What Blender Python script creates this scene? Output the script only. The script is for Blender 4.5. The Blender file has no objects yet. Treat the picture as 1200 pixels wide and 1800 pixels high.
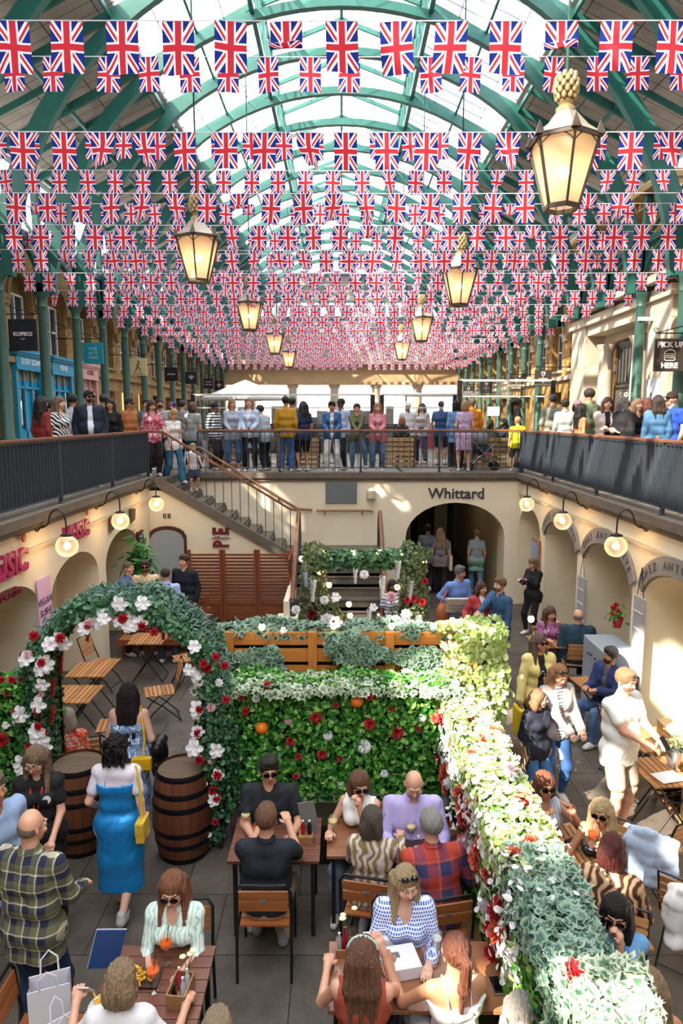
import bpy, math, random
import numpy as np
from mathutils import Vector, Matrix
R=math.radians
random.seed(7); RNG=np.random.RandomState(7)
SC=bpy.context.scene; COL=SC.collection
# ------------------------------------------------------------ camera
FPX=1200.0; PITCH=math.atan(167/1200.0); CZ=4.55
UP=3.2                                    # upper floor height
cam=bpy.data.objects.new('camera',bpy.data.cameras.new('camera')); COL.objects.link(cam)
cam.data.sensor_fit='VERTICAL'; cam.data.sensor_height=36; cam.data.sensor_width=24; cam.data.lens=24
cam.data.clip_start=0.1; cam.data.clip_end=300
cam.location=(0,0,CZ); cam.rotation_euler=(math.pi/2-PITCH,0,0); SC.camera=cam
def ray(px,py):
    x=(px-600)/FPX; y=(900-py)/FPX; c,s=math.cos(PITCH),math.sin(PITCH)
    return Vector((x, c+y*s, -s+y*c))
def PZ(px,py,z):
    d=ray(px,py); t=(z-CZ)/d.z; return Vector((d.x*t,d.y*t,z))
def PY(px,py,Y):
    d=ray(px,py); t=Y/d.y; return Vector((d.x*t,Y,CZ+d.z*t))
def PX(px,py,X):
    d=ray(px,py); t=X/d.x; return Vector((X,d.y*t,CZ+d.z*t))
# ------------------------------------------------------------ light
SC.view_settings.view_transform='Standard'; SC.view_settings.look='None'; SC.view_settings.gamma=1
SC.view_settings.use_curve_mapping=False; SC.view_settings.exposure=EXPOSURE=0.15
W=bpy.data.worlds.new('sky'); SC.world=W; W.use_nodes=True
_bg=W.node_tree.nodes['Background']; _bg.inputs[0].default_value=(0.86,0.92,1.0,1); _bg.inputs[1].default_value=4.4
SUN_DIR=Vector((0.60,0.53,-0.66)).normalized()   # direction the light travels
sun=bpy.data.objects.new('sun',bpy.data.lights.new('sun','SUN')); COL.objects.link(sun)
sun.data.energy=23; sun.data.angle=R(0.6); sun.data.color=(1.0,0.90,0.74)
sun.rotation_euler=(-SUN_DIR).to_track_quat('Z','Y').to_euler(); sun.location=(-20,-20,30)
def area(name,loc,size,energy,color,rot=(0,0,0),sy=None):
    l=bpy.data.lights.new(name,'AREA'); l.energy=energy; l.color=color; l.size=size
    if sy: l.shape='RECTANGLE'; l.size_y=sy
    o=bpy.data.objects.new(name,l); COL.objects.link(o); o.location=loc; o.rotation_euler=rot; return o
try:
    c=SC.cycles; c.use_denoising=True; c.max_bounces=6; c.diffuse_bounces=3; c.glossy_bounces=2; c.transmission_bounces=4
    c.transparent_max_bounces=12; c.sample_clamp_indirect=6; c.caustics_reflective=False; c.caustics_refractive=False
    c.use_adaptive_sampling=True; c.adaptive_threshold=0.02
except Exception: pass
# ------------------------------------------------------------ materials
MATS={}
def C3(h):
    if isinstance(h,str):
        h=h.lstrip('#'); v=[int(h[i:i+2],16)/255 for i in (0,2,4)]
        return tuple((x/12.92 if x<=.04045 else ((x+.055)/1.055)**2.4) for x in v)
    return tuple(h)
def newmat(name):
    m=bpy.data.materials.new(name); m.use_nodes=True
    nt=m.node_tree; b=nt.nodes['Principled BSDF']; return m,nt,b
def N(nt,t,**kw):
    n=nt.nodes.new('ShaderNode'+t)
    for k,v in kw.items():
        if k.startswith('i_'):
            key=k[2:]; key=int(key) if key.isdigit() else key
            n.inputs[key].default_value=v
        else: setattr(n,k,v)
    return n
def ramp(nt,fac,stops,interp='LINEAR'):
    r=nt.nodes.new('ShaderNodeValToRGB'); cr=r.color_ramp; cr.interpolation=interp
    while len(cr.elements)<len(stops): cr.elements.new(0.5)
    for e,(p,col) in zip(cr.elements,stops): e.position=p; e.color=(*C3(col),1)
    nt.links.new(fac,r.inputs[0]); return r.outputs[0]
def tc(nt,kind='Object',scale=(1,1,1),rot=(0,0,0)):
    t=nt.nodes.new('ShaderNodeTexCoord'); m=nt.nodes.new('ShaderNodeMapping')
    m.inputs['Scale'].default_value=scale; m.inputs['Rotation'].default_value=rot
    nt.links.new(t.outputs[kind],m.inputs[0]); return m.outputs[0]
def noise(nt,vec,scale,detail=3,rough=.5,dist=0):
    n=N(nt,'TexNoise',i_Scale=scale,i_Detail=detail,i_Roughness=rough,i_Distortion=dist)
    nt.links.new(vec,n.inputs['Vector']); return n.outputs['Fac']
def bump(nt,b,h,strength=.3,dist=.01):
    n=N(nt,'Bump',i_Strength=strength,i_Distance=dist); nt.links.new(h,n.inputs['Height']); nt.links.new(n.outputs[0],b.inputs['Normal'])
def mat(name,color,rough=.6,metal=0,var=.0,vscale=6,bmp=0,emit=None,estr=0,alpha=1,trans=0,coat=0,bscale=None,sub=0):
    if name in MATS: return MATS[name]
    m,nt,b=newmat(name); c=C3(color)
    b.inputs['Base Color'].default_value=(*c,1); b.inputs['Roughness'].default_value=rough; b.inputs['Metallic'].default_value=metal
    if var or bmp:
        v=tc(nt); n=noise(nt,v,vscale,4)
        if var: nt.links.new(ramp(nt,n,[(.25,tuple(x*(1-var) for x in c)),(.75,tuple(min(1,x*(1+var)) for x in c))]),b.inputs['Base Color'])
        if bmp: bump(nt,b,noise(nt,v,bscale or vscale*6,3) if bscale else n,.5,bmp)
    if emit: b.inputs['Emission Color'].default_value=(*C3(emit),1); b.inputs['Emission Strength'].default_value=estr
    if alpha<1: b.inputs['Alpha'].default_value=alpha
    if trans: b.inputs['Transmission Weight'].default_value=trans; b.inputs['IOR'].default_value=1.3
    if coat: b.inputs['Coat Weight'].default_value=coat
    MATS[name]=m; return m
def wood(name,c1,c2,axis=0,scale=4,rough=.5,coat=0):
    if name in MATS: return MATS[name]
    m,nt,b=newmat(name); s=[14,14,14]; s[axis]=1.2
    v=tc(nt,scale=tuple(s)); n=noise(nt,v,scale*.5,5,.6,.6)
    ri=N(nt,'NewGeometry'); rr=ri.outputs['Random Per Island']
    mx=N(nt,'Math',operation='MULTIPLY_ADD',i_1=.5,i_2=0.0); nt.links.new(rr,mx.inputs[0])
    ad=N(nt,'Math',operation='ADD'); nt.links.new(n,ad.inputs[0]); nt.links.new(mx.outputs[0],ad.inputs[1])
    nt.links.new(ramp(nt,ad.outputs[0],[(.35,c1),(1.0,c2)]),b.inputs['Base Color']); b.inputs['Roughness'].default_value=rough
    bump(nt,b,n,.2,.004)
    if coat: b.inputs['Coat Weight'].default_value=coat
    MATS[name]=m; return m
# ------------------------------------------------------------ mesh builder
class MB:
    def __init__(s): s.v=[];s.f=[];s.m=[];s.uv={}
    def add(s,vs,fs,mi=0):
        o=len(s.v); s.v.extend([tuple(v) for v in vs]); s.f.extend([tuple(o+i for i in f) for f in fs]); s.m.extend([mi]*len(fs)); return o
    def box(s,c,d,rot=None,mi=0,taper=1):
        x,y,z=[k/2 for k in d]; vs=[]
        for sz in (-1,1):
            t=taper if sz>0 else 1
            for sx,sy in ((-1,-1),(1,-1),(1,1),(-1,1)): vs.append(Vector((sx*x*t,sy*y*t,sz*z)))
        if rot is not None:
            M=rot if isinstance(rot,Matrix) else Matrix.Rotation(rot,3,'Z')
            vs=[M@v for v in vs]
        C=Vector(c); vs=[v+C for v in vs]
        s.add(vs,[(3,2,1,0),(4,5,6,7),(0,1,5,4),(1,2,6,5),(2,3,7,6),(3,0,4,7)],mi); return s
    def bar(s,a,b,w,h,mi=0,up=(0,0,1)):
        a=Vector(a);b=Vector(b);d=b-a;L=d.length
        if L<1e-6: return s
        x=d/L; u=Vector(up)
        if abs(x.dot(u))>.98: u=Vector((0,1,0))
        y=u.cross(x).normalized(); z=x.cross(y)
        M=Matrix((x,y,z)).transposed(); s.box((a+b)/2,(L,w,h),M,mi); return s
    def tube(s,path,r,n=8,mi=0,cap=True):
        P=[Vector(p) for p in path]; k=len(P); rs=r if isinstance(r,(list,tuple)) else [r]*k
        T=[(P[min(i+1,k-1)]-P[max(i-1,0)]).normalized() for i in range(k)]
        u=Vector((0,0,1)) if abs(T[0].z)<.9 else Vector((1,0,0)); u=(u-T[0]*u.dot(T[0])).normalized()
        vs=[]
        for i in range(k):
            u=(u-T[i]*u.dot(T[i])).normalized(); w=T[i].cross(u)
            for j in range(n):
                a=2*math.pi*j/n; vs.append(P[i]+(u*math.cos(a)+w*math.sin(a))*rs[i])
        fs=[(i*n+j,i*n+(j+1)%n,(i+1)*n+(j+1)%n,(i+1)*n+j) for i in range(k-1) for j in range(n)]
        if cap: fs+= [tuple(range(n-1,-1,-1)),tuple((k-1)*n+j for j in range(n))]
        s.add(vs,fs,mi); return s
    def lathe(s,prof,n=20,c=(0,0,0),mi=0,cap=True,M=None):
        vs=[];k=len(prof); C=Vector(c)
        for r,z in prof:
            for j in range(n):
                a=2*math.pi*j/n; v=Vector((r*math.cos(a),r*math.sin(a),z))
                vs.append((M@v if M else v)+C)
        fs=[(i*n+j,i*n+(j+1)%n,(i+1)*n+(j+1)%n,(i+1)*n+j) for i in range(k-1) for j in range(n)]
        if cap:
            if prof[0][0]>1e-4: fs.append(tuple(range(n-1,-1,-1)))
            if prof[-1][0]>1e-4: fs.append(tuple((k-1)*n+j for j in range(n)))
        s.add(vs,fs,mi); return s
    def sphere(s,c,r,n=12,mi=0,sc=(1,1,1)):
        pr=[(max(1e-5,math.sin(math.pi*i/n)),-math.cos(math.pi*i/n)) for i in range(n+1)]
        vs=[];C=Vector(c);m=n*2 if n<10 else n+6
        for a_,z in pr:
            for j in range(m):
                a=2*math.pi*j/m; vs.append(C+Vector((r*sc[0]*a_*math.cos(a),r*sc[1]*a_*math.sin(a),r*sc[2]*z)))
        s.add(vs,[(i*m+j,i*m+(j+1)%m,(i+1)*m+(j+1)%m,(i+1)*m+j) for i in range(n) for j in range(m)],mi); return s
    def prism(s,poly,M,d,mi=0):
        # polygon in local xy extruded along local z by d, placed by 4x4 M
        n=len(poly); vs=[M@Vector((x,y,0)) for x,y in poly]+[M@Vector((x,y,d)) for x,y in poly]
        fs=[tuple(range(n-1,-1,-1)),tuple(range(n,2*n))]+[(i,(i+1)%n,n+(i+1)%n,n+i) for i in range(n)]
        s.add(vs,fs,mi); return s
    def quad(s,a,b,c,d,mi=0): s.add([a,b,c,d],[(0,1,2,3)],mi); return s
    def build(s,name,mats,parent=None,smooth=False,loc=None,bevel=0,recalc=False):
        me=bpy.data.meshes.new(name); me.from_pydata(s.v,[],s.f); 
        if not isinstance(mats,(list,tuple)): mats=[mats]
        for m in mats: me.materials.append(m)
        if len(mats)>1: me.polygons.foreach_set('material_index',s.m)
        if smooth:
            me.polygons.foreach_set('use_smooth',[True]*len(me.polygons))
            try: me.set_sharp_from_angle(angle=R(40))
            except Exception: pass
        me.update()
        o=bpy.data.objects.new(name,me); COL.objects.link(o)
        if parent: o.parent=parent
        if loc is not None: o.location=loc
        if bevel:
            b=o.modifiers.new('bevel','BEVEL'); b.width=bevel; b.segments=2; b.limit_method='ANGLE'
        return o
def tag(o,label=None,cat=None,group=None,kind=None):
    if label: o['label']=label
    if cat: o['category']=cat
    if group: o['group']=group
    if kind: o['kind']=kind
    return o
def empty(name,loc=(0,0,0),rz=0,label=None,cat=None,group=None):
    o=bpy.data.objects.new(name,None); COL.objects.link(o); o.empty_display_size=.1
    o.location=loc; o.rotation_euler=(0,0,rz); return tag(o,label,cat,group)
WORDS='nearest second third fourth fifth sixth seventh eighth ninth tenth eleventh twelfth thirteenth fourteenth fifteenth sixteenth seventeenth eighteenth nineteenth twentieth'.split()
def struct(mb,name,mats,**k): return tag(mb.build(name,mats,**k),kind='structure')
def copy_tree(root,loc=None,rz=None,label=None,group=None):
    r=root.copy(); COL.objects.link(r)
    if loc is not None: r.location=loc
    if rz is not None: r.rotation_euler=(0,0,rz)
    if label: r['label']=label
    if group: r['group']=group
    for ch in list(root.children):
        c=ch.copy(); COL.objects.link(c); c.parent=r
        for g in list(ch.children):
            d=g.copy(); COL.objects.link(d); d.parent=c
    return r
def text_mesh(s,size=.2,ext=.01,align='CENTER',spacing=1.0,bold=0,shear=0):
    cu=bpy.data.curves.new('lettering','FONT'); cu.body=s; cu.size=size; cu.extrude=ext; cu.align_x=align; cu.align_y='CENTER'
    cu.space_character=spacing; cu.offset=bold; cu.resolution_u=3; cu.shear=shear
    o=bpy.data.objects.new('lettering',cu); COL.objects.link(o)
    dg=bpy.context.evaluated_depsgraph_get(); me=bpy.data.meshes.new_from_object(o.evaluated_get(dg))
    bpy.data.objects.remove(o); return me
def place_text(s,name,m,loc,rot,size=.2,ext=.01,parent=None,**k):
    me=text_mesh(s,size,ext,**k); me.materials.clear(); me.materials.append(m)
    o=bpy.data.objects.new(name,me); COL.objects.link(o); o.location=loc; o.rotation_euler=rot
    if parent: o.parent=parent
    return o
# ------------------------------------------------------------ setting materials
def m_cream():
    m,nt,b=newmat('cream_painted_wall'); v=tc(nt); n=noise(nt,v,1.3,4)
    nt.links.new(ramp(nt,n,[(.3,'#e9dcc0'),(.7,'#f3e8cf')]),b.inputs['Base Color']); b.inputs['Roughness'].default_value=.75
    bump(nt,b,noise(nt,v,30,3),.12,.004); return m
CREAM=m_cream()
def m_brick(name,c1,c2,mort,ax):
    m,nt,b=newmat(name); t=nt.nodes.new('ShaderNodeTexCoord'); s=nt.nodes.new('ShaderNodeSeparateXYZ'); nt.links.new(t.outputs['Object'],s.inputs[0])
    c=nt.nodes.new('ShaderNodeCombineXYZ'); a=N(nt,'Math',operation='ADD'); nt.links.new(s.outputs[0],a.inputs[0]); nt.links.new(s.outputs[1],a.inputs[1])
    nt.links.new(a.outputs[0],c.inputs[0]); nt.links.new(s.outputs[2],c.inputs[1])
    br=N(nt,'TexBrick'); nt.links.new(c.outputs[0],br.inputs['Vector'])
    br.inputs['Color1'].default_value=(*C3(c1),1); br.inputs['Color2'].default_value=(*C3(c2),1); br.inputs['Mortar'].default_value=(*C3(mort),1)
    br.inputs['Scale'].default_value=1; br.inputs['Brick Width'].default_value=.23; br.inputs['Row Height'].default_value=.075; br.inputs['Mortar Size'].default_value=.007
    v=tc(nt); n=noise(nt,v,1.7,5); mx=N(nt,'MixRGB',blend_type='MULTIPLY',i_0=.75); nt.links.new(br.outputs[0],mx.inputs[1])
    nt.links.new(ramp(nt,n,[(.3,'#9a8a72'),(.65,'#ffffff')]),mx.inputs[2]); nt.links.new(mx.outputs[0],b.inputs['Base Color'])
    b.inputs['Roughness'].default_value=.85; bump(nt,b,br.outputs['Fac'],-.5,.006); return m
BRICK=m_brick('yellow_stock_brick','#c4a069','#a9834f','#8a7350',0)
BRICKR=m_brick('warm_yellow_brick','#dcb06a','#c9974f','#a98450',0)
STONE=mat('pale_stone','#c9bba6',.8,var=.12,vscale=2,bmp=.004,bscale=25)
COPING=mat('dark_stone_coping','#6b6257',.8,var=.2,vscale=4,bmp=.004,bscale=30)
TEAL=mat('teal_painted_iron','#27655b',.4,var=.15,vscale=3)
TEALD=mat('dark_teal_painted_iron','#3a6157',.42,var=.15,vscale=3)
IRON=mat('navy_grey_painted_iron','#39424d',.5,var=.1,vscale=6)
RAILW=wood('brown_hardwood_rail','#6b4330','#8b5d42',1,3,.35)
SLAB=None
def m_floor(name,c1,c2,joint,sx,sy,rough=.55):
    m,nt,b=newmat(name); v=tc(nt); br=N(nt,'TexBrick'); nt.links.new(v,br.inputs['Vector'])
    br.offset=.37; br.inputs['Color1'].default_value=(*C3(c1),1); br.inputs['Color2'].default_value=(*C3(c2),1); br.inputs['Mortar'].default_value=(*C3(joint),1)
    br.inputs['Scale'].default_value=1; br.inputs['Brick Width'].default_value=sx; br.inputs['Row Height'].default_value=sy; br.inputs['Mortar Size'].default_value=.006
    n=noise(nt,v,3.1,6,.65); mx=N(nt,'MixRGB',blend_type='MULTIPLY',i_0=.7); nt.links.new(br.outputs[0],mx.inputs[1])
    nt.links.new(ramp(nt,n,[(.3,'#8f8a84'),(.7,'#ffffff')]),mx.inputs[2])
    n2=noise(nt,v,45,2); mx2=N(nt,'MixRGB',blend_type='MULTIPLY',i_0=.35); nt.links.new(mx.outputs[0],mx2.inputs[1]); nt.links.new(n2,mx2.inputs[2])
    nt.links.new(mx2.outputs[0],b.inputs['Base Color']); b.inputs['Roughness'].default_value=rough
    bump(nt,b,n2,.25,.003); return m
YORK=m_floor('worn_flagstone','#776c61','#665c53','#2e2a27',1.1,.75)
YORK2=m_floor('upper_flagstone','#a0968a','#8a8177','#5a544d',.9,.6)
X0=4.3; YF=16.3; YS=15.15; XW=9.3
def arch_pts(yc,w,spring,rise,n=14):
    # segmental/elliptic arch outline from left foot to right foot
    return [(yc-w/2*math.cos(math.pi*i/n), spring+rise*math.sin(math.pi*i/n)) for i in range(n+1)]
def arch_wall(name,to3,u0,u1,z0,z1,holes,depth,mats,back=True,mi_back=0,sill=None):
    """wall face through mapping to3(u,z,d): d=0 face, d>0 goes into the wall. holes: (uc,w,spring,rise)"""
    mb=MB(); cur=u0
    for (uc,w,sp,ri) in sorted(holes):
        a,b=uc-w/2,uc+w/2
        zs=z0 if sill is None else sill
        mb.quad(to3(cur,z0,0),to3(a,z0,0),to3(a,z1,0),to3(cur,z1,0))
        if sill: mb.quad(to3(a,z0,0),to3(b,z0,0),to3(b,zs,0),to3(a,zs,0)); mb.quad(to3(a,zs,0),to3(b,zs,0),to3(b,zs,depth),to3(a,zs,depth))
        P=arch_pts(uc,w,sp,ri)
        for (p,q) in zip(P[:-1],P[1:]):
            mb.quad(to3(p[0],p[1],0),to3(q[0],q[1],0),to3(q[0],z1,0),to3(p[0],z1,0))
            mb.quad(to3(p[0],p[1],0),to3(p[0],p[1],depth),to3(q[0],q[1],depth),to3(q[0],q[1],0))
        for u in (a,b): mb.quad(to3(u,zs,0),to3(u,zs,depth),to3(u,sp,depth),to3(u,sp,0))
        if back:
            mb.quad(to3(a,zs,depth),to3(b,zs,depth),to3(b,sp+ri,depth),to3(a,sp+ri,depth),mi_back)
        cur=b
    mb.quad(to3(cur,z0,0),to3(u1,z0,0),to3(u1,z1,0),to3(cur,z1,0))
    return struct(mb,name,mats)
# floors
mb=MB(); mb.box((0,8,-.1),(2*X0+2.6,32,.2)); FLOOR=struct(mb,'floor',YORK)
mb=MB()
for sx in (-1,1): mb.box((sx*(X0+14)/2,24,UP-.11),(14-X0,68,.22))
mb.box((0,YF+.15+20.9,UP-.11),(2*X0,41.5,.22)); mb.box((0,-6,UP-.11),(2*X0,7.5,.22))
struct(mb,'floor_upper',YORK2)
# court walls
SIDE_ARCH=[(13.15+.05-2.37*k,1.98,1.97,.52) for k in range(6)]
RIGHT_ARCH=[(15.45,1.75,1.97,.52)]+SIDE_ARCH
LEFT_ARCH=[(13.2-2.36*k,1.98,1.84,.52) for k in range(6)]
arch_wall('wall_right',lambda u,z,d:(X0+d,u,z),-2,YF,0,UP-.1,RIGHT_ARCH,.75,[CREAM])
arch_wall('wall_left',lambda u,z,d:(-X0-d,u,z),-2,YF,0,UP-.1,LEFT_ARCH,.75,[CREAM])
mb=MB(); mb.quad((-X0-1.2,-2,0),(X0+1.2,-2,0),(X0+1.2,-2,UP),(-X0-1.2,-2,UP)); struct(mb,'wall_near',CREAM)
# far wall with the vaulted passage
DARKP=mat('dark_passage_wall','#2b2622',.8,var=.2)  # very dark brown for the passage surfaces, mottled at random
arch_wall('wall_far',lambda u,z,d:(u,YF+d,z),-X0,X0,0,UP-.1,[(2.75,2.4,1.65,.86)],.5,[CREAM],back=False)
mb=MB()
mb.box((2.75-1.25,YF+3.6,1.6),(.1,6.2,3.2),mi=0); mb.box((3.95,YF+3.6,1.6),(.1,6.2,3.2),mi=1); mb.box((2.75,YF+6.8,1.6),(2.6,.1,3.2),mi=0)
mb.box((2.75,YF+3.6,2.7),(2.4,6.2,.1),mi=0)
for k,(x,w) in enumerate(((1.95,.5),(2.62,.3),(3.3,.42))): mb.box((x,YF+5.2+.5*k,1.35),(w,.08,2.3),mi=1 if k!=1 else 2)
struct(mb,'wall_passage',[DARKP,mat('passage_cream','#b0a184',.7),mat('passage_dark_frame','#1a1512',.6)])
# moulding lines + coping
mb=MB()
for s in (-1,1):
    mb.box((s*(X0-.02),7.2,2.74),(.04,18.4,.045))
struct(mb,'trim_1',mat('cream_moulding','#cfc0a2',.7))
mb=MB()
for s in (-1,1):
    mb.box((s*(X0+.05),7.1,UP-.03),(.36,18.6,.13)); mb.box((s*(X0+.02),7.15,UP-.13),(.2,18.5,.08))
mb.box((.35,YF+.08,UP-.03),(2*X0-.5,.34,.13)); mb.box((.35,YF+.05,UP-.13),(2*X0-.5,.2,.08))
struct(mb,'trim_2',COPING)
# ---- stairs: first flight along x in front of the far wall, landing, second flight to camera
mb=MB(); n=10; x0,x1=-3.95,-1.08; zl=1.47; rise=(UP-zl)/n; tr=(x1-x0)/n
Xa=x0
for i in range(n):
    zt=UP-rise*(i+1); mb.box((x0+tr*(i+.5),(YS+YF)/2,zt-.06),(tr+.03,YF-YS,.12),mi=1)
    mb.box((x0+tr*i+.02,(YS+YF)/2,zt+rise/2-.06),(.05,YF-YS,rise),mi=1)
mb.box((-.08,(YS+YF)/2,zl/2),(2.0,YF-YS-.02,zl),mi=1)
# front wall below the flight
th=.12
pts=[(-X0,0),(x1+.02,0),(x1+.02,zl-.12),(x0-.05,UP-.28),(-X0,UP-.28)]
M=Matrix(((1,0,0,0),(0,0,1,YS-.0),(0,1,0,0),(0,0,0,1)))
mb.prism(pts,M,.12,0)
# stringer
mb.bar((x0-.08,YS-.02,UP-.12),(x1+.02,YS-.02,zl-.1),.1,.2,1)
mb.box((-4.15,(YS+YF)/2,UP-.1),(.5,YF-YS,.2),mi=1)
struct(mb,'wall_staircase',[CREAM,COPING])
mb=MB(); n2=8; r2=zl/n2; t2=.27
for i in range(n2):
    zt=zl-r2*(i+1)
    if zt>0.01: mb.box((-.08,YS-t2*(i+.5),zt/2),(1.84,t2,zt)); mb.box((-.08,YS-t2*(i+.5)-.01,zt-.02),(1.84,t2+.03,.04))
struct(mb,'floor_steps',COPING)
mb=MB()
for x in (-1.05,.9): mb.box((x,YS-1.1,.5),(.16,2.3,1.0)); mb.box((x,YS-2.2,.35),(.4,.34,.7))
struct(mb,'trim_3',CREAM)
# ---- upper side walls: brick with recesses
def upper_wall(s,brick,nm):
    f=lambda u,z,d:(s*(XW+d),u,z)
    bays=[18.1+2.4*k for k in range(-8,14)]
    lo=[(b,1.55,5.6,.001) for b in bays]; hi=[(b,1.5,7.9,.75) for b in bays]
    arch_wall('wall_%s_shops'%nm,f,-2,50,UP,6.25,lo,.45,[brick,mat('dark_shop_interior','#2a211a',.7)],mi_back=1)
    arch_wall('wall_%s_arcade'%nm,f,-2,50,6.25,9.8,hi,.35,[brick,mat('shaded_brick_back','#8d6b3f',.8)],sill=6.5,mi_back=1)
    mb=MB()
    for b in bays:
        mb.box((s*(XW-.04),b+1.2,7.85),(.22,.6,.12)); mb.box((s*(XW-.06),b+1.2,7.72),(.14,.5,.14))
        mb.box((s*(XW-.02),b,6.45),(.2,1.6,.1))
        # arch hood moulding
        P=arch_pts(b,1.72,7.9,.86,12)
        for p,q in zip(P[:-1],P[1:]): mb.bar((s*(XW-.02),p[0],p[1]),(s*(XW-.02),q[0],q[1]),.1,.14)
    mb.box((s*(XW-.05),24,6.15),(.16,52,.16))
    struct(mb,'trim_%d'%(4 if s<0 else 5),STONE if s>0 else mat('brown_mottled_stone','#9b7d54',.85,var=.2,vscale=2))  # left trim darker and browner than the right, mottled at random
    fm=mat('white_window_frame','#dfe2e2',.5); gl=mat('dark_window_glass','#2c3740',.08,coat=.5)
    for k,b in enumerate(bays):
        if b<12 : continue
        w=MB(); X=s*(XW+.27)
        w.box((X,b,7.3),(.03,1.05,1.55),mi=1)
        for dy in (-.53,0,.53): w.box((X-s*.03,b+dy,7.3),(.06,.06,1.6))
        for z in (6.55,7.3,8.08): w.box((X-s*.03,b,z),(.06,1.1,.06))
        struct(w,'window_%d'%(k+1+(0 if s<0 else 30)),[fm,gl])
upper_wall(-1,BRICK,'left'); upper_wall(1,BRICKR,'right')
# ---- iron columns
def column_mesh(h=4.55):
    mb=MB(); mb.lathe([(.2,0),(.2,.1),(.17,.14),(.17,.75),(.19,.78),(.19,.84),(.145,.9),(.12,h-.4),(.13,h-.38),(.14,h-.36),(.12,h-.33),(.13,h-.15),(.21,h-.05),(.22,h),(.0,h)],18)
    return mb
COLY=[19.3+2.4*k for k in range(-7,13)]; XC=8.2; ZCAP=7.9; RC=8.15; ZC=7.0
cm=None
for s,nm in ((-1,'left'),(1,'right')):
    nn_=-1
    for k,y in enumerate(COLY):
        if y<7: continue
        if s>0 and 20.5<y<26.6: continue
        nn_+=1
        if cm is None:
            o=column_mesh(ZCAP-UP).build('iron_column',TEALD,smooth=True); cm=o
        else: o=bpy.data.objects.new('iron_column',cm.data); COL.objects.link(o)
        o.location=(s*XC,y,UP); tag(o,'green cast iron column, %s from the camera on the %s gallery'%(WORDS[nn_],nm),'column','iron columns along the %s arcade'%nm)
        o.data.materials[0]=TEALD
# ---- roof ribs, brackets, spandrel arches
def rib(y,nm):
    e=empty('roof_rib',(0,y,0)); tag(e,'green curved iron roof rib spanning the hall, %s from the entrance end'%nm,'roof rib','curved roof ribs')
    mb=MB(); n=44; w=.2
    A0=math.asin((ZCAP-ZC)/RC)
    pr=[]
    for i in range(n+1):
        a=A0+(math.pi-2*A0)*i/n; t=abs(i/n-.5)*2; dep=.22+.4*max(0,t-.35)/.65
        c,s_=math.cos(a),math.sin(a)
        pr.append(((RC+dep*.5)*c,(RC+dep*.5)*s_+ZC,(RC-dep*.5)*c,(RC-dep*.5)*s_+ZC))
    vs=[];fs=[]
    for (xo,zo,xi,zi) in pr: vs+=[(xo,-w/2,zo),(xo,w/2,zo),(xi,w/2,zi),(xi,-w/2,zi)]
    for i in range(n):
        a=4*i
        for j in range(4): fs.append((a+j,a+(j+1)%4,a+4+(j+1)%4,a+4+j))
    mb.add(vs,fs)
    mb.build('arch_rib',TEAL,e)
    mb=MB()
    for s in (-1,1):
        # upright post above the capital, strut to the wall, knee ties and lantern posts
        mb.bar((s*XC,0,ZCAP),(s*(XC+.05),0,11.9),.16,.2,0,(0,1,0)); mb.bar((s*XC,0,9.2),(s*XW,0,9.2),.1,.14); mb.bar((s*XC,0,9.2),(s*(XW-.1),0,10.9),.06,.08)
        mb.bar((s*XC,0,11.2),(s*(XW-.1),0,9.9),.06,.08)
        mb.bar((s*9.3,0,11.55),(s*5.2,0,13.6),.1,.2); mb.bar((s*5.2,0,13.6),(s*2.3,0,15.12),.1,.2)
        mb.bar((s*2.3,0,14.75),(s*2.3,0,16.5),.12,.12); mb.bar((s*2.3,0,16.45),(0,0,17.3),.08,.14)
    mb.build('rafter_frame',TEAL,e)
    # spandrel arch to the next column
    for s in (-1,1):
        mb=MB(); P=arch_pts(1.2,2.14,ZCAP+.25,.85,10); X=s*XC
        for p,q in zip(P[:-1],P[1:]):
            mb.bar((X,p[0],p[1]),(X,q[0],q[1]),.12,.1)
        mb.bar((X,.0,9.2),(X,2.4,9.2),.14,.16)
        for t in (.15,.35,2.05,2.25): mb.bar((X,t,8.3 if t in(.15,2.25) else 8.7),(X,t,9.2),.05,.04)
        mb.build('spandrel_arch',TEAL,e)
    return e
for k,y in enumerate(COLY): 
    e=rib(y,WORDS[k])
# intermediate rafters
mb=MB()
for k in range(-7,13):
    for f in (1.2,):
        y=19.3+2.4*k+f
        for s in (-1,1):
            mb.bar((s*9.3,y,11.6),(s*5.2,y,13.62),.07,.14); 
for s in (-1,1):
    for (x,z) in ((9.1,11.75),(7.2,12.6),(5.25,13.55)): mb.bar((s*x,1,z),(s*x,49,z),.07,.12)
    mb.bar((s*2.3,1,14.95),(s*2.3,49,14.95),.12,.2); mb.bar((s*2.3,1,16.4),(s*2.3,49,16.4),.1,.12); mb.bar((s*3.75,1,14.42),(s*3.75,49,14.42),.06,.08)
    # lantern lattice
    for k in range(-7,13):
        y=19.3+2.4*k
        for q in range(3):
            a=y+q*.8; mb.bar((s*2.3,a,15.0),(s*2.3,a+.8,16.35),.04,.05); mb.bar((s*2.3,a,16.35),(s*2.3,a+.8,15.0),.04,.05); mb.bar((s*2.3,a,15),(s*2.3,a,16.4),.05,.05)
mb.bar((0,1,17.3),(0,49,17.3),.1,.14)
struct(mb,'ceiling_purlins',TEAL)
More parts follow.
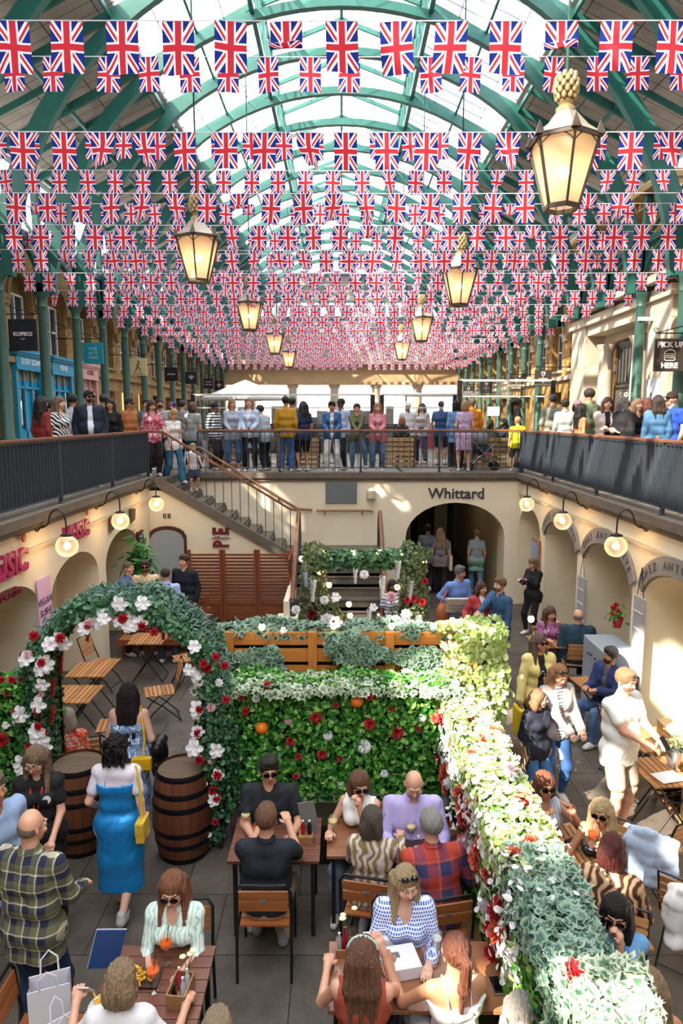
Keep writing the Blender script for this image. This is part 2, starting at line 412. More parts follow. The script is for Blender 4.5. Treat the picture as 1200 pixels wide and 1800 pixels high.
# slatted side roof
def m_slats():
    m,nt,b=newmat('grey_boarded_soffit'); v=tc(nt); s=nt.nodes.new('ShaderNodeSeparateXYZ'); nt.links.new(v,s.inputs[0])
    w=N(nt,'Math',operation='FRACT'); k=N(nt,'Math',operation='MULTIPLY',i_1=2.6); nt.links.new(s.outputs[1],k.inputs[0]); nt.links.new(k.outputs[0],w.inputs[0])
    g=N(nt,'Math',operation='LESS_THAN',i_1=.05); nt.links.new(w.outputs[0],g.inputs[0])
    w2=N(nt,'Math',operation='FRACT'); k2=N(nt,'Math',operation='MULTIPLY',i_1=.9); nt.links.new(s.outputs[0],k2.inputs[0]); nt.links.new(k2.outputs[0],w2.inputs[0])
    g2=N(nt,'Math',operation='LESS_THAN',i_1=.02); nt.links.new(w2.outputs[0],g2.inputs[0])
    mx=N(nt,'Math',operation='MAXIMUM'); nt.links.new(g.outputs[0],mx.inputs[0]); nt.links.new(g2.outputs[0],mx.inputs[1])
    n=noise(nt,v,2,4); c=ramp(nt,n,[(.3,'#a5988c'),(.7,'#c0b4a8')]); mm=N(nt,'MixRGB'); nt.links.new(mx.outputs[0],mm.inputs[0]); nt.links.new(c,mm.inputs[1]); mm.inputs[2].default_value=(.05,.045,.04,1)
    nt.links.new(mm.outputs[0],b.inputs['Base Color']); b.inputs['Roughness'].default_value=.8; return m
SOFF=m_slats()
# openings added to the left slope, shaped to cast the wanted sun patches: list of (y0,y1,s0,s1) in slope coordinates
SUN_GAPS=[]
def m_glass(name,tr,col,dirt):
    m,nt,b=newmat(name); nt.nodes.remove(b); out=nt.nodes['Material Output']
    a=N(nt,'BsdfTransparent'); t=N(nt,'BsdfTranslucent'); d=N(nt,'BsdfDiffuse'); mx=N(nt,'MixShader'); m2=N(nt,'MixShader',i_0=.25)
    t.inputs[0].default_value=(*C3(col),1); d.inputs[0].default_value=(*C3(col),1)
    v=tc(nt,scale=(1,1,1)); n=noise(nt,v,.9,5,.65)
    c=ramp(nt,n,[(.3,tuple(1-(1-x)*1.0 for x in (1-tr-.1,)*3)),(.7,(min(1,1-tr+.15),)*3)])
    nt.links.new(c,mx.inputs[0]); nt.links.new(a.outputs[0],mx.inputs[1]); nt.links.new(t.outputs[0],m2.inputs[1]); nt.links.new(d.outputs[0],m2.inputs[2]); nt.links.new(m2.outputs[0],mx.inputs[2])
    cc=ramp(nt,noise(nt,v,3.2,4),[(.35,dirt),(.6,col)]); nt.links.new(cc,t.inputs[0])
    nt.links.new(mx.outputs[0],out.inputs[0]); return m
GLASS=m_glass('frosted_roof_glass',.44,'#f4f6fa','#cfd4dc')
# boarded slopes on both sides with cells left open on the left, added to throw sun patches
def unsun(p,X):        # roof point whose sun ray lands on p
    t=(p[0]-X)/SUN_DIR.x; return (X,p[1]-SUN_DIR.y*t)
LIT=[ # lit areas at table height z=1.2 (x0,x1,y0,y1)
 (1.15,1.95,4.6,5.6),(.95,1.9,5.75,7.9),(2.3,3.2,3.4,5.3),(1.95,2.9,5.6,6.7),(3.2,4.3,3.6,5.2),(3.0,4.4,5.9,7.9),(.1,.95,2.9,3.9),(1.25,2.0,3.0,3.55),(2.2,3.0,7.2,7.7),(1.3,2.3,8.3,9.4),(3.9,5.0,8.6,9.6),
 (2.5,2.9,17.15,17.75),(2.02,2.3,17.35,17.8),(2.2,2.75,7.9,8.3)]
def is_open(x,y):
    z=slope_z(x); t=(z-1.2)/-SUN_DIR.z
    px,py=x+SUN_DIR.x*t,y+SUN_DIR.y*t
    return any(a<px<b and c<py<d for a,b,c,d in LIT)
def slope_z(x): a=abs(x); return 13.85-(a-5.2)*(2.0/4.3)
for s,nm in ((-1,'ceiling_left'),(1,'ceiling_right')):
    mb=MB(); st=.25; xs=[5.2+st*i for i in range(18)]; 
    ys=[-12+st*i for i in range(248)]
    for i in range(len(xs)-1):
        xm=s*(xs[i]+st/2); run=None
        for y in ys+[None]:
            op = y is None or (s<0 and is_open(xm,y+st/2))
            if not op and run is None: run=y
            if op and run is not None:
                ye=y if y is not None else ys[-1]+st
                a,b=s*xs[i],s*xs[i+1]
                mb.quad((a,run,slope_z(a)),(b,run,slope_z(b)),(b,ye,slope_z(b)),(a,ye,slope_z(a))); 
                mb.quad((a,run,slope_z(a)+.12),(b,run,slope_z(b)+.12),(b,ye,slope_z(b)+.12),(a,ye,slope_z(a)+.12)); run=None
    struct(mb,nm,SOFF)
# glazed slopes and lantern (panes between ribs, each bay a pane set)
mb=MB(); fr=MB()
for s in (-1,1):
    for k in range(-11,13):
        y=19.3+2.4*k
        for q in range(2):
            a,b=y+q*1.2+.04,y+q*1.2+1.16
            sag=.05*math.sin(k*2.1+q)
            mb.quad((s*5.25,a,13.82),(s*5.25,b,13.82),(s*3.78,b,14.48+sag),(s*3.78,a,14.48+sag))
            mb.quad((s*3.72,a,14.5+sag),(s*3.72,b,14.5+sag),(s*2.35,b,15.15),(s*2.35,a,15.15))
            mb.quad((s*2.3,a,16.5),(s*2.3,b,16.5),(0,b,17.4),(0,a,17.4))
            mb.quad((s*2.33,a,15.2),(s*2.33,b,15.2),(s*2.33,b,16.4),(s*2.33,a,16.4))
struct(mb,'ceiling_glazing',GLASS)
gb=MB()
for s in (-1,1):
    for i in range(0,100):
        y=-7+.6*i
        gb.bar((s*5.2,y,13.8),(s*2.35,y,15.1),.018,.03); gb.bar((s*2.3,y,16.45),(0,y,17.35),.018,.03)
    gb.bar((s*4.5,-7,14.12),(s*4.5,49,14.12),.02,.02); gb.bar((s*3.05,-7,14.78),(s*3.05,49,14.78),.02,.02); gb.bar((s*1.2,-7,16.9),(s*1.2,49,16.9),.02,.02)
struct(gb,'ceiling_glazing_bars',mat('grey_glazing_bar','#8f979c',.6))
mb=MB(); fm=mat('white_glazing_bar','#e6e8e8',.5)
fr=MB()
for s in (-1,1):
    for k in range(-6,13):
        y=19.3+2.4*k
        mb.quad((s*9.32,y+.1,9.95),(s*9.32,y+2.3,9.95),(s*9.32,y+2.3,11.5),(s*9.32,y+.1,11.5))
        for q in range(5): fr.box((s*9.3,y+.1+.55*q,10.72),(.06,.05,1.6))
        fr.box((s*9.3,y+1.2,10.72),(.06,2.3,.05))
    fr.box((s*9.3,20,9.87),(.2,62,.16)); fr.box((s*9.3,20,11.6),(.2,62,.2))
bd=MB()
for s in (-1,1): bd.box((s*9.35,-3.6,10.8),(.06,17,1.8))
[bd.box((s*9.35,-7.1,7.3),(.06,10.2,8.6)) for s in (-1,1)]
bd.box((0,-12,9),(22,.2,12))
struct(bd,'wall_sun_block_boards',SOFF)  # unseen boards added to keep stray sun off the court
struct(mb,'ceiling_clerestory_glass',m_glass('clerestory_glass',.3,'#ffffff','#e8ecf0')); struct(fr,'ceiling_clerestory_bars',fm)
# ---- far end: colonnade, entablature, gable
YE=49.0
mb=MB()
mb.box((0,YE,7.05),(18.8,1.0,.5)); mb.box((0,YE,7.75),(18.8,.9,.95)); mb.box((0,YE-.25,8.25),(18.8,1.5,.16)); mb.box((0,YE-.1,8.42),(18.8,1.2,.18))
for s in (-1,1): mb.box((s*8.9,YE,5.0),(1.4,.9,3.7))
struct(mb,'wall_end_entablature',mat('buff_stone','#b89a72',.8,var=.12,vscale=1))
for k in range(-2,4):
    x=-.5+2.94*k
    if abs(x)>8.3: continue
    m2=MB(); m2.lathe([(.42,0),(.42,.12),(.36,.16),(.34,.3),(.3,3.3),(.31,3.35),(.4,3.45),(.42,3.6)],18)
    tag(m2.build('stone_column',STONE,smooth=True,loc=(x,YE,UP)),'grey stone column under the far entablature, %s'%['far left','second from left','left of centre','right of centre','fourth from left','far right'][k+2],'column','stone columns closing the far end')
mb=MB(); GW=mat('brown_boarded_gable','#8f8378',.8,var=.1,vscale=1)
mb.box((0,YE+.2,9.9),(18.6,.2,2.8)); mb.box((0,YE+.2,13.4),(18.6,.2,1.8)); mb.box((0,YE+.1,11.4),(18.6,.3,.16),mi=1); mb.box((0,YE+.1,12.5),(18.6,.3,.16),mi=1)
for x in np.arange(-9,9.1,1.5): mb.box((x,YE,11.9),(.12,.2,1.1),mi=1)
for x in (-4.5,-1.5,1.5,4.5): mb.box((x,YE,13.4),(.14,.3,1.8),mi=1)
for s in (-1,1):
    mb.bar((s*4.4,YE,12.6),(s*1.2,YE,14.2),.06,.1,1)
mb.box((0,YE+.1,14.35),(10.6,.3,.14),mi=1)
for x in np.arange(-2.2,2.3,.55): mb.box((x,YE+.1,15.8),(.05,.1,2.8),mi=2)
for z in (14.9,15.5,16.1,16.7): mb.box((0,YE+.1,z),(4.6,.1,.05),mi=2)
struct(mb,'wall_end_gable',[GW,TEALD,fm])
mb=MB(); mb.quad((-9,YE+.25,11.4),(9,YE+.25,11.4),(9,YE+.25,12.5),(-9,YE+.25,12.5)); struct(mb,'window_90',GLASS)
# street beyond
mb=MB(); mb.box((0,75,UP-.2),(90,50,.2)); struct(mb,'floor_street',mat('sunlit_paving','#b9b0a4',.8))
mb=MB(); mb.box((0,95,9),(80,1,14)); 
for k in range(-8,9):
    for z in (5.5,9.5): mb.box((k*4.2,94.4,z),(2,.2,2.4),mi=1)
mb.box((0,94.2,7.4),(80,.5,.5),mi=2)
tag(mb.build('street_building',[mat('pale_pink_facade','#e6bdb4',.8),mat('facade_window','#9aa2ab',.3),mat('facade_white','#ffffff',.7)]),'pale pink building across the sunlit street beyond the far columns','building')
for i,(x,y) in enumerate(((-13,62),(-9,60),(-5.5,58),(6.5,60),(11,63))):
    mb=MB(); mb.lathe([(.01,3.1),(1.2,2.75),(2.1,2.3),(2.1,2.15),(1.2,2.6),(.01,2.95)],8,cap=False)
    e=empty('parasol',(x,y,UP-.1)); tag(e,['white parasol furthest left outside the far columns','white parasol second from left outside the far columns','white parasol nearest the far columns','white parasol right of centre outside','white parasol furthest right outside'][i],'parasol','parasols on the street')
    mb.build('canopy',mat('white_canvas','#eeeae6',.8),e); MB().tube([(0,0,0),(0,0,3)],.04).build('pole',IRON,e)
# ------------------------------------------------------------ railings
def baluster_run(a,b,step,w,d,z0,z1,flat=True):
    mb=MB(); a=Vector(a);b=Vector(b); n=max(1,int((b-a).length/step)); u=(b-a).normalized()
    for i in range(n):
        p=a+(b-a)*((i+.5)/n); mb.bar((p.x,p.y,p.z+z0),(p.x,p.y,p.z+z1),w,d,0,(u.y,-u.x,0)) if False else mb.box((p.x,p.y,p.z+(z0+z1)/2),(w if abs(u.x)>.5 else d,d if abs(u.x)>.5 else w,z1-z0))
    return mb
def railing(name,label,secs,step,w,d,h,group=None,wood_r=.035,zb=.12):
    """secs: list of (a,b) 3-D base points of each section"""
    e=empty(name,secs[0][0]); o=Vector(secs[0][0]); tag(e,label,'railing',group)
    for a,b in secs:
        a=Vector(a)-o; b=Vector(b)-o; L=(b-a).length; up=Vector((0,0,1))
        mb=MB(); mb.bar(a+up*(h-.02),b+up*(h-.02),.075,.05); mb.build('handrail',RAILW,e,bevel=.012)
        mb=MB(); mb.bar(a+up*(h-.06),b+up*(h-.06),.05,.02); mb.bar(a+up*zb,b+up*zb,.05,.02); mb.build('rail_bar',IRON,e)
        mb=MB(); n=max(1,int(L/step)); ax=abs((b-a).x)>abs((b-a).y)
        for i in range(n):
            p=a+(b-a)*((i+.5)/n); mb.box((p.x,p.y,p.z+(zb+h-.06)/2),(w if ax else d,d if ax else w,h-.06-zb))
        mb.build('baluster_panel',IRON,e)
        mb=MB(); mb.box((a.x,a.y,a.z+h/2-.02),(.05,.05,h-.04)); mb.lathe([(.05,0),(.05,.02),(.03,.03)],8,c=tuple(a)); mb.build('post',IRON,e)
    mb=MB(); mb.box((b.x,b.y,b.z+h/2-.02),(.05,.05,h-.04)); mb.build('post',IRON,e)
    return e
zr=UP+.03
for s,nm in ((-1,'left'),(1,'right')):
    yend=YS+.1 if s<0 else YF+.02
    ys=[yend-2.4*k for k in range(8)]
    railing('court_railing','dark iron railing with brown handrail along the %s gallery edge'%nm,[((s*(X0+.02),ys[k+1],zr),(s*(X0+.02),ys[k],zr)) for k in range(6,-1,-1)],.105,.012,.055,1.02)
railing('far_railing','dark iron railing across the far gallery above the cream wall',[((x,YF+.06,zr),(x+1.94,YF+.06,zr)) for x in (-3.42,-1.48,.46,2.34)],.13,.016,.016,1.02)
# stair railing descending along x
def stair_rail(name,label,pts,h,posts=True,step=.21,zb=.1):
    o=Vector(pts[0]); e=empty(name,o); tag(e,label,'railing')
    P=[Vector(p)-o for p in pts]; up=Vector((0,0,1))
    mb=MB()
    for a,b in zip(P[:-1],P[1:]): mb.bar(a+up*h,b+up*h,.07,.045)
    mb.build('handrail',RAILW,e)
    mb=MB()
    if posts:
        for a,b in zip(P[:-1],P[1:]):
            n=max(1,int((b-a).length/step))
            for i in range(n+1): p=a+(b-a)*(i/n); mb.bar(p,p+up*h,.016,.016)
        mb.build('baluster_panel',IRON,e)
    return e
stair_rail('stair_railing','brown handrailed stair railing descending above the pie sign',[(-X0,YS+.04,zr),(-3.95,YS+.04,UP+.02),(-1.15,YS+.04,1.5),(-.95,YS+.04,1.47)],1.0)
# wall handrail behind the flight and on the landing
e=empty('stair_handrail',(-3.6,YF-.08,3.2),label='brown handrail fixed to the far wall beside the descending flight',cat='handrail')
mb=MB(); mb.tube([(-.1,0,.65),(.25,0,.63),(2.55,0,-.83),(2.9,0,-.86)],.028,8); mb.build('handrail',RAILW,e)
mb=MB()
for t in (.25,.5,.8): x=.25+2.3*t; z=.63-1.46*t; mb.tube([(x,.08,z-.1),(x,0,z-.1),(x,0,z)],.012,6); mb.lathe([(.035,0),(.035,.02)],10,c=(x,.04,z-.1),M=Matrix.Rotation(R(-90),3,'X'))
mb.build('bracket',IRON,e)
e=empty('landing_handrail',(-.6,YF-.08,2.33),label='short brown handrail fixed to the wall behind the stair landing',cat='handrail')
MB().tube([(-.0,0,0),(1.25,0,0),(1.35,-.05,-.02)],.028,8).build('handrail',mat('pale_brown_rail','#a07c56',.5),e)
mb=MB(); mb.tube([(.2,.08,-.1),(.2,0,-.1),(.2,0,0)],.012,6); mb.tube([(1.1,.08,-.1),(1.1,0,-.1),(1.1,0,0)],.012,6); mb.build('bracket',IRON,e)
# second flight: newel posts and rails coming down toward the camera
for x,lab in ((-.96,'brown capped newel railing of the lower steps beside the slatted benches'),(.86,'brown capped newel railing of the lower steps right of the floral frame')):
    e=empty('newel_railing',(x,YS,0),label=lab,cat='railing')
    mb=MB(); mb.tube([(0,-.03,zl+.98),(0,-.15,zl+.95),(0,-2.2,1.05),(0,-2.25,.98)],.045,8); mb.build('handrail',RAILW,e,smooth=True)
    mb=MB(); mb.lathe([(.07,.7),(.07,1.0),(.05,1.06)],12,c=(0,-2.2,0)); mb.lathe([(.06,zl),(.05,zl+.95)],12); 
    mb.build('newel_post',mat('slate_green_newel','#2f3f42',.5),e,smooth=True)
    mb=MB(); 
    for i in range(1,10): t=i/10; z0=zl*(1-t)+.02; mb.bar((0,-2.15*t,max(.98,z0)),(0,-2.15*t,zl+.9-(zl-.1)*t),.016,.016)
    mb.build('baluster_panel',IRON,e)
# ------------------------------------------------------------ gooseneck globe lamps
def globe_lamp():
    e=empty('globe_wall_lamp')
    BL=mat('black_lamp_iron','#1c1a18',.4)
    mb=MB(); mb.lathe([(.075,0),(.075,.02),(.03,.06),(.02,.1)],14,M=Matrix.Rotation(R(90),3,'Y')); mb.build('wall_rose',BL,e,smooth=True)
    pts=[]
    for i in range(17):
        t=i/16
        if t<.35: u=t/.35; pts.append((.02+.16*u,0,-.02*math.sin(u*3.14)+.05*u*u))
        else:
            u=(t-.35)/.65; a=math.pi*u; pts.append((.3-.12*math.cos(a),0,.05+.0+.19*math.sin(a)+.05*u*0))
    pts.append((.42,0,-.1))
    MB().tube(pts,.013,8).build('gooseneck_arm',BL,e,smooth=True)
    MB().lathe([(.01,-.09),(.03,-.1),(.085,-.115),(.085,-.135)],16,c=(.42,0,0)).build('lamp_cap',BL,e,smooth=True)
    g,nt,b=newmat('clear_globe_glass'); nt.nodes.remove(b); o=nt.nodes['Material Output']
    tr=N(nt,'BsdfTransparent'); gl=N(nt,'BsdfGlossy',i_Roughness=.15); em=N(nt,'BsdfTranslucent'); lw=N(nt,'LayerWeight',i_Blend=.35)
    tr.inputs[0].default_value=(1,.97,.92,1); em.inputs[0].default_value=(1,.93,.85,1)
    m1=N(nt,'MixShader',i_0=.4); nt.links.new(gl.outputs[0],m1.inputs[1]); nt.links.new(em.outputs[0],m1.inputs[2])
    mx=N(nt,'MixShader'); f=N(nt,'Math',operation='MULTIPLY_ADD',i_1=.7,i_2=.12); nt.links.new(lw.outputs['Facing'],f.inputs[0]); nt.links.new(f.outputs[0],mx.inputs[0])
    nt.links.new(tr.outputs[0],mx.inputs[1]); nt.links.new(m1.outputs[0],mx.inputs[2]); nt.links.new(mx.outputs[0],o.inputs[0])
    MB().sphere((.42,0,-.28),.155,14).build('glass_globe',g,e,smooth=True)
    MB().sphere((.42,0,-.27),.035,8,sc=(1,1,1.6)).build('bulb',mat('warm_bulb','#ffd9a0',.5,emit='#ffc070',estr=40),e,smooth=True)
    return e
L0=globe_lamp(); first=True
for s,nm in ((-1,'left'),(1,'right')):
    for k,y in enumerate((14.2,11.85,9.5,7.1,4.75)):
        lab='globe lamp on the %s cream wall, %s'%(nm,['furthest, nearest the far corner','middle one of the three in view','nearest of the three in view','beyond the frame','beyond the frame, nearest'][k])
        if k>2: continue
        if first: o=L0; first=False
        else: o=copy_tree(L0)
        o.location=(s*(X0-.0),y,3.02); o.rotation_euler=(0,0,0 if s<0 else math.pi); tag(o,lab,'wall lamp','globe lamps on the court walls')
        l=bpy.data.lights.new('globe_lamp_light','POINT'); l.energy=14; l.color=(1,.68,.36); l.shadow_soft_size=.05
        lo=bpy.data.objects.new('globe_lamp_light',l); COL.objects.link(lo); lo.location=(s*(X0-.42),y,2.74)
# ------------------------------------------------------------ big hexagonal lanterns
def lantern():
    e=empty('hanging_lantern'); BR=mat('bronze_lantern_frame','#4a3f33',.45,metal=.3); GO=mat('old_gold','#b8a070',.45,metal=.3,var=.2,vscale=30)
    n=6; ht,hb=.4,.2; zt,zb=.32,-.42
    def hx(r,z,k): a=math.pi/3*k+math.pi/6; return Vector((r*math.cos(a),r*math.sin(a),z))
    mb=MB(); 
    for k in range(n):
        mb.bar(hx(ht,zt,k),hx(hb,zb,k),.022,.03); mb.bar(hx(ht,zt,k),hx(ht,zt,k+1),.04,.05); mb.bar(hx(hb,zb,k),hx(hb,zb,k+1),.03,.05)
        c=hx(ht,zt,k); mb.add([c+Vector(v) for v in ((-.05,-.05,0),(.05,-.05,0),(.05,.05,0),(-.05,.05,0),(0,0,.17))],[(0,1,4),(1,2,4),(2,3,4),(3,0,4),(3,2,1,0)])
        P=[hx(ht,zt,k).lerp(hx(ht,zt,k+1),t)+Vector((0,0,-.12*(abs(2*t-1)**2))) for t in [i/8 for i in range(9)]]
        mb.tube([p*0.985 for p in P],.008,5)
    mb.build('frame',BR,e)
    pm=mat('amber_lantern_glass','#e9c79a',.35,emit='#f0b878',estr=.45)
    m,nt,b=newmat('opal_lantern_glass'); nt.nodes.remove(b); o=nt.nodes['Material Output']; t=N(nt,'BsdfTranslucent'); d=N(nt,'BsdfDiffuse'); tr=N(nt,'BsdfTransparent'); m1=N(nt,'MixShader',i_0=.4); m2=N(nt,'MixShader',i_0=.7)
    t.inputs[0].default_value=(1,.84,.6,1); d.inputs[0].default_value=(.9,.8,.65,1)
    nt.links.new(t.outputs[0],m1.inputs[1]); nt.links.new(d.outputs[0],m1.inputs[2]); nt.links.new(tr.outputs[0],m2.inputs[1]); nt.links.new(m1.outputs[0],m2.inputs[2]); nt.links.new(m2.outputs[0],o.inputs[0])
    for k in range(n):
        mb=MB(); mb.quad(hx(ht-.01,zt,k),hx(ht-.01,zt,k+1),hx(hb-.01,zb,k+1),hx(hb-.01,zb,k)); mb.build('glass_pane',m,e)
    mb=MB(); vs=[hx(ht+.03,zt+.02,k) for k in range(6)]+[hx(.27,zt+.14,k) for k in range(6)]+[hx(.1,zt+.34,k) for k in range(6)]
    mb.add(vs,[(6*a+k,6*a+(k+1)%6,6*a+6+(k+1)%6,6*a+6+k) for a in (0,1) for k in range(6)]+[tuple(12+k for k in range(6))]); mb.build('roof_cowl',mat('dull_bronze_cowl','#a09484',.5,metal=.2),e)
    mb=MB(); mb.lathe([(.11,zt+.32),(.11,zt+.36),(.07,zt+.39),(.09,zt+.43),(.08,zt+.45)],14)
    for r in range(5):
        z=zt+.48+r*.055; rr=.075+.05*math.sin(math.pi*(r+1)/6)
        for k in range(9):
            a=2*math.pi*(k+.5*(r%2))/9; p=Vector((rr*math.cos(a),rr*math.sin(a),z)); mb.sphere(p,.04,4,sc=(.8,.8,1.1))
    mb.sphere((0,0,zt+.58),.11,8,sc=(1,1,1.3)); mb.build('pineapple_finial',GO,e,smooth=True)
    MB().sphere((0,0,-.02),.07,8).build('bulb',mat('lantern_bulb','#fff0d0',.5,emit='#ffd59a',estr=45),e,smooth=True)
    return e
LN=lantern(); LN.name='hanging_lantern'
spots=[(2.6,8.5,7.42,'nearest and largest, upper right of the photo'),(2.6,15.6,7.42,'second on the right side'),(2.6,22.9,7.42,'third on the right side'),(2.6,30.1,7.42,'fourth on the right side'),
       (-2.6,12.9,7.42,'nearest on the left side'),(-2.6,20.0,7.42,'second on the left side'),(-2.6,27.3,7.42,'third on the left side'),(-2.6,34.5,7.42,'fourth on the left side')]
for i,(x,y,z,lab) in enumerate(spots):
    o=LN if i==0 else copy_tree(LN); o.location=(x,y,z); tag(o,'hexagonal amber lantern hanging on a rod, '+lab,'lantern','hexagonal hanging lanterns')
    r=MB().tube([(0,0,.98),(0,0,14.75-z)],.016,6).build('hanging_rod',TEALD,o)
    l=bpy.data.lights.new('lantern_light','POINT'); l.energy=22; l.color=(1,.72,.4); l.shadow_soft_size=.07
    lo=bpy.data.objects.new('lantern_light',l); COL.objects.link(lo); lo.location=(x,y,z-.02)
def mnode(nt,op,a,b=None,c=None):
    n=nt.nodes.new('ShaderNodeMath'); n.operation=op
    for i,x in enumerate((a,b,c)):
        if x is None: continue
        if isinstance(x,(int,float)): n.inputs[i].default_value=x
        else: nt.links.new(x,n.inputs[i])
    return n.outputs[0]
def m_flag():
    m,nt,b=newmat('union_flag_cloth'); nt.nodes.remove(b); o=nt.nodes['Material Output']
    uv=nt.nodes.new('ShaderNodeTexCoord'); s=nt.nodes.new('ShaderNodeSeparateXYZ'); nt.links.new(uv.outputs['UV'],s.inputs[0])
    q=mnode(nt,'SUBTRACT',s.outputs[0],.5); p=mnode(nt,'MULTIPLY',mnode(nt,'SUBTRACT',s.outputs[1],.5),1.55)
    L=1.55; k=1/math.sqrt(1+L*L)
    ap=mnode(nt,'ABSOLUTE',p); aq=mnode(nt,'ABSOLUTE',q); mn=mnode(nt,'MINIMUM',ap,aq)
    red1=mnode(nt,'LESS_THAN',mn,.098); wh1=mnode(nt,'LESS_THAN',mn,.158)
    lq=mnode(nt,'MULTIPLY',q,L); sg=mnode(nt,'SIGN',p)
    d1=mnode(nt,'MULTIPLY',mnode(nt,'SUBTRACT',p,lq),k); d2=mnode(nt,'MULTIPLY',mnode(nt,'ADD',p,lq),k)
    wd=mnode(nt,'LESS_THAN',mnode(nt,'MINIMUM',mnode(nt,'ABSOLUTE',d1),mnode(nt,'ABSOLUTE',d2)),.105)
    def rd(d):
        x=mnode(nt,'MULTIPLY',d,sg); return mnode(nt,'MULTIPLY',mnode(nt,'LESS_THAN',x,.02),mnode(nt,'GREATER_THAN',x,-.055))
    redd=mnode(nt,'MAXIMUM',rd(d1),rd(d2))
    m1=N(nt,'MixRGB'); m1.inputs[1].default_value=(*C3('#27368f'),1); m1.inputs[2].default_value=(1,.97,.98,1); nt.links.new(wd,m1.inputs[0])
    m2=N(nt,'MixRGB'); m2.inputs[2].default_value=(*C3('#d93a48'),1); nt.links.new(redd,m2.inputs[0]); nt.links.new(m1.outputs[0],m2.inputs[1])
    m3=N(nt,'MixRGB'); m3.inputs[2].default_value=(1,.97,.98,1); nt.links.new(wh1,m3.inputs[0]); nt.links.new(m2.outputs[0],m3.inputs[1])
    m4=N(nt,'MixRGB'); m4.inputs[2].default_value=(*C3('#d93a48'),1); nt.links.new(red1,m4.inputs[0]); nt.links.new(m3.outputs[0],m4.inputs[1])
    d=N(nt,'BsdfDiffuse'); t=N(nt,'BsdfTranslucent'); mx=N(nt,'MixShader',i_0=.5)
    for x in (d,t): nt.links.new(m4.outputs[0],x.inputs[0])
    nt.links.new(d.outputs[0],mx.inputs[1]); nt.links.new(t.outputs[0],mx.inputs[2]); nt.links.new(mx.outputs[0],o.inputs[0]); return m
FLAGM=m_flag(); STRG=mat('white_bunting_tape','#e8e4ee',.7)
FW,FH=.285,.43
def flag_mesh(kind,seed):
    r=random.Random(seed); nu,nv=7,10; vs=[];uv=[]
    ph=r.uniform(0,6); am=r.uniform(.006,.02)
    for j in range(nv+1):
        for i in range(nu+1):
            u,v=i/nu,j/nv; x=(u-.5)*FW; z=-v*FH; y=am*math.sin(ph+u*5+v*3)*v
            if kind==1:   # lower corner folded: cloth swings across to a point
                t=max(0,v-.25)/.75; x=x*(1-.75*t)+.06*t; y+=.05*math.sin(u*6)*t
            elif kind==2:
                t=max(0,v-.3)/.7; x=x*(1-.55*t)-.05*t; y+=.04*math.cos(u*7)*t; z*=(1-.15*u*t)
            elif kind==3: a=(v*1.1)*(u-.3); x+= -.03*v*v; y+=.09*a; z*=1-.06*abs(a)
            elif kind==4: # blown up half way
                t=max(0,v-.55); z+=t*FH*1.3; y+=-.05*t; x+=.05*t
            vs.append((x,y,z)); uv.append((u,1-v))
    fs=[(j*(nu+1)+i,j*(nu+1)+i+1,(j+1)*(nu+1)+i+1,(j+1)*(nu+1)+i) for j in range(nv) for i in range(nu)]
    me=bpy.data.meshes.new('flag'); me.from_pydata(vs,[],fs); l=me.uv_layers.new(name='UVMap')
    for p in me.polygons:
        for li in p.loop_indices: l.data[li].uv=uv[me.loops[li].vertex_index]
    me.polygons.foreach_set('use_smooth',[True]*len(me.polygons)); me.materials.append(FLAGM); return me
FM=[flag_mesh(0,1),flag_mesh(0,2),flag_mesh(0,3),flag_mesh(3,4),flag_mesh(0,5),flag_mesh(1,6),flag_mesh(2,7),flag_mesh(4,8)]
FWT=[0,0,1,1,2,2,3,3,4,4,0,1,2,5,6,7]
ORD=['nearest','second','third','fourth','fifth','sixth','seventh','eighth','ninth','tenth']
def bunting(Y,Zr,sp,off,lab,group,seed,exact=None):
    r=random.Random(seed); z0=CZ+Zr; X=8.1 if Y>13.5 else min(8.1,Y*.58+1.0); sag=.03
    f=lambda x: -sag*(1-(x/8.1)**2)+.0
    e=empty('bunting_string',(0,Y,z0),label=lab,cat='bunting',group=group)
    mb=MB(); pts=[(x,0,f(x)) for x in np.linspace(-8.1,8.1,15)]
    mb.tube(pts,.006 if Y>9 else .005,5); mb.build('string_tape',STRG,e)
    xs=[]
    x=-X+off
    while x<X: xs.append(x+r.uniform(-.02,.02)); x+=sp
    if exact: xs=exact
    for x in xs:
        if r.random()<.03 and not exact: continue
        k=r.choice(FWT); o=bpy.data.objects.new('flag',FM[k]); COL.objects.link(o); o.parent=e
        o.location=(x,r.uniform(-.004,.004),f(x)-.004); o.rotation_euler=(r.uniform(-.07,.07),r.uniform(-.03,.03),r.uniform(-.22,.22))
        if r.random()<.5: o.scale=(-1,1,1)
xr1=[(px-600)*6.03/1200 for px in (-80,20,115,213,312,405,502,600,696,794,890,988,1085,1185,1282)]
xr2=[(px-600)*9.03/1200 for px in (-50,23,92,190,260,331,400,470,545,614,757,829,903,975,1050,1122,1195,1265)]
lowY=[6.58,8.97,11.3,13.1,15.0]; 
while lowY[-1]<45.5: lowY.append(lowY[-1]+2.35)
hiY=[9.78,12.2,14.0,16.1]
while hiY[-1]<45.5: hiY.append(hiY[-1]+2.35)
for i,Y in enumerate(lowY):
    lab='string of Union Jack bunting, %s of the lower strings from the camera'%ORD[i] if i<10 else 'string of Union Jack bunting in the dense far rows, %s of the lower strings'%WORDS[i]
    bunting(Y,3.5,.5,.1+.17*(i%3),lab,'lower bunting strings',100+i,xr1 if i==0 else None)
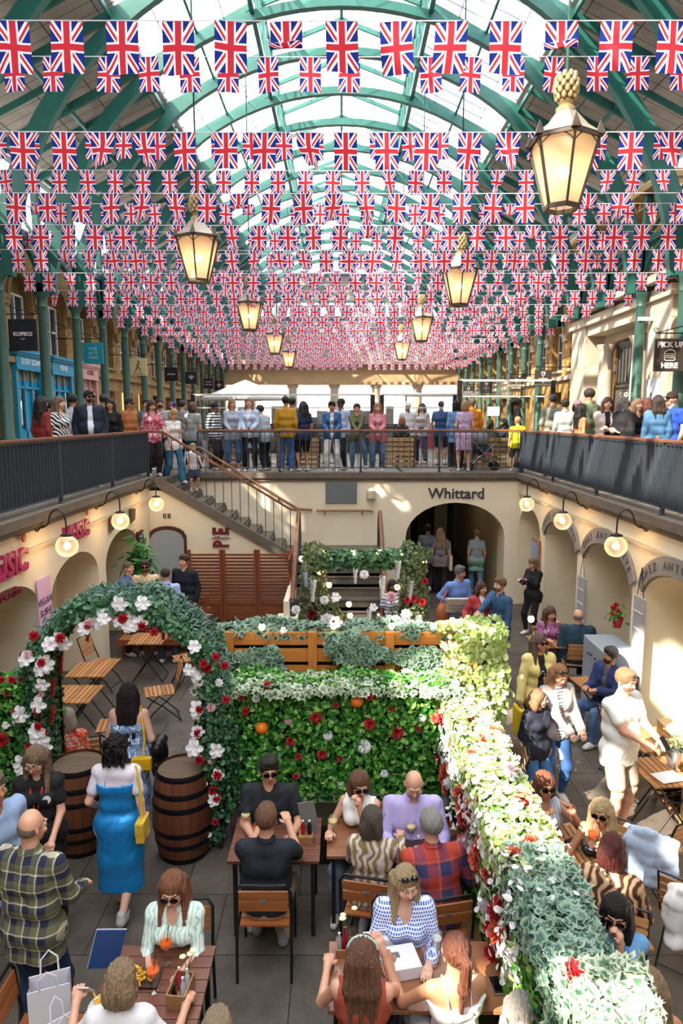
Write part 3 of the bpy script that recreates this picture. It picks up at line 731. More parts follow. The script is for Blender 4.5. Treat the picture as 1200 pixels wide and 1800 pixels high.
for i,Y in enumerate(hiY):
    lab='string of Union Jack bunting, %s of the upper strings from the camera'%ORD[i] if i<10 else 'string of Union Jack bunting in the dense far rows, %s of the upper strings'%WORDS[i]
    bunting(Y,4.75,.53,.2*(i%2),lab,'upper bunting strings',300+i,xr2 if i==0 else None)
# ------------------------------------------------------------ bodies: smooth distance fields turned into one mesh
class Fld:
    def __init__(s,lo,hi,h):
        s.h=h; s.lo=np.array(lo,float)-3*h; n=np.ceil((np.array(hi)-s.lo)/h).astype(int)+4
        s.n=n; s.F=np.full(n,1.0,np.float32)
        s.ax=[s.lo[i]+h*np.arange(n[i]) for i in range(3)]
    def _sub(s,lo,hi):
        a=[max(0,int((lo[i]-s.lo[i])/s.h)) for i in range(3)]; b=[min(s.n[i],int((hi[i]-s.lo[i])/s.h)+2) for i in range(3)]
        if any(b[i]<=a[i] for i in range(3)): return None
        sl=tuple(slice(a[i],b[i]) for i in range(3)); g=np.meshgrid(*[s.ax[i][sl[i]] for i in range(3)],indexing='ij')
        return sl,g
    def _comb(s,sl,d,k,sub=False):
        F=s.F[sl]
        if sub: d=-d; h=np.clip(.5-.5*(F-d)/k,0,1); s.F[sl]=F*(1-h)+d*h+k*h*(1-h) if k>0 else np.maximum(F,d)
        else:
            h=np.clip(.5+.5*(F-d)/k,0,1); s.F[sl]=F*(1-h)+d*h-k*h*(1-h)
    def cone(s,a,b,ra,rb,k=.03,sub=False):
        a=np.array(a,float);b=np.array(b,float); m=max(ra,rb)+k*1.5+2*s.h; q=s._sub(np.minimum(a,b)-m,np.maximum(a,b)+m)
        if q is None: return s
        sl,g=q; ab=b-a; L2=max(1e-9,ab@ab); t=((g[0]-a[0])*ab[0]+(g[1]-a[1])*ab[1]+(g[2]-a[2])*ab[2])/L2; t=np.clip(t,0,1)
        d=np.sqrt((g[0]-a[0]-t*ab[0])**2+(g[1]-a[1]-t*ab[1])**2+(g[2]-a[2]-t*ab[2])**2)-(ra+(rb-ra)*t)
        s._comb(sl,d.astype(np.float32),k,sub); return s
    def ell(s,c,r,k=.03,sub=False,M=None):
        c=np.array(c,float); r=np.array(r,float); m=r.max()+k*1.5+2*s.h; q=s._sub(c-m,c+m)
        if q is None: return s
        sl,g=q; p=[g[i]-c[i] for i in range(3)]
        if M is not None: p=[M[0][j]*p[0]+M[1][j]*p[1]+M[2][j]*p[2] for j in range(3)]
        k0=np.sqrt(sum((p[i]/r[i])**2 for i in range(3))); k1=np.sqrt(sum((p[i]/r[i]**2)**2 for i in range(3)))+1e-9
        d=k0*(k0-1)/k1; s._comb(sl,d.astype(np.float32),k,sub); return s
    def wrinkle(s,amp,fr,seed=0,an=(1,1,1),ridge=False):
        r=np.random.RandomState(seed); m=np.abs(s.F)<.05
        idx=np.nonzero(m); P=np.stack([s.lo[i]+s.h*idx[i] for i in range(3)],1)*np.array(an); v=np.zeros(len(P))
        for q in range(5):
            d=r.randn(3); d/=np.linalg.norm(d); f=fr*(1+q*.45); w=P@d*f+r.rand()*6; w+=1.3*np.sin(P@r.randn(3)*fr*.5); v+=((1-2*np.abs(np.sin(w*.5))) if ridge else np.sin(w))/(1+q*.5)
        s.F[idx]+=(amp*v/2).astype(np.float32); return s
    def mesh(s):
        """surface nets"""
        F=s.F; n=F.shape; S=F<0
        c=np.zeros(tuple(k-1 for k in n),np.uint8)
        for dx in (0,1):
            for dy in (0,1):
                for dz in (0,1): c+=S[dx:n[0]-1+dx,dy:n[1]-1+dy,dz:n[2]-1+dz]
        act=(c>0)&(c<8); I=np.argwhere(act); 
        if len(I)==0: return np.zeros((0,3)),np.zeros((0,4),int)
        idm=np.full(act.shape,-1,np.int32); idm[tuple(I.T)]=np.arange(len(I))
        acc=np.zeros((len(I),3)); cnt=np.zeros(len(I))
        C=[(0,0,0),(1,0,0),(0,1,0),(1,1,0),(0,0,1),(1,0,1),(0,1,1),(1,1,1)]
        V=[F[I[:,0]+a,I[:,1]+b,I[:,2]+d] for a,b,d in C]
        for i in range(8):
            for ax in range(3):
                if C[i][ax]: continue
                j=i|(1<<ax); m=(V[i]<0)!=(V[j]<0)
                t=V[i]/(V[i]-V[j]+1e-12); t=np.where(m,t,0)
                p=np.tile(np.array(C[i],float),(len(I),1)); p[:,ax]+=t
                acc+=p*m[:,None]; cnt+=m
        P=(I+acc/np.maximum(cnt,1)[:,None])*s.h+s.lo
        Q=[]
        for ax in range(3):
            u,v=[(1,2),(2,0),(0,1)][ax]
            sl0=[slice(None)]*3; sl1=[slice(None)]*3; sl0[ax]=slice(0,-1); sl1[ax]=slice(1,None)
            a=S[tuple(sl0)];b=S[tuple(sl1)]; E=np.argwhere(a!=b)
            E=E[(E[:,u]>0)&(E[:,v]>0)&(E[:,u]<n[u]-1)&(E[:,v]<n[v]-1)]
            if len(E)==0: continue
            ins=a[tuple(E.T)]
            def g(du,dv):
                K=E.copy(); K[:,u]-=du; K[:,v]-=dv; return idm[tuple(K.T)]
            q=np.stack([g(0,0),g(1,0),g(1,1),g(0,1)],1); q[ins]=q[ins][:,::1]; q[~ins]=q[~ins][:,::-1]; Q.append(q)
        Q=np.concatenate(Q); Q=Q[(Q>=0).all(1)]
        return P,Q
def np_mesh(name,parts,mats,parent=None,matidx=None):
    """parts: list of (P,Q) joined"""
    Vs=[];Qs=[];o=0
    for P,Q in parts: Vs.append(P);Qs.append(Q+o);o+=len(P)
    P=np.concatenate(Vs);Q=np.concatenate(Qs)
    me=bpy.data.meshes.new(name); me.vertices.add(len(P)); me.vertices.foreach_set('co',P.astype(np.float32).ravel())
    nf=len(Q); k=Q.shape[1]; me.loops.add(nf*k); me.loops.foreach_set('vertex_index',Q.astype(np.int32).ravel())
    me.polygons.add(nf); me.polygons.foreach_set('loop_start',(np.arange(nf)*k).astype(np.int32)); me.polygons.foreach_set('use_smooth',np.ones(nf,bool))
    if matidx is not None: me.polygons.foreach_set('material_index',matidx.astype(np.int32))
    for m in (mats if isinstance(mats,(list,tuple)) else [mats]): me.materials.append(m)
    me.update(); me.validate()
    ob=bpy.data.objects.new(name,me); COL.objects.link(ob)
    if parent: ob.parent=parent
    return ob
# ------------------------------------------------------------ cloth, skin and hair materials
def skin(tone):
    T={'pale':'#e6b8a0','fair':'#dca88c','tan':'#c08a68','brown':'#7d4f36','olive':'#b98563'}
    k='skin_'+tone
    if k in MATS: return MATS[k]
    m,nt,b=newmat(k); c=C3(T[tone]); v=tc(nt); n=noise(nt,v,14,3)
    nt.links.new(ramp(nt,n,[(.3,(c[0]*.93,c[1]*.86,c[2]*.84)),(.7,c)]),b.inputs['Base Color']); b.inputs['Roughness'].default_value=.5
    b.inputs['Subsurface Weight'].default_value=.0; MATS[k]=m; return m
def hairm(c1,c2=None):
    k='hair_%s_%s'%(c1,c2)
    if k in MATS: return MATS[k]
    m,nt,b=newmat(k); c=tuple(x*.8 for x in C3(c1)); d=C3(c2) if c2 else tuple(min(1,x*2.2+.01) for x in c); g_=sum(d)/3; d=tuple((x*.72+g_*.28)*.8 for x in d)
    v=tc(nt,scale=(110,110,7)); n=noise(nt,v,1.4,4,.65,.8)
    nt.links.new(ramp(nt,n,[(.35,c),(.68,d)]),b.inputs['Base Color']); b.inputs['Roughness'].default_value=.42; bump(nt,b,n,.9,.012)
    MATS[k]=m; return m
def cloth(kind,*cols,scale=1.0,rough=.8,sheen=0):
    k='cloth_'+kind+'_'.join(str(c) for c in cols)+str(scale)
    if k in MATS: return MATS[k]
    m,nt,b=newmat(k.replace('#','')); b.inputs['Roughness'].default_value=rough; c=[C3(x) for x in cols]; v=tc(nt)
    col=None
    if kind=='plain':
        n=noise(nt,v,5,3); col=ramp(nt,n,[(.3,tuple(x*.88 for x in c[0])),(.7,c[0])])
    elif kind in('hstripe','vstripe','dstripe','zig'):
        s=nt.nodes.new('ShaderNodeSeparateXYZ'); nt.links.new(v,s.inputs[0])
        u={'hstripe':s.outputs[2],'vstripe':s.outputs[0],'dstripe':mnode(nt,'ADD',s.outputs[2],s.outputs[0]),'zig':s.outputs[0]}[kind]
        if kind=='zig':
            zz=mnode(nt,'PINGPONG',mnode(nt,'MULTIPLY',s.outputs[2],1.0),.02); u=mnode(nt,'ADD',u,zz)
        f=mnode(nt,'FRACT',mnode(nt,'MULTIPLY',u,scale)); st=[(0,c[0])]
        for i in range(1,len(c)): st.append((i/len(c),c[i]))
        col=ramp(nt,f,st,'CONSTANT')
    elif kind=='plaid':
        s=nt.nodes.new('ShaderNodeSeparateXYZ'); nt.links.new(v,s.inputs[0])
        fx=mnode(nt,'FRACT',mnode(nt,'MULTIPLY',s.outputs[0],scale)); fz=mnode(nt,'FRACT',mnode(nt,'MULTIPLY',s.outputs[2],scale))
        a=ramp(nt,fx,[(0,c[0]),(.45,c[1]),(.9,c[2])],'CONSTANT'); d=ramp(nt,fz,[(0,c[0]),(.45,c[1]),(.9,c[2])],'CONSTANT')
        mx=N(nt,'MixRGB',i_0=.5); nt.links.new(a,mx.inputs[1]); nt.links.new(d,mx.inputs[2]); col=mx.outputs[0]
    elif kind=='dots':
        vo=N(nt,'TexVoronoi',i_Scale=scale); nt.links.new(v,vo.inputs['Vector']); vo.inputs['Randomness'].default_value=.35
        col=ramp(nt,vo.outputs['Distance'],[(0,c[1]),(.22,c[0])],'CONSTANT')
    elif kind in('floral','leaf'):
        vo=N(nt,'TexVoronoi',i_Scale=scale); nv=noise(nt,v,scale*.9,4,.65,1.6); nt.links.new(v,vo.inputs['Vector'])
        st=[(0,c[0])]
        for i in range(1,len(c)): st.append((.42+.13*(i-1),c[i]))
        col=ramp(nt,nv,st,'CONSTANT')
    elif kind=='swirl':
        w=N(nt,'TexWave',i_Scale=scale,i_Distortion=9,i_Detail=2); w.inputs['Detail Scale'].default_value=1.2; nt.links.new(v,w.inputs['Vector'])
        st=[(0,c[0])]
        for i in range(1,len(c)): st.append((.4+.3*(i-1),c[i]))
        col=ramp(nt,w.outputs['Fac'],st,'CONSTANT' if len(c)>2 else 'LINEAR')
    elif kind=='brickdot':
        mp=tc(nt,scale=(scale,scale,scale*.8),rot=(R(90),0,0)); br=N(nt,'TexBrick'); nt.links.new(mp,br.inputs['Vector']); br.inputs['Scale'].default_value=1
        br.inputs['Color1'].default_value=(*c[0],1); br.inputs['Color2'].default_value=(*c[1],1); br.inputs['Mortar'].default_value=(*c[2],1); br.inputs['Brick Width'].default_value=.5; br.inputs['Row Height'].default_value=.5; br.inputs['Mortar Size'].default_value=.1; br.inputs['Mortar Smooth'].default_value=.1; col=br.outputs[0]
    elif kind=='denim':
        n=noise(nt,v,6,4); col=ramp(nt,n,[(.35,tuple(x*.7 for x in c[0])),(.7,tuple(min(1,x*1.25) for x in c[0]))])
    nt.links.new(col,b.inputs['Base Color']); 
    if sheen: b.inputs['Sheen Weight'].default_value=sheen
    bump(nt,b,noise(nt,v,220,2),.15,.001)
    MATS[k]=m; return m
def satin(c):
    k='satin'+c
    if k in MATS: return MATS[k]
    m,nt,b=newmat(k.replace('#','')); b.inputs['Base Color'].default_value=(*C3(c),1); b.inputs['Roughness'].default_value=.3; b.inputs['Metallic'].default_value=.35; MATS[k]=m; return m
def v3(*a): return np.array(a,float)
def ik(a,b,l1,l2,pole):
    d=b-a; L=np.linalg.norm(d); mx=(l1+l2)*.995
    if L>mx: b=a+d/L*mx; L=mx; d=b-a
    u=d/L; x=(l1*l1-l2*l2+L*L)/(2*L); h=math.sqrt(max(0,l1*l1-x*x)); p=pole-u*(pole@u); nrm=np.linalg.norm(p); p=p/nrm if nrm>1e-6 else v3(0,0,1)
    return a+u*x+p*h,b
def rotz(v,a): c,s=math.cos(a),math.sin(a); return v3(v[0]*c-v[1]*s,v[0]*s+v[1]*c,v[2])
HEADC={}
def person(label,loc,rz=0,H=1.7,sex='m',pose='stand',tone='fair',hair=('short','#2a1c12'),top=('tee','#ffffff'),bot=('pants','#2a3a55'),shoes='#ddd8d0',
           lean=0,look=0,tilt=0,hl=None,hr=None,fl=None,fr=None,girth=1.0,glasses=None,res=None,group=None,hip=None,extra=None,twist=0,neck=.085,grip=.5,beard=None,hat=None,over=None,lens=None):
    """local frame: faces -Y, x>0 is the figure's left hand (image right when facing the camera). hl/hr, fl/fr: hand and foot targets."""
    k=H/1.72; Z=v3(0,0,1)
    d=(Vector(loc)-cam.location).length; h=res or (.010 if d<9 else .013 if d<14 else .02); hh=.0045 if d<6 else (.006 if d<9.5 else (.0085 if d<19.5 else .014))
    e=empty('person',loc,rz,label,'person',group)
    sh_w=(.185 if sex=='m' else .155)*k*(.6+.4*girth); hp_w=(.088 if sex=='m' else .095)*k
    hz=.93*k if pose!='sit' else (hip or .49)
    pel=v3(0,0,hz)
    la=R(lean); up=v3(0,-math.sin(la),math.cos(la)); fw=v3(0,-math.cos(la),-math.sin(la))
    tl=.50*k; tw=R(twist)
    sc=pel+up*tl                    # shoulder centre
    sx=rotz(v3(1,0,0),tw)
    sL=sc+sx*sh_w; sR=sc-sx*sh_w
    nk=sc+up*.05*k-v3(0,.01,0); lk=R(look); tt=R(tilt)
    hf=rotz(v3(0,-math.cos(tt),-math.sin(tt)),lk); hu=rotz(v3(0,-math.sin(tt),math.cos(tt)),lk); hs=np.cross(hu,hf)*-1
    hs=rotz(v3(1,0,0),lk)
    hc=nk+up*(neck*k)+hu*.085*k-v3(0,.012,0)+hf*.0
    ua,fa=.285*k,.255*k
    def pole(s): return v3(s*.38,.5,-.8)
    dl=sL+v3(.05,-.04,-.52*k); dr=sR+v3(-.05,-.04,-.52*k)
    hL=v3(*hl) if hl else dl; hR=v3(*hr) if hr else dr
    eL,hL=ik(sL,hL,ua,fa,pole(1)); eR,hR=ik(sR,hR,ua,fa,pole(-1))
    jL=pel+v3(hp_w,0,-.03); jR=pel+v3(-hp_w,0,-.03)
    th,shn=.43*k,.42*k
    if pose=='sit':
        dFL=v3(.13,-.42*k,.08); dFR=v3(-.13,-.42*k,.08)
    elif pose=='walk': dFL=v3(.08,-.22*k,.08); dFR=v3(-.08,.28*k,.14)
    else: dFL=v3(.12,.0,.075); dFR=v3(-.12,-.03,.075)
    fL=v3(*fl) if fl else dFL; fR=v3(*fr) if fr else dFR
    kp=v3(0,-1,.35)
    kL,fL=ik(jL,fL,th,shn,kp+v3(.15,0,0)); kR,fR=ik(jR,fR,th,shn,kp+v3(-.15,0,0))
    g=girth; fem=sex=='f'
    LIM={}
    def torso(F,off=0,lo=0,chest=True,ks=.05,full=True):
        F.cone(jL+Z*.04,jR+Z*.04,(.108 if fem else .1)*k*g+off,(.108 if fem else .1)*k*g+off,ks)
        if pose=='sit': F.cone(pel+v3(.05,.05,.0),pel+v3(-.05,.05,0),.1*k*g+off,.1*k*g+off,ks)
        a=pel+up*.2*k; ww=.06*k*(1 if fem else 1.3)*g; F.cone(a+sx*ww,a-sx*ww,(.086 if fem else .1)*k*(g**1.3)+off,(.086 if fem else .1)*k*(g**1.3)+off,ks)
        if g>1.1: F.ell(pel+up*.14*k+fw*.05,(.15*g*k+off,.13*g*k+off,.14*k+off),ks)
        a=pel+up*.36*k; F.cone(a+sx*.075*k*g,a-sx*.075*k*g,(.092 if fem else .104)*k*g+off,(.092 if fem else .104)*k*g+off,ks)
        if chest:
            a=pel+up*.45*k; F.cone(a+sx*.1*k,a-sx*.1*k,.07*k*g+off,.07*k*g+off,ks)
            F.cone(sL-up*.012,sR-up*.012,.056*k+off,.056*k+off,ks)
            F.cone(sc+up*.0,nk+up*.05*k,.075*k+off*.7,.05*k+off*.3,.04)
        if fem:
            for s in (1,-1): F.ell(pel+up*.37*k+sx*s*.068*k+fw*.085*k,(.062*k+off,.062*k+off,.06*k+off),.03)
    def arm(F,s,off,upto=2.0,wr=1.0,ks=.018):
        S,E,Hn=(sL,eL,hL) if s>0 else (sR,eR,hR); m=(1 if not fem else .86)*(.5+.5*g)
        if upto<=1: F.cone(S,S+(E-S)*upto,.05*k*m+off*.8,(.05-.008*upto)*k*m+off*1.35,ks*.6)
        else:
            F.cone(S,E,.052*k*m+off,.041*k*m+off,ks); t=upto-1; F.cone(E,E+(Hn-E)*t,.042*k*m+off,(.042-.015*t)*k*m+off*wr,ks)
    def leg(F,s,off,upto=2.0,flare=0,ks=.03):
        J,K,T=(jL,kL,fL) if s>0 else (jR,kR,fR); m=(.5+.5*g)*(1.0)
        if upto<=1: F.cone(J,J+(K-J)*upto,.086*k*m+off,(.086-.028*upto)*k*m+off+flare,ks)
        else:
            F.cone(J,K,.088*k*m+off,.058*k*m+off,ks); t=upto-1; mid=K+(T-K)*min(t,.35)
            F.cone(K,mid,.056*k*m+off,.054*k*m+off+flare*.3,ks)
            if t>.35: F.cone(mid,K+(T-K)*t,.054*k*m+off+flare*.3,.054*k*m+(-.022)*k*(t-.35)/.65+off+flare,ks)
    def hand(F,s):
        S,E,W_=(sL,eL,hL) if s>0 else (sR,eR,hR); u=(W_-E); u/=np.linalg.norm(u)
        # palm plane: thumb up-ish / inward
        side=np.cross(u,Z); 
        if np.linalg.norm(side)<.3: side=v3(0,-1,0)
        side/=np.linalg.norm(side); side=side*(1 if s>0 else -1)
        nrm=np.cross(u,side); nrm/=np.linalg.norm(nrm)
        if nrm[2]>0: nrm=-nrm   # palm side faces down
        # if the arm hangs, thumb forward
        if u[2]<-.8: side=v3(0,-1,0)*1.0; side-=u*(side@u); side/=np.linalg.norm(side); nrm=v3(-s,0,0)
        q=k*.95
        F.cone(W_-u*.01,W_+u*.05*q,.024*q,.03*q,.02); F.cone(W_+u*.045*q+side*.022*q,W_+u*.05*q-side*.026*q,.017*q,.016*q,.02)
        for j,(o,L) in enumerate(((.030,.068),(.010,.076),(-.011,.071),(-.031,.056))):
            b=W_+u*.07*q+side*o*q; c=grip; L*=q
            d1=u*math.cos(c*.7)+nrm*math.sin(c*.7)+side*(o*1.5); p1=b+d1*L*.45
            d2=u*math.cos(c*1.6)+nrm*math.sin(c*1.6); p2=p1+d2*L*.32; d3=u*math.cos(c*2.3)+nrm*math.sin(c*2.3); p3=p2+d3*L*.25
            r=.0098*q if L>.06*q else .0085*q
            F.cone(b-u*.02,p1,r*1.05,r,.004);F.cone(p1,p2,r,r*.92,.003);F.cone(p2,p3,r*.92,r*.8,.003)
        b=W_+u*.02*q+side*.028*q; p1=b+(u*.6+side*.7+nrm*.25)*.035*q; p2=p1+(u*.85+side*.25+nrm*.4)*.03*q
        F.cone(b-side*.01,p1,.014*q,.0115*q,.008);F.cone(p1,p2,.0115*q,.009*q,.004)
    allp=np.array([hL,hR,eL,eR,fL,fR,kL,kR,pel,sL,sR,nk]); lo=allp.min(0)-.2; hi=allp.max(0)+.2; lo[2]=min(0,allp[:,2].min()-.1)
    sk=skin(tone)
    # skin body (covered trunk is left a little slimmer than the clothes)
    F=Fld(lo,hi,h)
    torso(F,-.004)
    for s in (1,-1): arm(F,s,0,2.0); leg(F,s,-.003,2.0)
    for T,K in ((fL,kL),(fR,kR)): F.cone(T,T+v3(0,-.12*k,-.04),.035*k,.03*k,.02)
    F.cone(nk-up*.02,hc-hu*.06*k,.054*k if sex=='m' else .046*k,.05*k if sex=='m' else .043*k,.03)
    P,Q=F.mesh(); parts=[(P,Q)]
    for s in (1,-1):
        W_=hL if s>0 else hR; G=Fld(W_-.14,W_+.14,.0048 if d<7 else (.006 if d<14 else .009)); E=eL if s>0 else eR; u=W_-E; u/=np.linalg.norm(u); G.cone(W_-u*.05,W_,.03*k*(.85 if fem else 1),.025*k,.02); hand(G,s); parts.append(G.mesh())
    # head
    G=Fld(hc-.2,hc+.2,hh); M=np.array([hs,-hf,hu]); q=k**.5
    def hp(x,y,z): return hc+(hs*x+hf*y+hu*z)*q
    G.ell(hp(0,-.012,.022),(.076*q,.094*q,.092*q),.02,M=M); G.ell(hp(0,.03,-.045),(.056*q,.058*q,.066*q),.035,M=M); G.ell(hp(0,.062,-.092),((.026 if sex=='m' else .02)*q,.022*q,.02*q),.03,M=M)
    G.cone(nk-up*.01,hp(0,-.02,-.06),.05*k if sex=='m' else .043*k,.048*k if sex=='m' else .042*k,.03)
    if hh<.01:
        for s in (1,-1):
            G.ell(hp(s*.03,.098,.006),(.017*q,.014*q,.013*q),.012,sub=True,M=M); G.ell(hp(s*.044,.062,-.03),(.025*q,.022*q,.022*q),.02,M=M)
            G.cone(hp(s*.014,.088,.026),hp(s*.046,.076,.028),.008*q,.006*q,.012)
            G.ell(hp(s*.079,-.012,-.012),(.01*q,.019*q,.03*q),.006,M=M)
        G.cone(hp(0,.086,.014),hp(0,.112,-.026),.007*q,.0105*q,.012); G.cone(hp(-.012,.096,-.03),hp(.012,.096,-.03),.008*q,.008*q,.008)
        G.cone(hp(-.017,.088,-.062),hp(.017,.088,-.062),.0065*q,.0065*q,.004); G.cone(hp(-.013,.088,-.0735),hp(.013,.088,-.0735),.0075*q,.0075*q,.003)
    hP,hQ=G.mesh(); parts.append((hP,hQ))
    mi=[np.zeros(len(x[1]),int) for x in parts]; mats=[sk]
    if hh<.01 and beard is None:
        cen=hP[hQ].mean(1)-hc; lx,ly,lz=cen@hs/q,cen@hf/q,cen@hu/q
        lip=(np.abs(lz+.068)<.0125-np.abs(lx)*.2)&(np.abs(lx)<.026)&(ly>.085); mi[-1][lip]=1
        mats.append(mat('lips_'+tone,'#b5605a' if tone!='brown' else '#7a4038',.4))
    np_mesh('body',parts,mats,e,np.concatenate(mi))
    # eyes and brows
    if hh<.01:
        if glasses!='sun':
            mb=MB(); W_=MB()
            for s in (1,-1):
                mb.sphere(hp(s*.031,.079,.004),.0125*q,8,0); mb.sphere(hp(s*.031,.0865,.003),.0064*q,6,1)
            mb.build('eyes',[mat('eye_white','#d8cfc8',.3),mat('iris','#2d2018',.2)],e,smooth=True)
        mb=MB()
        for s in (1,-1): mb.tube([hp(s*.014,.097,.026),hp(s*.03,.095,.032),hp(s*.05,.078,.027)],[.003,.0042,.002],6)
        mb.build('eyebrows',hairm(hair[1] if hair[0]!='bald' else '#6b5a4a'),e,smooth=True)
    if glasses:
        mb=MB(); dark=mat('sunglass_lens','#0b0a0b',.12,coat=.6); sun_=glasses=='sun'
        for s in (1,-1):
            c=hp(s*.034,.108,.004); n=18; ring=[c+(hs*math.cos(a)*.029+hu*math.sin(a)*.0225-hf*(.006*abs(math.cos(a)) if math.cos(a)*s>0 else 0))*q for a in [2*math.pi*i/n for i in range(n)]]
            if sun_: 
                mb.add([p for p in ring]+[c+hf*.004],[(i,(i+1)%n,n) for i in range(n)]+[(i,(i+1)%n,n)[::-1] for i in range(n)],0)
            mb.tube(ring+[ring[0],ring[1]],.0028 if sun_ else .0016,5,1,cap=False)
            mb.tube([hp(s*.063,.1,.01),hp(s*.078,.05,.008),hp(s*.083,-.02,.004)],.003 if sun_ else .002,5,1)
        mb.tube([hp(-.008,.112,.006),hp(.008,.112,.006)],.003,5,1)
        if glasses=='head': pass
        mb.build('sunglasses' if sun_ else 'glasses',[dark,mat('dark_spectacle_frame','#15110f',.3)],e,smooth=True)
    if glasses=='onhead' : pass
    # hair
    hk,hcns=hair[0],hair[1:]; hm=hairm(*[c_ for c_ in hcns if isinstance(c_,str)][:2]) if hk!='none' else None
    if hk not in('none',):
        G=Fld(hc-v3(.28,.28,.62 if hk in('long','pony','curlylong') else .34),hc+v3(.28,.28,.24),max(hh,.0055))
        def cut(): 
            G.ell(hp(0,.105,-.055),(.062*q,.075*q,.088*q),.012,sub=True,M=M); G.ell(hp(0,.13,.0),(.05*q,.06*q,.052*q),.012,sub=True,M=M)
        if hk in('short','crop'):
            t=.006 if hk=='crop' else .014
            G.ell(hp(0,-.018,.034),((.078+t)*q,(.094+t)*q,(.088+t)*q),.02,M=M)
            if hk=='short': G.ell(hp(0,.03,.092),(.06*q,.062*q,.032*q),.025,M=M)
            G.ell(hp(0,-.01,-.095),(.2*q,.2*q,.055*q),.012,sub=True,M=M); G.ell(hp(0,.085,-.05),(.1*q,.085*q,.09*q),.01,sub=True,M=M); cut()
        elif hk=='bald':
            G.ell(hp(0,-.02,.005),(.0795*q,.0955*q,.06*q),.01,M=M); G.ell(hp(0,.02,.09),(.09*q,.13*q,.065*q),.01,sub=True,M=M); G.ell(hp(0,.07,-.02),(.12*q,.09*q,.12*q),.01,sub=True,M=M); G.ell(hp(0,-.01,-.1),(.2*q,.2*q,.055*q),.012,sub=True,M=M)
        else:
            G.ell(hp(0,-.018,.03),(.09*q,.108*q,.1*q),.02,M=M)
            if hk in('bob','curly'):
                for s in (1,-1):
                    G.ell(hp(s*.062,-.03,-.06),(.045*q,.07*q,.09*q),.03,M=M)
                G.ell(hp(0,-.075,-.06),(.085*q,.05*q,.095*q),.03,M=M)
                if hk=='curly':
                    rr=random.Random(5)
                    for i in range(26):
                        a=rr.uniform(.35,2*math.pi-.35)-math.pi/2*0; G.ell(hp(.098*math.sin(a),.02-.105*math.cos(a-0)*-1*-1 if False else -.02-.1*math.cos(a),rr.uniform(-.15,.03)),(.028,.028,.03),.012)
            elif hk=='pony':
                a0=hp(0,-.1,.05); G.cone(a0,a0+hf*-.05+v3(0,0,-.02),.022,.03,.02); G.cone(a0-hf*.05+v3(0,0,-.02),a0-hf*.045+v3(0.01,0,-.2),.034,.036,.02); G.cone(a0-hf*.045+v3(.01,0,-.2),a0-hf*.03+v3(.02,0,-.36),.034,.014,.02)
            elif hk=='bun': G.ell(hp(0,-.105,.06),(.04,.04,.04),.015)
            elif hk in('long','curlylong'):
                L=(hcns[2] if len(hcns)>2 else .34)
                bk=up*-1
                for xo in (-.055,0,.055):
                    a0=hp(xo,-.07,.0); a1=nk+hs*xo*1.25-fw*.07-up*.0; a2=a1-up*(L-.14)*1.0-fw*.03; G.cone(a0,a1,.052,.05,.03); G.cone(a1,a2,.046,.022,.03)
                for s in (1,-1):
                    a0=hp(s*.072,.0,.01); a1=hp(s*.082,.0,-.11); a2=nk+hs*s*.088+fw*.07-up*.1*(L/.34); G.cone(a0,a1,.034,.034,.025); G.cone(a1,a2,.034,.018,.02)
            cut(); G.ell(hp(0,.055,-.13),(.046*q,.075*q,.07*q),.015,sub=True,M=M)
        if hk in('long','bob','curly','curlylong','pony'): G.wrinkle(.0065 if hk!='curly' else .016,190 if hk!='curly' else 110,3,(1,1,.13 if hk not in('curly','curlylong') else .8))
        elif hk=='short': G.wrinkle(.005,160,3)
        pq=G.mesh()
        if len(pq[0]): np_mesh('hair',[pq],hm,e)
    if beard:
        G=Fld(hc-.15,hc+.15,max(hh,.006)); G.ell(hp(0,.034,-.058),(.062*q,.066*q,.058*q),.01,M=M); G.ell(hp(0,.03,.02),(.12,.12,.048),.008,sub=True,M=M); G.ell(hp(0,-.06,-.03),(.12,.08,.12),.01,sub=True,M=M); G.cone(hp(-.016,.1,-.068),hp(.016,.1,-.068),.007,.007,.004,sub=True)
        pq=G.mesh(); np_mesh('beard',[pq],hairm(beard),e)
    if hat:
        G=Fld(hc-.2,hc+.2,max(hh,.007)); G.ell(hp(0,-.01,.035),(.093*q,.112*q,.1*q),.02,M=M); G.ell(hp(0,0,-.075),(.2,.2,.09),.006,sub=True,M=M); 
        if hat[0]=='cap': G.ell(hp(0,.12,.03),(.07,.075,.008),.008,M=M)
        np_mesh('hat',[G.mesh()],cloth('plain',hat[1]),e)
    # clothes
    def clothF(): return Fld(lo-.08,hi+.08,max(h,.009))
    GAR=[(top,0)]+([(over,.009)] if over else [])
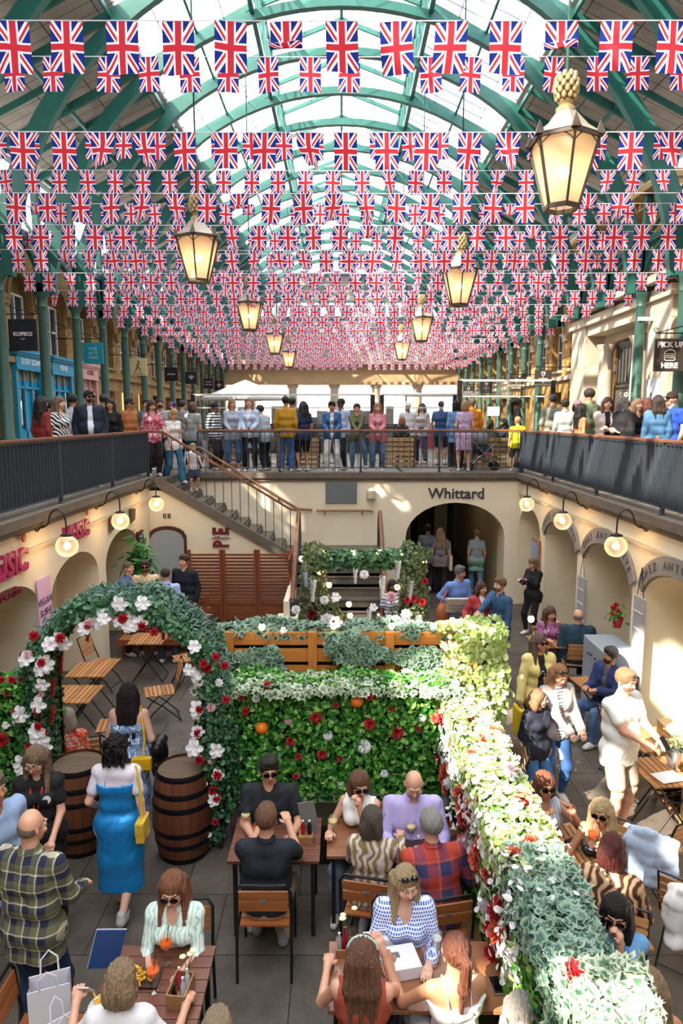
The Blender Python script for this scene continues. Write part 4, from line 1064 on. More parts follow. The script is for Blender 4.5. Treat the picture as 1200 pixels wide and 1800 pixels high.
    for top,xo_ in GAR:
     kind,tm=top[0],top[1]; tm=tm if not isinstance(tm,str) else cloth('plain',tm)
     o_=.011
     if kind!='none':
         F=clothF(); slv={'tee':.62,'polo':.62,'tank':0,'strap':0,'shirt':1.95,'long':1.95,'jacket':1.97,'half':1.15,'dress':.35,'dressl':1.9,'dress0':0,'blouse':1.7}[kind]
         of={'jacket':.024,'shirt':.014,'long':.012,'blouse':.018}.get(kind,o_)+xo_
         torso(F,of,full=True)
         # hem
         hem=top[2] if len(top)>2 else (.0 if kind not in('dress','dressl','dress0') else None)
         if pose=='sit':
             if not kind.startswith('dress'): F.ell(pel-Z*.325,(.7,.7,.345),.008,sub=True)
             if kind.startswith('dress'):
                 for s in (1,-1): leg(F,s,.02,1.25)
                 F.cone((jL+kL)/2,(jR+kR)/2,.07*k,.07*k,.06)
         else:
             if kind.startswith('dress'):
                 L=hem or .5; bz=pel-Z*L*k; w1=.16*k
                 for t0,t1 in ((0,.5),(.5,1)):
                     for s in (1,-1):
                         A=pel+v3(s*.055,0,-.02-L*k*t0); B=pel+v3(s*(.055+.03*t1),0,-.02-L*k*t1); F.cone(A,B,.12*k*(1-.12*t0)+of,.12*k*(1-.12*t1)+of,.06)
                 F.cone(pel-Z*.05,bz,.12*k+of,.12*k+of,.06)
                 big=bz-v3(0,0,.3); F.ell(big,(.6,.6,.31),.01,sub=True)
             else:
                 hm_=(hem or .05)*k
                 F.cone(jL+Z*.02,jR+Z*.02,.112*k*g+of*.6,.112*k*g+of*.6,.05)
                 F.cone(jL-Z*hm_,jR-Z*hm_,.106*k*g+of*.6,.106*k*g+of*.6,.05); F.ell(pel-Z*(hm_+.05+.4),(.8,.8,.4),.008,sub=True)
         if slv:
             for s in (1,-1): arm(F,s,of,slv,1.2)
         # neckline and strap cuts
         fr_=sc+up*.075*k
         if kind in('tank','tee','polo','shirt','half','blouse','long','jacket'):
             dp={'tank':.07,'tee':.045,'half':.09,'blouse':.1,'jacket':.09}.get(kind,.04)*k
             F.ell(fr_+fw*.075*k-up*(dp-.045*k)+up*.02,(.05*k,.06*k,dp+.03),.008,sub=True); F.ell(nk+up*.075*k,(.062*k,.07*k,.035*k),.008,sub=True)
         if kind=='jacket' and len(top)>3 and top[3]!=top[1]:
             F.ell(pel+up*.26*k+fw*.17*k,(.052*k,.13*k,.42*k),.01,sub=True); F.ell(pel-Z*.2+fw*.17*k,(.04*k,.13*k,.3*k),.01,sub=True)
         if kind=='tank':
             for s,S in ((1,sL),(-1,sR)): F.ell(S+sx*s*.035*k,(.045,.1,.1),.008,sub=True)
         if kind in('strap','dress0'):
             F.ell(sc+up*.05*k,(.3,.3,.165*k),.008,sub=True)
         F.wrinkle(.006,42,int(abs(loc[0]*97+loc[1]*31))%1000,(1,1,.6),True)
         nm={'tee':'t_shirt','polo':'polo_shirt','tank':'sleeveless_top','strap':'camisole','shirt':'shirt','long':'jumper','jacket':'jacket','half':'blouse','dress':'dress','dressl':'dress','dress0':'dress','blouse':'blouse'}[kind]
         np_mesh(nm,[F.mesh()],tm,e)
         if kind in('strap','dress0'):
             mb=MB()
             for s in (1,-1):
                 for f_ in (1,-1): mb.tube([sc-up*.13*k+sx*s*.075*k+fw*f_*.11*k,sc+sx*s*.08*k+up*.035*k+fw*f_*.05*k,sc+sx*s*.08*k+up*.056*k],.005,5)
             mb.build('shoulder_strap',tm,e,smooth=True)
         if kind=='jacket' and len(top)>3:
             F=clothF(); torso(F,.013); F.ell(nk+up*.06*k,(.07*k,.09*k,.04*k),.008,sub=True)
             if pose!='sit': F.cone(jL,jR,.115*k,.115*k,.04)
             np_mesh('shirt_front',[F.mesh()],cloth('plain',top[3]) if isinstance(top[3],str) else top[3],e)
         if kind in('polo','shirt','half'):
             mb=MB(); n=14; rin=.058*k
             rows=[]
             for (rr,dz) in ((rin,.03),(rin+.006,.045),(rin+.024,.015),(rin+.018,.008)):
                 rows.append([nk+sx*math.sin(a)*rr+(-fw)*math.cos(a)*rr*1.05+up*(dz*k+.012*math.cos(a)) for a in [R(-150)+R(300)*i/n for i in range(n+1)]])
             vs=[p for r_ in rows for p in r_]; mb.add(vs,[(r_*(n+1)+i,r_*(n+1)+i+1,(r_+1)*(n+1)+i+1,(r_+1)*(n+1)+i) for r_ in range(3) for i in range(n)])
             mb.build('collar',tm,e,smooth=True)
    if bot and bot[0]!='none':
        bm=bot[1] if not isinstance(bot[1],str) else cloth('denim',bot[1]); F=clothF(); bo=.013
        F.cone(jL+Z*.03,jR+Z*.03,(.108 if fem else .1)*k*g+bo*.4,(.108 if fem else .1)*k*g+bo*.4,.05)
        if pose=='sit': F.cone(pel+v3(.05,.05,-.02),pel+v3(-.05,.05,-.02),.092*k*g,.092*k*g,.05)
        else:
            a=pel+up*.08*k; F.cone(a+sx*.05*k,a-sx*.05*k,.092*k*g,.092*k*g,.05)
        if bot[0]=='skirt':
            L=bot[2] if len(bot)>2 else .4
            for s in (1,-1): F.cone(pel+v3(s*.05,0,-.02),pel+v3(s*.09,0,-L*k),.12*k,.13*k,.06)
            F.cone(pel,pel-Z*L*k,.12*k,.13*k,.06)
        else:
            up_={'pants':1.93,'slim':1.93,'shorts':.8,'crop':1.5,'wide':1.93}[bot[0]]
            for s in (1,-1): leg(F,s,{'slim':.006}.get(bot[0],bo),up_,{'wide':.05,'pants':.012,'shorts':.01}.get(bot[0],0))
        F.wrinkle(.0045,40,7,(1,1,1),True); np_mesh({'pants':'trousers','slim':'trousers','shorts':'shorts','crop':'cropped_trousers','wide':'wide_trousers','skirt':'skirt'}[bot[0]],[F.mesh()],bm,e)
    if shoes:
        smt=cloth('plain',shoes,rough=.6)
        for T,K in ((fL,kL),(fR,kR)):
            F=Fld(T-v3(.12,.26,.12),T+v3(.12,.14,.14),max(.009,h)); dn=v3(0,0,-.032)
            F.cone(T+v3(0,.025,-.02),T+v3(0,-.06*k,-.035),.045*k,.044*k,.02); F.cone(T+v3(0,-.06*k,-.035),T+v3(0,-.145*k,-.042),.044*k,.036*k,.02); F.cone(T+v3(0,.01,.0),T+v3(0,.005,.035),.042*k,.042*k,.02)
            zf=T[2]-.076; F.ell(v3(T[0],T[1],zf-.3),(.6,.6,.3),.004,sub=True)
            np_mesh('shoe',[F.mesh()],smt,e)
    e['hc']=0
    if 'hc' in e: del e['hc']
    info=dict(e=e,hc=hc,hL=hL,hR=hR,sL=sL,sR=sR,pel=pel,nk=nk,sc=sc,fw=fw,up=up,hp=hp,eL=eL,eR=eR,sx=sx,k=k)
    return info
def sunglasses_on_head(I):
    hp=I['hp']; mb=MB()
    for s in (1,-1): 
        mb.sphere(hp(s*.036,.075,.098),.03,8,0,sc=(1,.6,.8)); mb.tube([hp(s*.066,.06,.09),hp(s*.09,0,.05),hp(s*.088,-.04,.02)],.003,5)
    mb.tube([hp(-.01,.09,.1),hp(.01,.09,.1)],.004,5); mb.build('sunglasses',mat('sunglass_lens','#0b0a0b',.12,coat=.6),I['e'],smooth=True)
SLAT=wood('golden_bistro_slats','#8f5a36','#bd8753',0,4,.45)
SLATD=wood('dark_red_hardwood','#6a3420','#93502f',0,4,.4)
CHW=wood('varnished_chair_slats','#8a4a24','#b56f3c',0,4,.35)
BLK=mat('black_steel','#171514',.4)
DECK=wood('dark_brown_table_planks','#5e3526','#7a4a38',0,3,.4)
TBL2=wood('mid_brown_table_top','#7c4e33','#9a6644',0,2.5,.3,coat=.4)
GLS=None
def m_clear():
    m,nt,b=newmat('drinking_glass'); nt.nodes.remove(b); o=nt.nodes['Material Output']; t=N(nt,'BsdfTransparent'); g=N(nt,'BsdfGlossy',i_Roughness=.05); lw=N(nt,'LayerWeight',i_Blend=.3); mx=N(nt,'MixShader')
    f=mnode(nt,'MULTIPLY_ADD',lw.outputs['Facing'],.6,.12); nt.links.new(f,mx.inputs[0]); nt.links.new(t.outputs[0],mx.inputs[1]); nt.links.new(g.outputs[0],mx.inputs[2]); nt.links.new(mx.outputs[0],o.inputs[0]); return m
GLS=m_clear()
def bistro_table(loc,rz,lab,w=.6,d=.62,h=.72):
    e=empty('bistro_table',loc,rz,lab,'table','folding slatted bistro tables')
    n=9; 
    for i in range(1):
        mb=MB()
        for j in range(n): x=-w/2+w*(j+.5)/n; mb.box((x,0,h-.01),(w/n-.012,d,.02))
        mb.build('tabletop',SLAT,e)
    mb=MB(); 
    for y in (-d/2+.05,d/2-.05): mb.box((0,y,h-.03),(w*.92,.03,.02))
    mb.build('table_frame',BLK,e)
    for s in (-1,1):
        mb=MB()
        for y in (-.2,.2): mb.tube([(-s*.26,y,0),(s*.22,y,h-.03)],.011,6)
        mb.tube([(-s*.26,-.2,.01),(-s*.26,.2,.01)],.011,6); mb.build('folding_leg',BLK,e)
    return e
def bistro_chair(loc,rz,lab,mt=None,grp='folding slatted bistro chairs'):
    e=empty('bistro_chair',loc,rz,lab,'chair',grp); mt=mt or SLAT
    mb=MB()
    for j in range(7): mb.box((0,-.19+.063*j,.45),(.4,.05,.016))
    mb.build('seat',mt,e)
    mb=MB()
    for j in range(4): z=.6+.075*j; mb.box((0,.235+(z-.45)*.25,z),(.38,.014,.058),Matrix.Rotation(R(-14),3,'X'))
    mb.build('backrest',mt,e)
    for s in (-1,1):
        mb=MB(); x=.19*s
        mb.tube([(x,.36,.9),(x,.27,.62),(x,.2,.45),(x,-.12,.18),(x,-.24,0)],.01,6)
        mb.build('frame_rail',BLK,e)
        mb=MB(); mb.tube([(x*.92,-.2,.44),(x*.92,.05,.25),(x*.92,.3,.0)],.01,6); mb.build('leg',BLK,e)
    mb=MB(); mb.tube([(-.19,-.2,.08),(.19,-.2,.08)],.008,6); mb.tube([(-.17,.28,.03),(.17,.28,.03)],.008,6); mb.tube([(-.19,.36,.9),(.19,.36,.9)],.01,6); mb.build('stretcher',BLK,e)
    return e
def cafe_chair(loc,rz,lab):
    e=empty('cafe_chair',loc,rz,lab,'chair','black framed cafe chairs with wooden slats')
    mb=MB()
    for j in range(5): mb.box((0,-.18+.088*j,.455),(.4,.078,.018))
    mb.build('seat',CHW,e)
    mb=MB()
    for z in (.66,.76): mb.box((0,.225+(z-.45)*.12,z),(.4,.016,.085),Matrix.Rotation(R(-7),3,'X'))
    bk=mb.build('backrest',CHW,e)
    mb=MB(); mb.box((0,.276,.72),(.05,.004,.03),Matrix.Rotation(R(-7),3,'X')); mb.build('plaque',mat('steel_plaque','#b8bcc0',.3,metal=.8),bk)
    mb=MB()
    mb.tube([(-.22,.28,0),(-.22,.24,.45),(-.22,.275,.8),(-.18,.28,.86),(.18,.28,.86),(.22,.275,.8),(.22,.24,.45),(.22,.28,0)],.013,7); mb.tube([(-.22,.24,.44),(-.22,-.2,.44),(.22,-.2,.44),(.22,.24,.44)],.012,7)
    mb.build('frame',BLK,e,smooth=True)
    for s in (-1,1): MB().tube([(.22*s,-.2,.44),(.22*s,-.22,0)],.012,7).build('front_leg',BLK,e)
    return e
def plank_table(name,c,w,d,h,lab,mt,rz=0,planks=7,grp=None,leg=True):
    e=empty(name,c,rz,lab,'table',grp); mb=MB()
    for j in range(planks): y=-d/2+d*(j+.5)/planks; mb.box((0,y,h-.015),(w,d/planks-.006,.03))
    mb.build('tabletop',mt,e,bevel=.003)
    for sx in (-1,1):
        for sy in (-1,1): MB().box((sx*(w/2-.06),sy*(d/2-.06),(h-.03)/2),(.035,.035,h-.03)).build('leg',BLK,e)
    mb=MB(); mb.box((0,0,h-.05),(w-.1,d-.1,.03)); mb.build('apron',BLK,e)
    return e
# glasses, bottles, small props --------------------------------------------------
def wine_glass(loc,lab,liq=None,h=.2,straw=False,grp=None,name='stem_glass'):
    e=empty(name,loc,0,lab,'glass',grp)
    MB().lathe([(.035,0),(.035,.003),(.005,.008),(.004,h*.45),(.02,h*.5),(.042,h*.65),(.044,h*.75),(.034,h)],18,cap=False).build('glass_bowl',GLS,e,smooth=True)
    if liq: MB().lathe([(.003,h*.49),(.019,h*.515),(.04,h*.65),(.042,h*.75),(.001,h*.755)],16).build('drink',mat('drink_'+liq,liq,.15,emit=liq,estr=.12),e,smooth=True)
    if straw: MB().tube([(0,0,h*.5),(.02,.01,h*1.35)],.003,6).build('straw',BLK,e)
    return e
def tumbler(loc,lab,r=.035,h=.11,liq=None,grp=None):
    e=empty('tumbler',loc,0,lab,'glass',grp); MB().lathe([(r*.85,0),(r*.85,.006),(r,h)],16,cap=False).build('glass_wall',GLS,e,smooth=True)
    if liq: MB().lathe([(r*.8,.008),(r*.92,h*.7)],16).build('drink',mat('drink_'+liq,liq,.15),e,smooth=True)
    return e
def bottle(loc,lab,col='#2a1208',h=.2,r=.03,cap='#c02020',lbl=None,grp=None):
    e=empty('sauce_bottle',loc,0,lab,'bottle',grp); MB().lathe([(r,0),(r,h*.6),(r*.4,h*.82),(r*.4,h*.93)],14).build('bottle_body',mat('bottle_'+col,col,.2),e,smooth=True)
    MB().lathe([(r*.5,h*.9),(r*.5,h)],12).build('cap',mat('cap_'+cap,cap,.4),e,smooth=True)
    if lbl: MB().lathe([(r*1.02,h*.2),(r*1.02,h*.5)],14,cap=False).build('label_band',mat('label_'+lbl,lbl,.6),e,smooth=True)
    return e
def phone(loc,rz,lab,case='#222428'):
    e=empty('mobile_phone',loc,rz,lab,'phone'); MB().box((0,0,.005),(.075,.15,.01)).build('case',mat('phone_'+case,case,.4),e,bevel=.004); MB().box((0,0,.0108),(.066,.138,.001)).build('screen',mat('phone_screen','#0d0e12',.1,coat=.5),e); return e
def bud_vase(loc,lab):
    e=empty('bud_vase',loc,0,lab,'vase'); MB().lathe([(.025,0),(.028,.05),(.012,.09),(.014,.11)],12,cap=False).build('vase_glass',GLS,e,smooth=True)
    mb=MB(); rr=random.Random(int(loc[0]*100))
    pts=[]
    for i in range(4):
        t=(rr.uniform(-.06,.06),rr.uniform(-.05,.05),rr.uniform(.17,.24)); mb.tube([(0,0,.02),(t[0]*.4,t[1]*.4,.12),t],.002,5); pts.append(t)
    mb.build('stems',mat('green_stem','#55772f',.6),e)
    mb=MB()
    for t in pts:
        for k in range(5): a=k*1.257; mb.sphere((t[0]+.012*math.cos(a),t[1]+.012*math.sin(a),t[2]),.012,5,sc=(1,1,.6))
    mb.build('blossoms',mat('cream_blossom','#e6e2b8',.7),e,smooth=True); return e
def hexbag(name,loc,rz,w,d,h,col,lab,handle,inside=None):
    e=empty(name,loc,rz,lab,'bag'); t=.006; mb=MB()
    for s in (-1,1):
        mb.box((0,s*d/2,h/2),(w,t,h)); 
        # gusset folds
        mb.quad((s*w/2,-d/2,0),(s*w/2*.97,0,0),(s*w/2*.86,0,h),(s*w/2,-d/2,h)); mb.quad((s*w/2*.97,0,0),(s*w/2,d/2,0),(s*w/2,d/2,h),(s*w/2*.86,0,h))
    mb.box((0,0,t),(w,d,t)); mb.build('bag_body',mat('paper_'+col,col,.6),e)
    for s in (-1,1):
        MB().tube([(-w*.22,s*d/2,h*.97),(-w*.2,s*(d/2+.02),h+.09),(0,s*(d/2+.03),h+.14),(w*.2,s*(d/2+.02),h+.09),(w*.22,s*d/2,h*.97)],.006 if w<.3 else .009,6).build('handle',mat('handle_'+handle,handle,.6),e,smooth=True)
    return e
# ------------------------------------------------------------ placing people by where their head shows
def who(label,px,py,rz=0,floor=0,chair=None,**kw):
    H=kw.get('H',1.7); k=H/1.72; pose=kw.get('pose','stand'); hz=.93*k if pose!='sit' else (kw.get('hip') or .49)
    la=R(kw.get('lean',0)); lk=R(kw.get('look',0)); tt=R(kw.get('tilt',0)); up=v3(0,-math.sin(la),math.cos(la))
    hu=rotz(v3(0,-math.sin(tt),math.cos(tt)),lk)
    off=v3(0,0,hz)+up*.55*k-v3(0,.022,0)+up*(.085*k)+hu*.085*k
    off=rotz(off,R(rz)); P=PZ(px,py,floor+off[2]); I=person(label,(P.x-off[0],P.y-off[1],floor),R(rz),**kw)
    if chair: I['chair']=(cafe_chair if chair[0]=='c' else bistro_chair)((P.x-off[0],P.y-off[1],floor),R(rz),chair[1])
    return I
# ------------------------------------------------------------ leaves: one mesh per plant mass
def leafmat(name,cols,edge=None,rough=.45,trl=.35):
    if name in MATS: return MATS[name]
    m,nt,b=newmat(name); o=nt.nodes['Material Output']
    g=N(nt,'NewGeometry'); st=[(i/max(1,len(cols)-1),c) for i,c in enumerate(cols)]
    col=ramp(nt,g.outputs['Random Per Island'],st)
    if edge:
        at=N(nt,'Attribute',attribute_name='rim'); mx=N(nt,'MixRGB'); f=ramp(nt,at.outputs['Fac'],[(.45,(0,0,0)),(.75,(1,1,1))]); nt.links.new(f,mx.inputs[0]); nt.links.new(col,mx.inputs[1]); mx.inputs[2].default_value=(*C3(edge),1); col=mx.outputs[0]
    nt.links.new(col,b.inputs['Base Color']); b.inputs['Roughness'].default_value=rough
    t=N(nt,'BsdfTranslucent'); nt.links.new(col,t.inputs[0]); ms=N(nt,'MixShader',i_0=trl); nt.links.new(b.outputs[0],ms.inputs[1]); nt.links.new(t.outputs[0],ms.inputs[2]); nt.links.new(ms.outputs[0],o.inputs[0])
    MATS[name]=m; return m
OVAL=[(0,0),(.35,.28),(.75,.3),(1.0,0),(.75,-.3),(.35,-.28)]
IVY=[(0,0),(.1,.42),(.42,.3),(.62,.52),(.66,.2),(1.05,0),(.66,-.2),(.62,-.52),(.42,-.3),(.1,-.42)]
NARROW=[(0,0),(.3,.13),(.8,.1),(1.1,0),(.8,-.1),(.3,-.13)]
PETAL=[(0,0),(.3,.25),(.7,.34),(1,.15),(1.0,-.15),(.7,-.34),(.3,-.25)]
def leaves(name,P,Nn,size,shape,m,parent,spread=.9,jit=.35,down=.2,rim=False,seed=1,cup=.18):
    """P,Nn arrays of points and outward directions"""
    r=np.random.RandomState(seed); n=len(P); sh=np.array(shape); k=len(sh)
    Nn=Nn+r.randn(n,3)*spread*.5; Nn/=np.linalg.norm(Nn,axis=1)[:,None]
    t=r.randn(n,3); t[:,2]-=down*3; t-=Nn*(t*Nn).sum(1)[:,None]; t/=np.linalg.norm(t,axis=1)[:,None]; u=np.cross(Nn,t)
    s=size*(1+r.uniform(-jit,jit,n))
    V=np.zeros((n,k+1,3)); 
    for i,(a,b) in enumerate(sh): V[:,i]=P+(t*(a-.3)+u*b+Nn*(cup*abs(b)*1.2-.25*cup*a*a))*s[:,None]
    V[:,k]=P+(t*.2)*s[:,None]
    F=np.zeros((n,k,3),int)
    for i in range(k): F[:,i]=np.stack([np.arange(n)*(k+1)+k,np.arange(n)*(k+1)+i,np.arange(n)*(k+1)+(i+1)%k],1)
    o=np_mesh(name,[(V.reshape(-1,3),F.reshape(-1,3))],m,parent)
    o.data.polygons.foreach_set('use_smooth',np.zeros(len(o.data.polygons),bool))
    if rim:
        a=o.data.attributes.new('rim','FLOAT','POINT'); vals=np.ones((n,k+1),np.float32); vals[:,k]=0; a.data.foreach_set('value',vals.ravel())
    return o
def on_box(n,c,d,faces,seed,bul=.0):
    """random points on chosen faces of a box; faces string of x X y Y Z"""
    r=np.random.RandomState(seed); c=np.array(c);d=np.array(d)/2; A={'x':d[1]*d[2],'X':d[1]*d[2],'y':d[0]*d[2],'Y':d[0]*d[2],'Z':d[0]*d[1]}
    w=np.array([A[f] for f in faces]); w/=w.sum(); P=[];Q=[]
    for f,q in zip(faces,w):
        m=int(n*q); p=r.uniform(-1,1,(m,3))*d; ax='xyz'.index(f.lower()); s=-1 if f in'xy' else 1; p[:,ax]=s*d[ax]+r.uniform(-.05,.03,m)+bul*np.sin(p[:,(ax+1)%3]*5)*np.sin(p[:,(ax+2)%3]*6)
        nn=np.zeros((m,3)); nn[:,ax]=s; P.append(p+c);Q.append(nn)
    return np.concatenate(P),np.concatenate(Q)
def on_curve(n,pts,rad,seed,noise_=.03):
    r=np.random.RandomState(seed); pts=np.array(pts,float); seg=np.linalg.norm(np.diff(pts,axis=0),axis=1); cu=np.concatenate([[0],np.cumsum(seg)]); t=r.uniform(0,cu[-1],n)
    C=np.stack([np.interp(t,cu,pts[:,i]) for i in range(3)],1); i=np.clip(np.searchsorted(cu,t)-1,0,len(seg)-1); T=np.diff(pts,axis=0)[i]; T/=np.linalg.norm(T,axis=1)[:,None]
    d=r.randn(n,3); d-=T*(d*T).sum(1)[:,None]; d/=np.linalg.norm(d,axis=1)[:,None]; rr=rad*(r.uniform(.75,1.1,n))[:,None] if np.isscalar(rad) else rad
    return C+d*rr,d
BOX_=leafmat('hedge_leaf_green',['#1d581c','#388a32','#60b044','#b0dc70'])
DKL=leafmat('dark_arch_leaf',['#1d4a2c','#3b7048','#5f946a','#8ab48c'])
VAR=leafmat('variegated_ivy_leaf',['#3f6b4e','#5c8a68','#7da086'],edge='#e8efd8')
VARB=leafmat('bluegreen_ivy_leaf',['#2f5648','#4a7564','#6d9484'],edge='#a8c2ac')
OLV=leafmat('olive_sprig_leaf',['#4d5c38','#75865a','#9aa67c'])
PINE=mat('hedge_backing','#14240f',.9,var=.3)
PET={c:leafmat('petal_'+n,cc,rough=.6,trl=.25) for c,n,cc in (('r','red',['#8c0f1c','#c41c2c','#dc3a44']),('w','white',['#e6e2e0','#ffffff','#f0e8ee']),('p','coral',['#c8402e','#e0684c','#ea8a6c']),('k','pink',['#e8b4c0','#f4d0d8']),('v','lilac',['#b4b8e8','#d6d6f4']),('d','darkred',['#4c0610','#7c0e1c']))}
def bloom_mesh(kind):
    """unit-size flower meshes, opening towards +z"""
    r=random.Random(3); V=[];F=[]
    def petal(a,tl,L,W,z0,curl):
        o=len(V); ca,sa=math.cos(a),math.sin(a)
        for (x,y) in PETAL:
            rr=x*L; h=z0+math.sin(tl)*rr-curl*x*x*L; d=math.cos(tl)*rr; V.append((ca*d-sa*y*W,sa*d+ca*y*W,h+abs(y)*W*.3))
        V.append((ca*L*.45*math.cos(tl),sa*L*.45*math.cos(tl),z0+math.sin(tl)*L*.45-curl*.2*L)); n=len(PETAL)
        for i in range(n): F.append((o+n,o+i,o+(i+1)%n))
    if kind=='rose':
        for ring,(n,tl,L) in enumerate(((7,.15,1.0),(7,.5,.92),(6,.85,.8),(5,1.15,.62),(4,1.4,.45))):
            for i in range(n): petal(2*math.pi*(i+.5*(ring%2))/n+r.uniform(-.1,.1),tl,L,.75,.1+ring*.06,.12)
    elif kind=='lily':
        for i in range(6): petal(math.pi/3*i+.1*(i%2),.4+.25*(i%2),1.0,.95,0,.45)
    elif kind=='pom':
        for ring in range(6):
            n=8-ring if ring>1 else 8
            for i in range(n): petal(2*math.pi*(i+.5*(ring%2))/n,-.1+ring*.3,.95-ring*.07,.5,.05+ring*.06,.1)
    elif kind=='wist':   # hanging raceme along -z
        for j in range(26):
            z=-j*.13; rr=.32*(1-j/30)
            for i in range(4):
                a=i*1.57+j*.9; o=len(V); c=(rr*math.cos(a),rr*math.sin(a),z)
                for (x,y,zz) in ((0,0,0),(.22,.12,-.05),(.3,0,-.2),(.1,-.15,-.16)): V.append((c[0]+x*math.cos(a)-y*math.sin(a),c[1]+x*math.sin(a)+y*math.cos(a),c[2]+zz))
                F.append((o,o+1,o+2,o+3))
    return V,F
BL={}
def bloom(kind,colr,pos,nrm,size,parent,nm=None):
    key=(kind,colr)
    if key not in BL:
        V,F=bloom_mesh(kind); me=bpy.data.meshes.new(kind); me.from_pydata(V,[],F); me.materials.append(PET[colr]); BL[key]=me
    o=bpy.data.objects.new(nm or {'rose':'rose','lily':'lily_flower','pom':'pompom_flower','wist':'wisteria_raceme'}[kind],BL[key]); COL.objects.link(o); o.parent=parent
    o.location=pos; o.scale=(size,)*3
    if kind!='wist': o.rotation_euler=Vector(nrm).to_track_quat('Z','Y').to_euler()
    else: o.rotation_euler=(random.uniform(-.1,.1),random.uniform(-.1,.1),random.uniform(0,6))
    return o
def vn(x,y,z): return Vector((x,y,z)).normalized()
# ---- hedge wall behind the diners (faces the camera) and the long sunlit hedge running to the camera
HX0,HX1,HY,HT=-1.45,1.15,6.95,1.72
e=empty('flower_hedge',(0,0,0),0,'green leafy hedge wall studded with red roses, white pompoms and oranges behind the seated diners','hedge')
b=MB(); b.box((( HX0+HX1)/2,HY+.2,1.08),(HX1-HX0,.3,1.2)); b.build('hedge_core',PINE,e)
P,Q=on_box(9500,((HX0+HX1)/2,HY+.18,1.08),(HX1-HX0+.1,.42,1.32),'yZx',11,.03); leaves('foliage',P,Q,.062,OVAL,BOX_,e,seed=2)
P,Q=on_box(1150,((HX0+HX1)/2,HY+.1,1.7),(HX1-HX0+.2,.46,.05),'yZ',12); leaves('ivy_fringe',P,Q,.09,IVY,VAR,e,rim=True,seed=3)
FL=[('rose','r',555,1258,.085),('rose','r',698,1285,.09),('rose','r',650,1220,.075),('rose','r',690,1243,.05),('rose','r',650,1272,.07),('pom','w',640,1312,.085),('pom','w',508,1213,.06),('pom','w',576,1293,.06),('pom','w',742,1262,.05),('rose','r',511,1302,.06),
 ('rose','r',566,1325,.06),('pom','w',411,1278,.05),('pom','w',422,1332,.04),('rose','r',425,1222,.06),('rose','r',432,1250,.05),('pom','w',450,1228,.05),('rose','r',524,1330,.04),('rose','r',598,1335,.04),('pom','w',675,1360,.05),('rose','r',735,1280,.04),('rose','r',770,1332,.06),('rose','r',775,1253,.06),('pom','k',508,1266,.06),('rose','p',764,1262,.06),('rose','r',470,1205,.05),('rose','r',395,1245,.04),('pom','w',745,1210,.06),('rose','r',590,1240,.04),('pom','w',598,1375,.05),('rose','r',520,1365,.04)]
for kd,c,px,py,s in FL:
    p=PY(px,py,HY-.06); 
    if .45<p.z<1.8: bloom(kd,c,p,vn(random.uniform(-.2,.2),-1,.4),s,e)
for px,py in ((460,1280),(627,1233)):
    p=PY(px,py,HY-.05); mb=MB(); mb.sphere((0,0,0),.07,10,sc=(1,1,.9)); o=mb.build('orange_fruit',mat('orange_peel','#e8761c',.45,bmp=.002,bscale=90),e,smooth=True,loc=p)
# long hedge
LX0,LX1=1.14,1.46
e=empty('flower_hedge',(0,0,0),0,'long sunlit hedge of white and coral flowers running toward the camera','hedge'); LH=e
b=MB(); b.box(((LX0+LX1)/2,4.95,.9),(LX1-LX0-.06,4.0,1.2)); b.build('hedge_core',PINE,e)
P,Q=on_box(11000,((LX0+LX1)/2,4.95,.85),(LX1-LX0,4.1,1.36),'xXZy',21,.04); leaves('foliage',P,Q,.062,OVAL,BOX_,e,seed=22)
P,Q=on_box(2600,((LX0+LX1)/2,5.6,1.5),(LX1-LX0+.1,2.9,.2),'xXZy',23,.03); leaves('sunlit_sprigs',P,Q,.07,OVAL,leafmat('sunlit_sprig_leaf',['#8fae5a','#b8cc80','#e0e8c0']),e,seed=24)  # pale leaf colours put the sun glare into the hedge foliage
P,Q=on_box(1700,((LX0+LX1)/2+.02,3.75,1.5),(LX1-LX0+.06,1.3,.2),'xXZy',25,.05); leaves('ivy_fringe',P,Q,.085,IVY,VARB,e,rim=True,seed=26)
P,Q=on_box(700,((LX0+LX1)/2+.06,3.05,1.52),(LX1-LX0+.06,.5,.3),'xXZy',27,.05); leaves('pale_ivy',P,Q,.095,IVY,VAR,e,rim=True,seed=28)
P,Q=on_box(2100,((LX0+LX1)/2,5.35,1.25),(LX1-LX0+.14,3.1,.75),'xXZ',29,.03); leaves('white_glare_blossoms',P,Q,.05,PETAL,PET['w'],e,seed=30)  # white blossoms thickened so their colour carries the blown-out sunlight
r=random.Random(5)
for i in range(92):
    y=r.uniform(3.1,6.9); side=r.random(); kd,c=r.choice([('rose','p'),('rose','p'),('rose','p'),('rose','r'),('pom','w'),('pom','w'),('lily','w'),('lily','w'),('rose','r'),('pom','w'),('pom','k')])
    if y<4.2 and r.random()<.6: continue
    if side<.45: p=(LX0-.06,y,r.uniform(.75,1.5)); nn=vn(-1,-.3,.4)
    elif side<.85: p=(r.uniform(LX0,LX1),y,1.58); nn=vn(-.1,-.4,1)
    else: p=(LX1+.05,y,r.uniform(.9,1.7)); nn=vn(1,-.2,.5)
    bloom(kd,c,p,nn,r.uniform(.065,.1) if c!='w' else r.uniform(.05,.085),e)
for px,py,s in ((1012,1722,.1),): 
    p=PZ(px,py,1.6); bloom('rose','r' if s>.08 else 'p',p,vn(-.1,-.6,.8),s,e)
